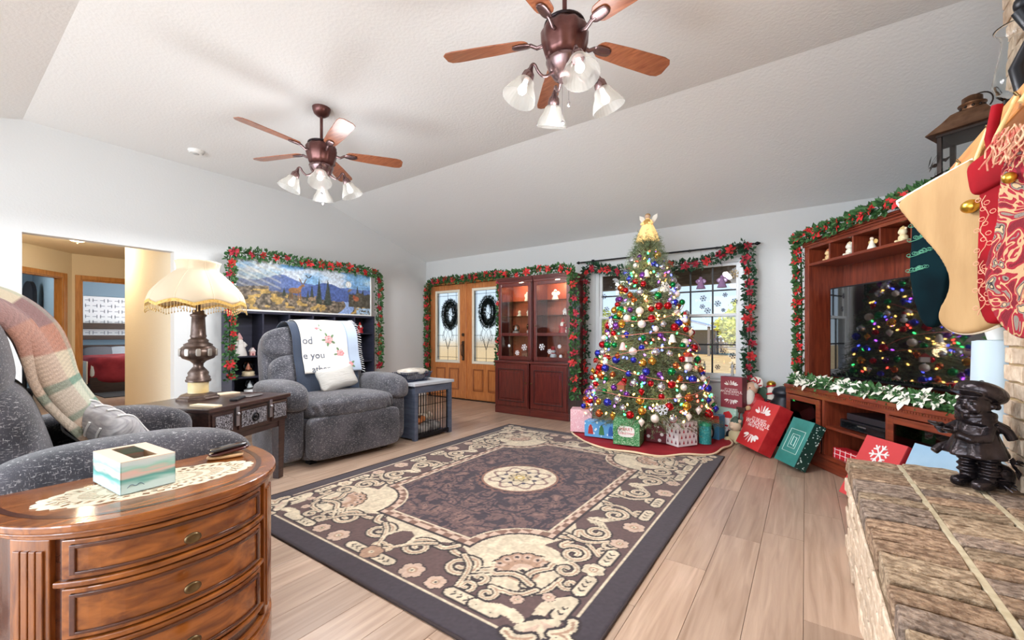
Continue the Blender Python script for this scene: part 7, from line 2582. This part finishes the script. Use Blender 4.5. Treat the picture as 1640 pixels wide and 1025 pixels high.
HE = thing('brick_hearth', 'raised tumbled-brick hearth in the right foreground', 'hearth', (0, 0, 0))
MB().bx(HX0 + .012, HX1, HY0, HY1 - .012, 0, HZ - .015).build('mortar_core', P('brown_mortar', S(112, 90, 64), .95, bump=.5, bscale=80), HE)
g = random.Random(15)
def rough_brick(sx_, sy_, sz_, seed):
    gg = random.Random(seed)
    n = 4
    b = MB()
    big = max(range(3), key=lambda i: (sx_, sy_, sz_)[i])
    N = [1, 1, 1]; N[big] = 4
    vs = {}
    V = []; Fs = []
    def vert(i, j, k):
        key = (i, j, k)
        if key not in vs:
            a = .004
            vs[key] = len(V)
            V.append((sx_ * (i / N[0] - .5) + gg.uniform(-a, a), sy_ * (j / N[1] - .5) + gg.uniform(-a, a), sz_ * (k / N[2] - .5) + gg.uniform(-a, a) * .8))
        return vs[key]
    for ax in range(3):
        u_, v_ = (ax + 1) % 3, (ax + 2) % 3
        for w_, fl in ((0, 1), (N[ax], 0)):
            for a in range(N[u_]):
                for c in range(N[v_]):
                    def K(p, q):
                        t_ = [0, 0, 0]; t_[ax] = w_; t_[u_] = p; t_[v_] = q
                        return vert(*t_)
                    f = (K(a, c), K(a + 1, c), K(a + 1, c + 1), K(a, c + 1))
                    Fs.append(f[::-1] if fl else f)
    return b.add(V, Fs).mesh('brick')
tops = [rough_brick(.197, .081, .07, k) for k in range(9)]
for k, me in enumerate(tops):
    me.materials.append((M_BRICK, M_BRICKG, M_BRICKB)[k % 3])
pitch = .0985
nrow = int((HY1 - HY0) / pitch)
for r in range(nrow):
    y = HY1 - .044 - r * pitch
    for c in range(3):
        x_ = HX0 + .104 + c * .2175
        o = mkobj('brick', tops[g.randrange(9)], None, HE, .004, (x_, y, HZ - .035 + g.uniform(-.004, .003)), (g.uniform(-.02, .02), g.uniform(-.015, .015), g.uniform(-.012, .012) + (PI if g.random() < .5 else 0)), 1)
for c in range(1, 3):
    xx = HX0 + .104 + c * .2175 - .10875
    MB().bx(xx - .010, xx + .010, HY0, HY1 - .012, HZ - .03, HZ - .004).build('mortar_strip', P('pale_mortar', S(186, 172, 142), .95, 0, S(206, 194, 166), 30), HE, .003)
# front courses under the rowlock
fr_ = [rough_brick(.085, .205, .066, 20 + k) for k in range(4)]
for me in fr_:
    me.materials.append(M_BRICKL)
for cz in range(5):
    for k in range(16):
        y = HY1 - .11 - k * .2135 - (.105 if cz % 2 else 0)
        if y < HY0 + .1:
            continue
        mkobj('brick', fr_[(k + cz) % 4], None, HE, .004, (HX0 + .046 + g.uniform(-.003, .003), y, .037 + cz * .0745), (0, 0, g.uniform(-.012, .012)), 1)
    for k in range(2):
        if True:
            mkobj('brick', fr_[(k + cz + 1) % 4], None, HE, .004, (HX0 + .22 + k * .2135 + (.06 if cz % 2 else 0), HY1 - .046, .037 + cz * .0745), (0, 0, PI / 2), 1)

CHX, CHY0, CHY1 = .72, -.35, 2.78
CHM = thing('brick_chimney', 'tall pale brick chimney breast above the hearth at the right edge', 'chimney', (0, 0, 0))
MB().bx(CHX + .014, XR, CHY0, CHY1 - .014, HZ - .005, ZC - .01).bx(HX1, XR, CHY0, CHY1 - .014, 0, HZ - .005).build('mortar_core', M_MORTAR, CHM)
ch = [rough_brick(.09, .196, .064, 40 + k) for k in range(5)]
chh = [rough_brick(.09, .09, .064, 50 + k) for k in range(3)]
for me in ch + chh:
    me.materials.append(M_BRICKL)
cnt = 0
zr = HZ + .034
row = 0
while zr < ZC - .03:
    y = CHY1 - .001
    k = 0
    if row % 2:
        mkobj('brick', chh[row % 3], None, CHM, .003, (CHX + .046, y - .046, zr), (0, 0, 0), 1); cnt += 1
        y -= .105
    while y - .2 > 1.25 and cnt < 290:
        mkobj('brick', ch[(row + k * 2) % 5], None, CHM, .003, (CHX + .046 + g.uniform(-.003, .003), y - .099, zr), (0, 0, g.uniform(-.01, .01)), 1)
        cnt += 1
        y -= .208
        k += 1
    zr += .0745
    row += 1

# ================================================================ MANTEL AND STOCKINGS
MT = thing('mantel_shelf', 'thick honey oak mantel shelf on the brick chimney', 'mantel', (0, 0, 0))
M_MANT = wood('honey_oak', S(196, 124, 60), S(224, 158, 92), .35, (9, .9, 9), 5, .3)
MX, MZ0, MZ1, MYE = .50, 1.765, 1.83, 2.52
MB().bx(MX, CHX + .004, .0, MYE, MZ0, MZ1).build('shelf', M_MANT, MT, .006)
MB().bx(MX + .10, CHX + .004, .05, MYE - .06, MZ0 - .07, MZ0).build('lower_moulding', M_MANT, MT, .012)
HG = thing('hurricane_candle', 'clear glass hurricane candle holder standing on the mantel', 'candle holder', (.61, 2.23, MZ1))
MB().lathe([(.05, 0), (.052, .008), (.02, .02), (.012, .05), (.014, .10), (.03, .115), (.03, .12)], 18).build('foot', glass('clear_glass', (.97, .98, .98, 1)), HG)
MB().lathe([(.022, .12), (.048, .15), (.060, .19), (.050, .25), (.038, .31), (.036, .34), (.050, .375), (.056, .38)], 28, cap=False).build('chimney_glass', P('hurricane_glass', S(250, 252, 252), .02, trans=1.0, ior=1.25), HG, mods=[('SOLID', .002, 0)])
for yy, lab in ((1.97, 'black iron scroll stand on the mantel at the right edge'),):
    q = thing('iron_scroll', lab, 'ornament', (.56, yy, MZ1))
    MB().bx(-.06, .06, -.05, .05, 0, .015).build('base', M_BLACK, q, .003)
    MB().tube([(0, 0, .01), (-.02, .0, .12), (.02, 0, .22), (-.015, .0, .30)], .02, 8).ball((0, 0, .32), .03, 12, 8).build('scroll', M_BLACK, q)

def stocking(name, label, o0, dr, outline, mat, thick=.035, hook=None, group=None):
    n = math.hypot(*dr)
    dr = (dr[0] / n, dr[1] / n)
    ang = math.atan2(dr[1], dr[0])
    m = T(o0[0], o0[1], 0) @ rz(ang)
    t = thing(name, label, 'stocking', (o0[0], o0[1], 0), ang, 'stockings hanging from the mantel')
    out = smooth_path(outline + [outline[0]], 2)[:-1]
    b = MB().prism(out, -thick / 2, thick / 2)
    b.build('sock', mat, t, mods=[('REMESH', .007, 10)])
    inv = m.inverted()
    a_ = inv @ Vector((MX - .004, o0[1], 1.80)); c_ = inv @ Vector((MX - .012, o0[1], 1.815))
    k_ = inv @ Vector((MX + .02, o0[1], 1.80))
    MB().tube([tuple(k_), tuple(a_), tuple(c_)], .004, 6).build('hook', M_BRASS, t)
    hook_ = inv @ Vector((MX - .008, o0[1], 1.80))
    t['hx'] = 0.0
    del t['hx']
    MB().tube([(hook or (.0, 1.69))[:1] + (0,) + (hook or (.0, 1.69))[1:], tuple(((hook or (.0, 1.69))[0] * .5 + hook_.x * .5, hook_.y * .5, (hook or (.0, 1.69))[1] * .5 + .9)), tuple(hook_)], .006, 6).build('loop_cord', P('gold_cord', S(226, 200, 140), .6), t)
    return t
M_CRM = P('cream_velvet', S(158, 123, 80), .8, 0, S(178, 143, 98), 5, (2, 1, .6), bump=.25, bscale=14)
SA = stocking('stocking', 'large cream velvet stocking with rope edging hanging from the mantel', (.46, 2.03), (-.6, .8),
              [(-.001, 1.709), (.13, 1.680), (.268, 1.648), (.22, 1.575), (.167, 1.499), (.097, 1.404), (.060, 1.320), (.070, 1.262), (.103, 1.207), (.096, 1.155), (.046, 1.124), (-.011, 1.126), (-.071, 1.150), (-.11, 1.22), (-.095, 1.349), (-.063, 1.513)], M_CRM, .04)
edge = [(.268, 1.648), (.22, 1.575), (.167, 1.499), (.097, 1.404), (.060, 1.320), (.070, 1.262), (.103, 1.207), (.096, 1.155), (.046, 1.124), (-.011, 1.126), (-.071, 1.150)]
MB().tube([(p[0], 0, p[1]) for p in smooth_path(edge, 3)], .0045, 6).build('rope_edging', P('cream_cord', S(240, 228, 206), .8), SA)
MB().tube([(-.001, 0, 1.709), (.13, -.0, 1.684), (.268, 0, 1.652)], .006, 6).build('top_piping', MATS['cream_cord'], SA)
MB().ball((-.02, .035, 1.545), .026, 14, 9, (1, .8, .85)).build('jingle_bell', M_GOLD, SA)
M_GRV = P('teal_green_velvet', S(1, 16, 22), .9, 0, S(3, 28, 34), 6, spec=.1)
SG = stocking('stocking', 'dark teal velvet stocking with leafy embroidery behind the cream one', (.46, 2.36), (-.6, .8),
              [(-.055, 1.67), (.125, 1.66), (.128, 1.55), (.137, 1.43), (.135, 1.36), (.12, 1.272), (.085, 1.165), (.04, 1.143), (.006, 1.20), (-.012, 1.336), (-.044, 1.453)], M_GRV, .04)
def vine(mb, x0, z0, x1, z1, y, n=6, r=.0016):
    pts = [(x0 + (x1 - x0) * i / 12 + .012 * math.sin(i * 1.2), y, z0 + (z1 - z0) * i / 12) for i in range(13)]
    mb.tube(pts, r, 4)
    for i in range(1, 12):
        p = pts[i]
        s_ = 1 if i % 2 else -1
        ring = [(p[0] + s_ * (.012 + .009 * math.cos(q)), y - .0008, p[2] + .008 + .006 * math.sin(q)) for q in [2 * PI * k / 8 for k in range(8)]]
        mb.tube(ring, r * .8, 4, closed=True)
    return mb
vine(vine(vine(vine(MB(), .02, 1.60, .115, 1.58, .0205), .03, 1.54, .12, 1.52, .0205), .04, 1.47, .122, 1.455, .0205), .06, 1.40, .125, 1.39, .0205).build('embroidery', P('mint_thread', S(74, 140, 112), .6), SG)
M_RDV = P('scarlet_velvet', S(118, 2, 14), .85, 0, S(150, 8, 24), 6, spec=.2)
SR = stocking('stocking', 'bright red velvet stocking with gold scroll embroidery and folded cuff', (.45, 1.80), (-.45, .9),
              [(-.09, 1.63), (.05, 1.64), (.03, 1.542), (.038, 1.376), (.040, 1.227), (.015, 1.148), (-.03, 1.156), (-.085, 1.234), (-.092, 1.385), (-.09, 1.522)], M_RDV, .035)
MB().cushion((-.02, 0, 1.60), (.155, .065, .11), 5, 10, rot=(0, R_(10), 0)).build('cuff', M_RDV, SR)
MB().tube([(.0, 0, 1.63), (.012, 0, 1.70), (.004, -.01, 1.79)], .013, 7).build('hanging_loop', M_RDV, SR)
vine(vine(MB(), .005, 1.53, .015, 1.35, .018), .012, 1.34, .018, 1.18, .018).build('embroidery', P('gold_thread', S(226, 160, 130), .5), SR)
def tapestry():
    m, nt, b = nodes_of('floral_tapestry')
    tc = nt.nodes.new('ShaderNodeTexCoord')
    L = nt.links
    n = nt.nodes.new('ShaderNodeTexNoise'); n.inputs['Scale'].default_value = 13; n.inputs['Distortion'].default_value = 2.2; n.inputs['Detail'].default_value = 1.5
    L.new(tc.outputs['Object'], n.inputs['Vector'])
    rp = nt.nodes.new('ShaderNodeValToRGB'); rp.color_ramp.interpolation = 'CONSTANT'
    e = rp.color_ramp.elements
    stops = [(0, (112, 10, 28)), (.42, (150, 22, 42)), (.48, (190, 152, 112)), (.52, (146, 20, 40)), (.58, (128, 118, 108)), (.63, (44, 38, 42)), (.66, (196, 164, 126))]
    e[0].position, e[0].color = 0, S(*stops[0][1]); e[1].position, e[1].color = stops[1][0], S(*stops[1][1])
    for p_, c_ in stops[2:]:
        q = e.new(p_); q.color = S(*c_)
    L.new(n.outputs['Fac'], rp.inputs[0]); L.new(rp.outputs[0], b.inputs['Base Color'])
    b.inputs['Roughness'].default_value = .9
    n2 = nt.nodes.new('ShaderNodeTexNoise'); n2.inputs['Scale'].default_value = 300
    L.new(tc.outputs['Object'], n2.inputs['Vector'])
    bp = nt.nodes.new('ShaderNodeBump'); bp.inputs['Strength'].default_value = .4; bp.inputs['Distance'].default_value = .006
    L.new(n2.outputs['Fac'], bp.inputs['Height']); L.new(bp.outputs[0], b.inputs['Normal'])
    return m
STp = stocking('stocking', 'red and gold floral tapestry stocking with fringed cuff at the right edge', (.43, 1.55), (-.6, .8),
               [(-.11, 1.62), (-.02, 1.60), (.033, 1.55), (.036, 1.46), (.046, 1.37), (.07, 1.294), (.060, 1.196), (.018, 1.12), (-.031, 1.105), (-.085, 1.144), (-.11, 1.254), (-.115, 1.41)], tapestry(), .035)
b = MB()
g = random.Random(9)
for k in range(150):
    x_ = g.uniform(-.115, .035); y_ = g.choice((-1, 1)) * g.uniform(.016, .024); z_ = 1.635 - .02 * k / 150
    q = [(x_, y_, z_)]
    for i in range(4):
        q.append((q[-1][0] + g.uniform(-.012, .014), y_ * (1 + .25 * i) + g.uniform(-.006, .006), q[-1][2] - g.uniform(.012, .026)))
    b.tube(q, .0022, 4)
o = b.build('cuff_fringe', P('fringe_thread', S(222, 186, 150), .9, 0, S(196, 96, 84), 60), STp)
o['kind'] = 'stuff'
MB().ball((-.0, .028, 1.505), .014, 10, 7).build('gold_button', M_GOLD, STp)


# ================================================================ STATUE ON THE HEARTH
SU = thing('bronze_statue', 'dark bronze statue of a child in a puffed cap and flared coat on the hearth', 'statue', (.590, 2.565, HZ + .002), R_(-42))
# local -y is where the figure looks (to the photo's left)
b = MB()
for s_ in (-1, 1):
    b.tube([(s_ * .032, .01, .03), (s_ * .036, .01, .08), (s_ * .036, .01, .14), (s_ * .03, .0, .20)], .027, 10)
    b.cushion((s_ * .034, -.022, .022), (.05, .10, .044), 3, 8)
    for z in (.065, .09, .115):
        b.tube([(s_ * .035 + .031 * math.cos(a), .01 + .031 * math.sin(a), z) for a in [2 * PI * i / 12 for i in range(12)]], .0055, 5, closed=True)
# flared coat with deep folds
b.lathe([(.090, .135), (.092, .145), (.082, .175), (.066, .22), (.054, .262), (.046, .285), (.03, .30)], 40, rad=lambda a, z: 1 + .09 * math.cos(7 * a + .5) * max(0, (.27 - z) / .13))
b.tube([(-.06, .02, .26), (-.055, -.03, .225), (-.02, -.058, .21), (.03, -.058, .205)], .012, 7)
b.tube([(.045, .03, .27), (.07, .05, .245), (.08, .06, .215)], .018, 8)          # scarf end blown back
b.tube([(.035, .04, .275), (.05, .075, .255), (.05, .095, .225)], .016, 8)
for k in range(3):                                                                   # wrapped scarf
    b.tube([(.052 * math.cos(a), -.006 + .046 * math.sin(a), .285 + k * .012 + .006 * math.sin(a * 2 + k)) for a in [2 * PI * i / 16 for i in range(16)]], .013, 7, closed=True)
# arms stretched forward, hands open
b.tube([(-.05, .0, .265), (-.075, -.05, .232), (-.06, -.10, .240), (-.045, -.135, .258)], .019, 9)
b.tube([(.05, -.01, .262), (.066, -.06, .222), (.035, -.10, .215), (.0, -.12, .232)], .019, 9)
for (hx, hy, hz) in ((-.042, -.150, .266), (-.006, -.132, .242)):
    b.cushion((hx, hy, hz), (.032, .036, .018), 2.6, 6)
    for f_ in range(4):
        b.tube([(hx - .012 + f_ * .008, hy - .012, hz), (hx - .013 + f_ * .009, hy - .032 + .003 * abs(f_ - 1.5), hz + .006), (hx - .013 + f_ * .009, hy - .040 + .004 * abs(f_ - 1.5), hz + .016)], .005, 5)
    b.tube([(hx + .014, hy, hz), (hx + .022, hy - .014, hz + .013)], .0055, 5)
# head, face and ears
b.ball((0, -.016, .350), .054, 20, 14, (.95, 1.0, 1.02))
b.tube([(0, -.062, .358), (0, -.074, .346), (0, -.066, .340)], .0075, 6)
for s_ in (-1, 1):
    b.ball((s_ * .024, -.054, .334), .019, 10, 7)
    b.ball((s_ * .052, -.004, .348), .013, 8, 6)
    b.tube([(s_ * .010, -.066, .371), (s_ * .022, -.064, .374), (s_ * .034, -.055, .370)], .0045, 5)
b.tube([(-.014, -.064, .322), (0, -.069, .319), (.014, -.064, .322)], .0055, 5)
b.ball((0, -.058, .306), .015, 8, 6)
# puffed cap tipped back, with a peak
b.cushion((0, .026, .398), (.155, .165, .085), 2.2, 14, rot=(R_(-24), 0, 0))
b.cushion((0, -.062, .402), (.095, .085, .013), 2.6, 8, rot=(R_(-20), 0, 0))
b.ball((0, .03, .442), .010, 8, 6)
for k in range(9):                                                                    # hair curls
    a = R_(20 + k * 18)
    b.ball((.054 * math.cos(a), .012 + .036 * math.sin(a), .345 + .008 * (k % 2)), .014, 7, 5)
# trouser leg of the coat tail and the mound behind the feet
b.tube([(-.088, .01, .165), (-.105, -.03, .15), (-.115, -.055, .125)], .016, 8)
b.cushion((.025, .060, .055), (.12, .085, .11), 2.3, 10)
M_STAT = P('statue_bronze', S(34, 30, 34), .26, .7, S(66, 58, 60), 14, bump=.3, bscale=60)
b.build('figure', M_STAT, SU, mods=[('REMESH', .0038, 2)])
b = MB()
g = random.Random(14)
for k in range(60):
    p = Vector((g.uniform(-.04, .09), g.uniform(.01, .11), g.uniform(.006, .14)))
    d = Vector((g.gauss(0, 1), g.gauss(0, 1), g.gauss(0, .8))).normalized() * .024
    s_ = d.cross(Vector((0, .3, 1))).normalized() * .010
    b.add([p - d, p + s_ + Vector((0, 0, .006)), p + d, p - s_ + Vector((0, 0, .006))], [(0, 1, 2, 3)])
b.build('bronze_leaves', M_STAT, SU, mods=[('SOLID', .003, 0)], kind='stuff')
for s_ in (-1, 1):
    MB().ball((s_ * .020, -.064, .358), .0065, 8, 6).build('eye', P('statue_eye', S(24, 22, 24), .2, .5), SU)
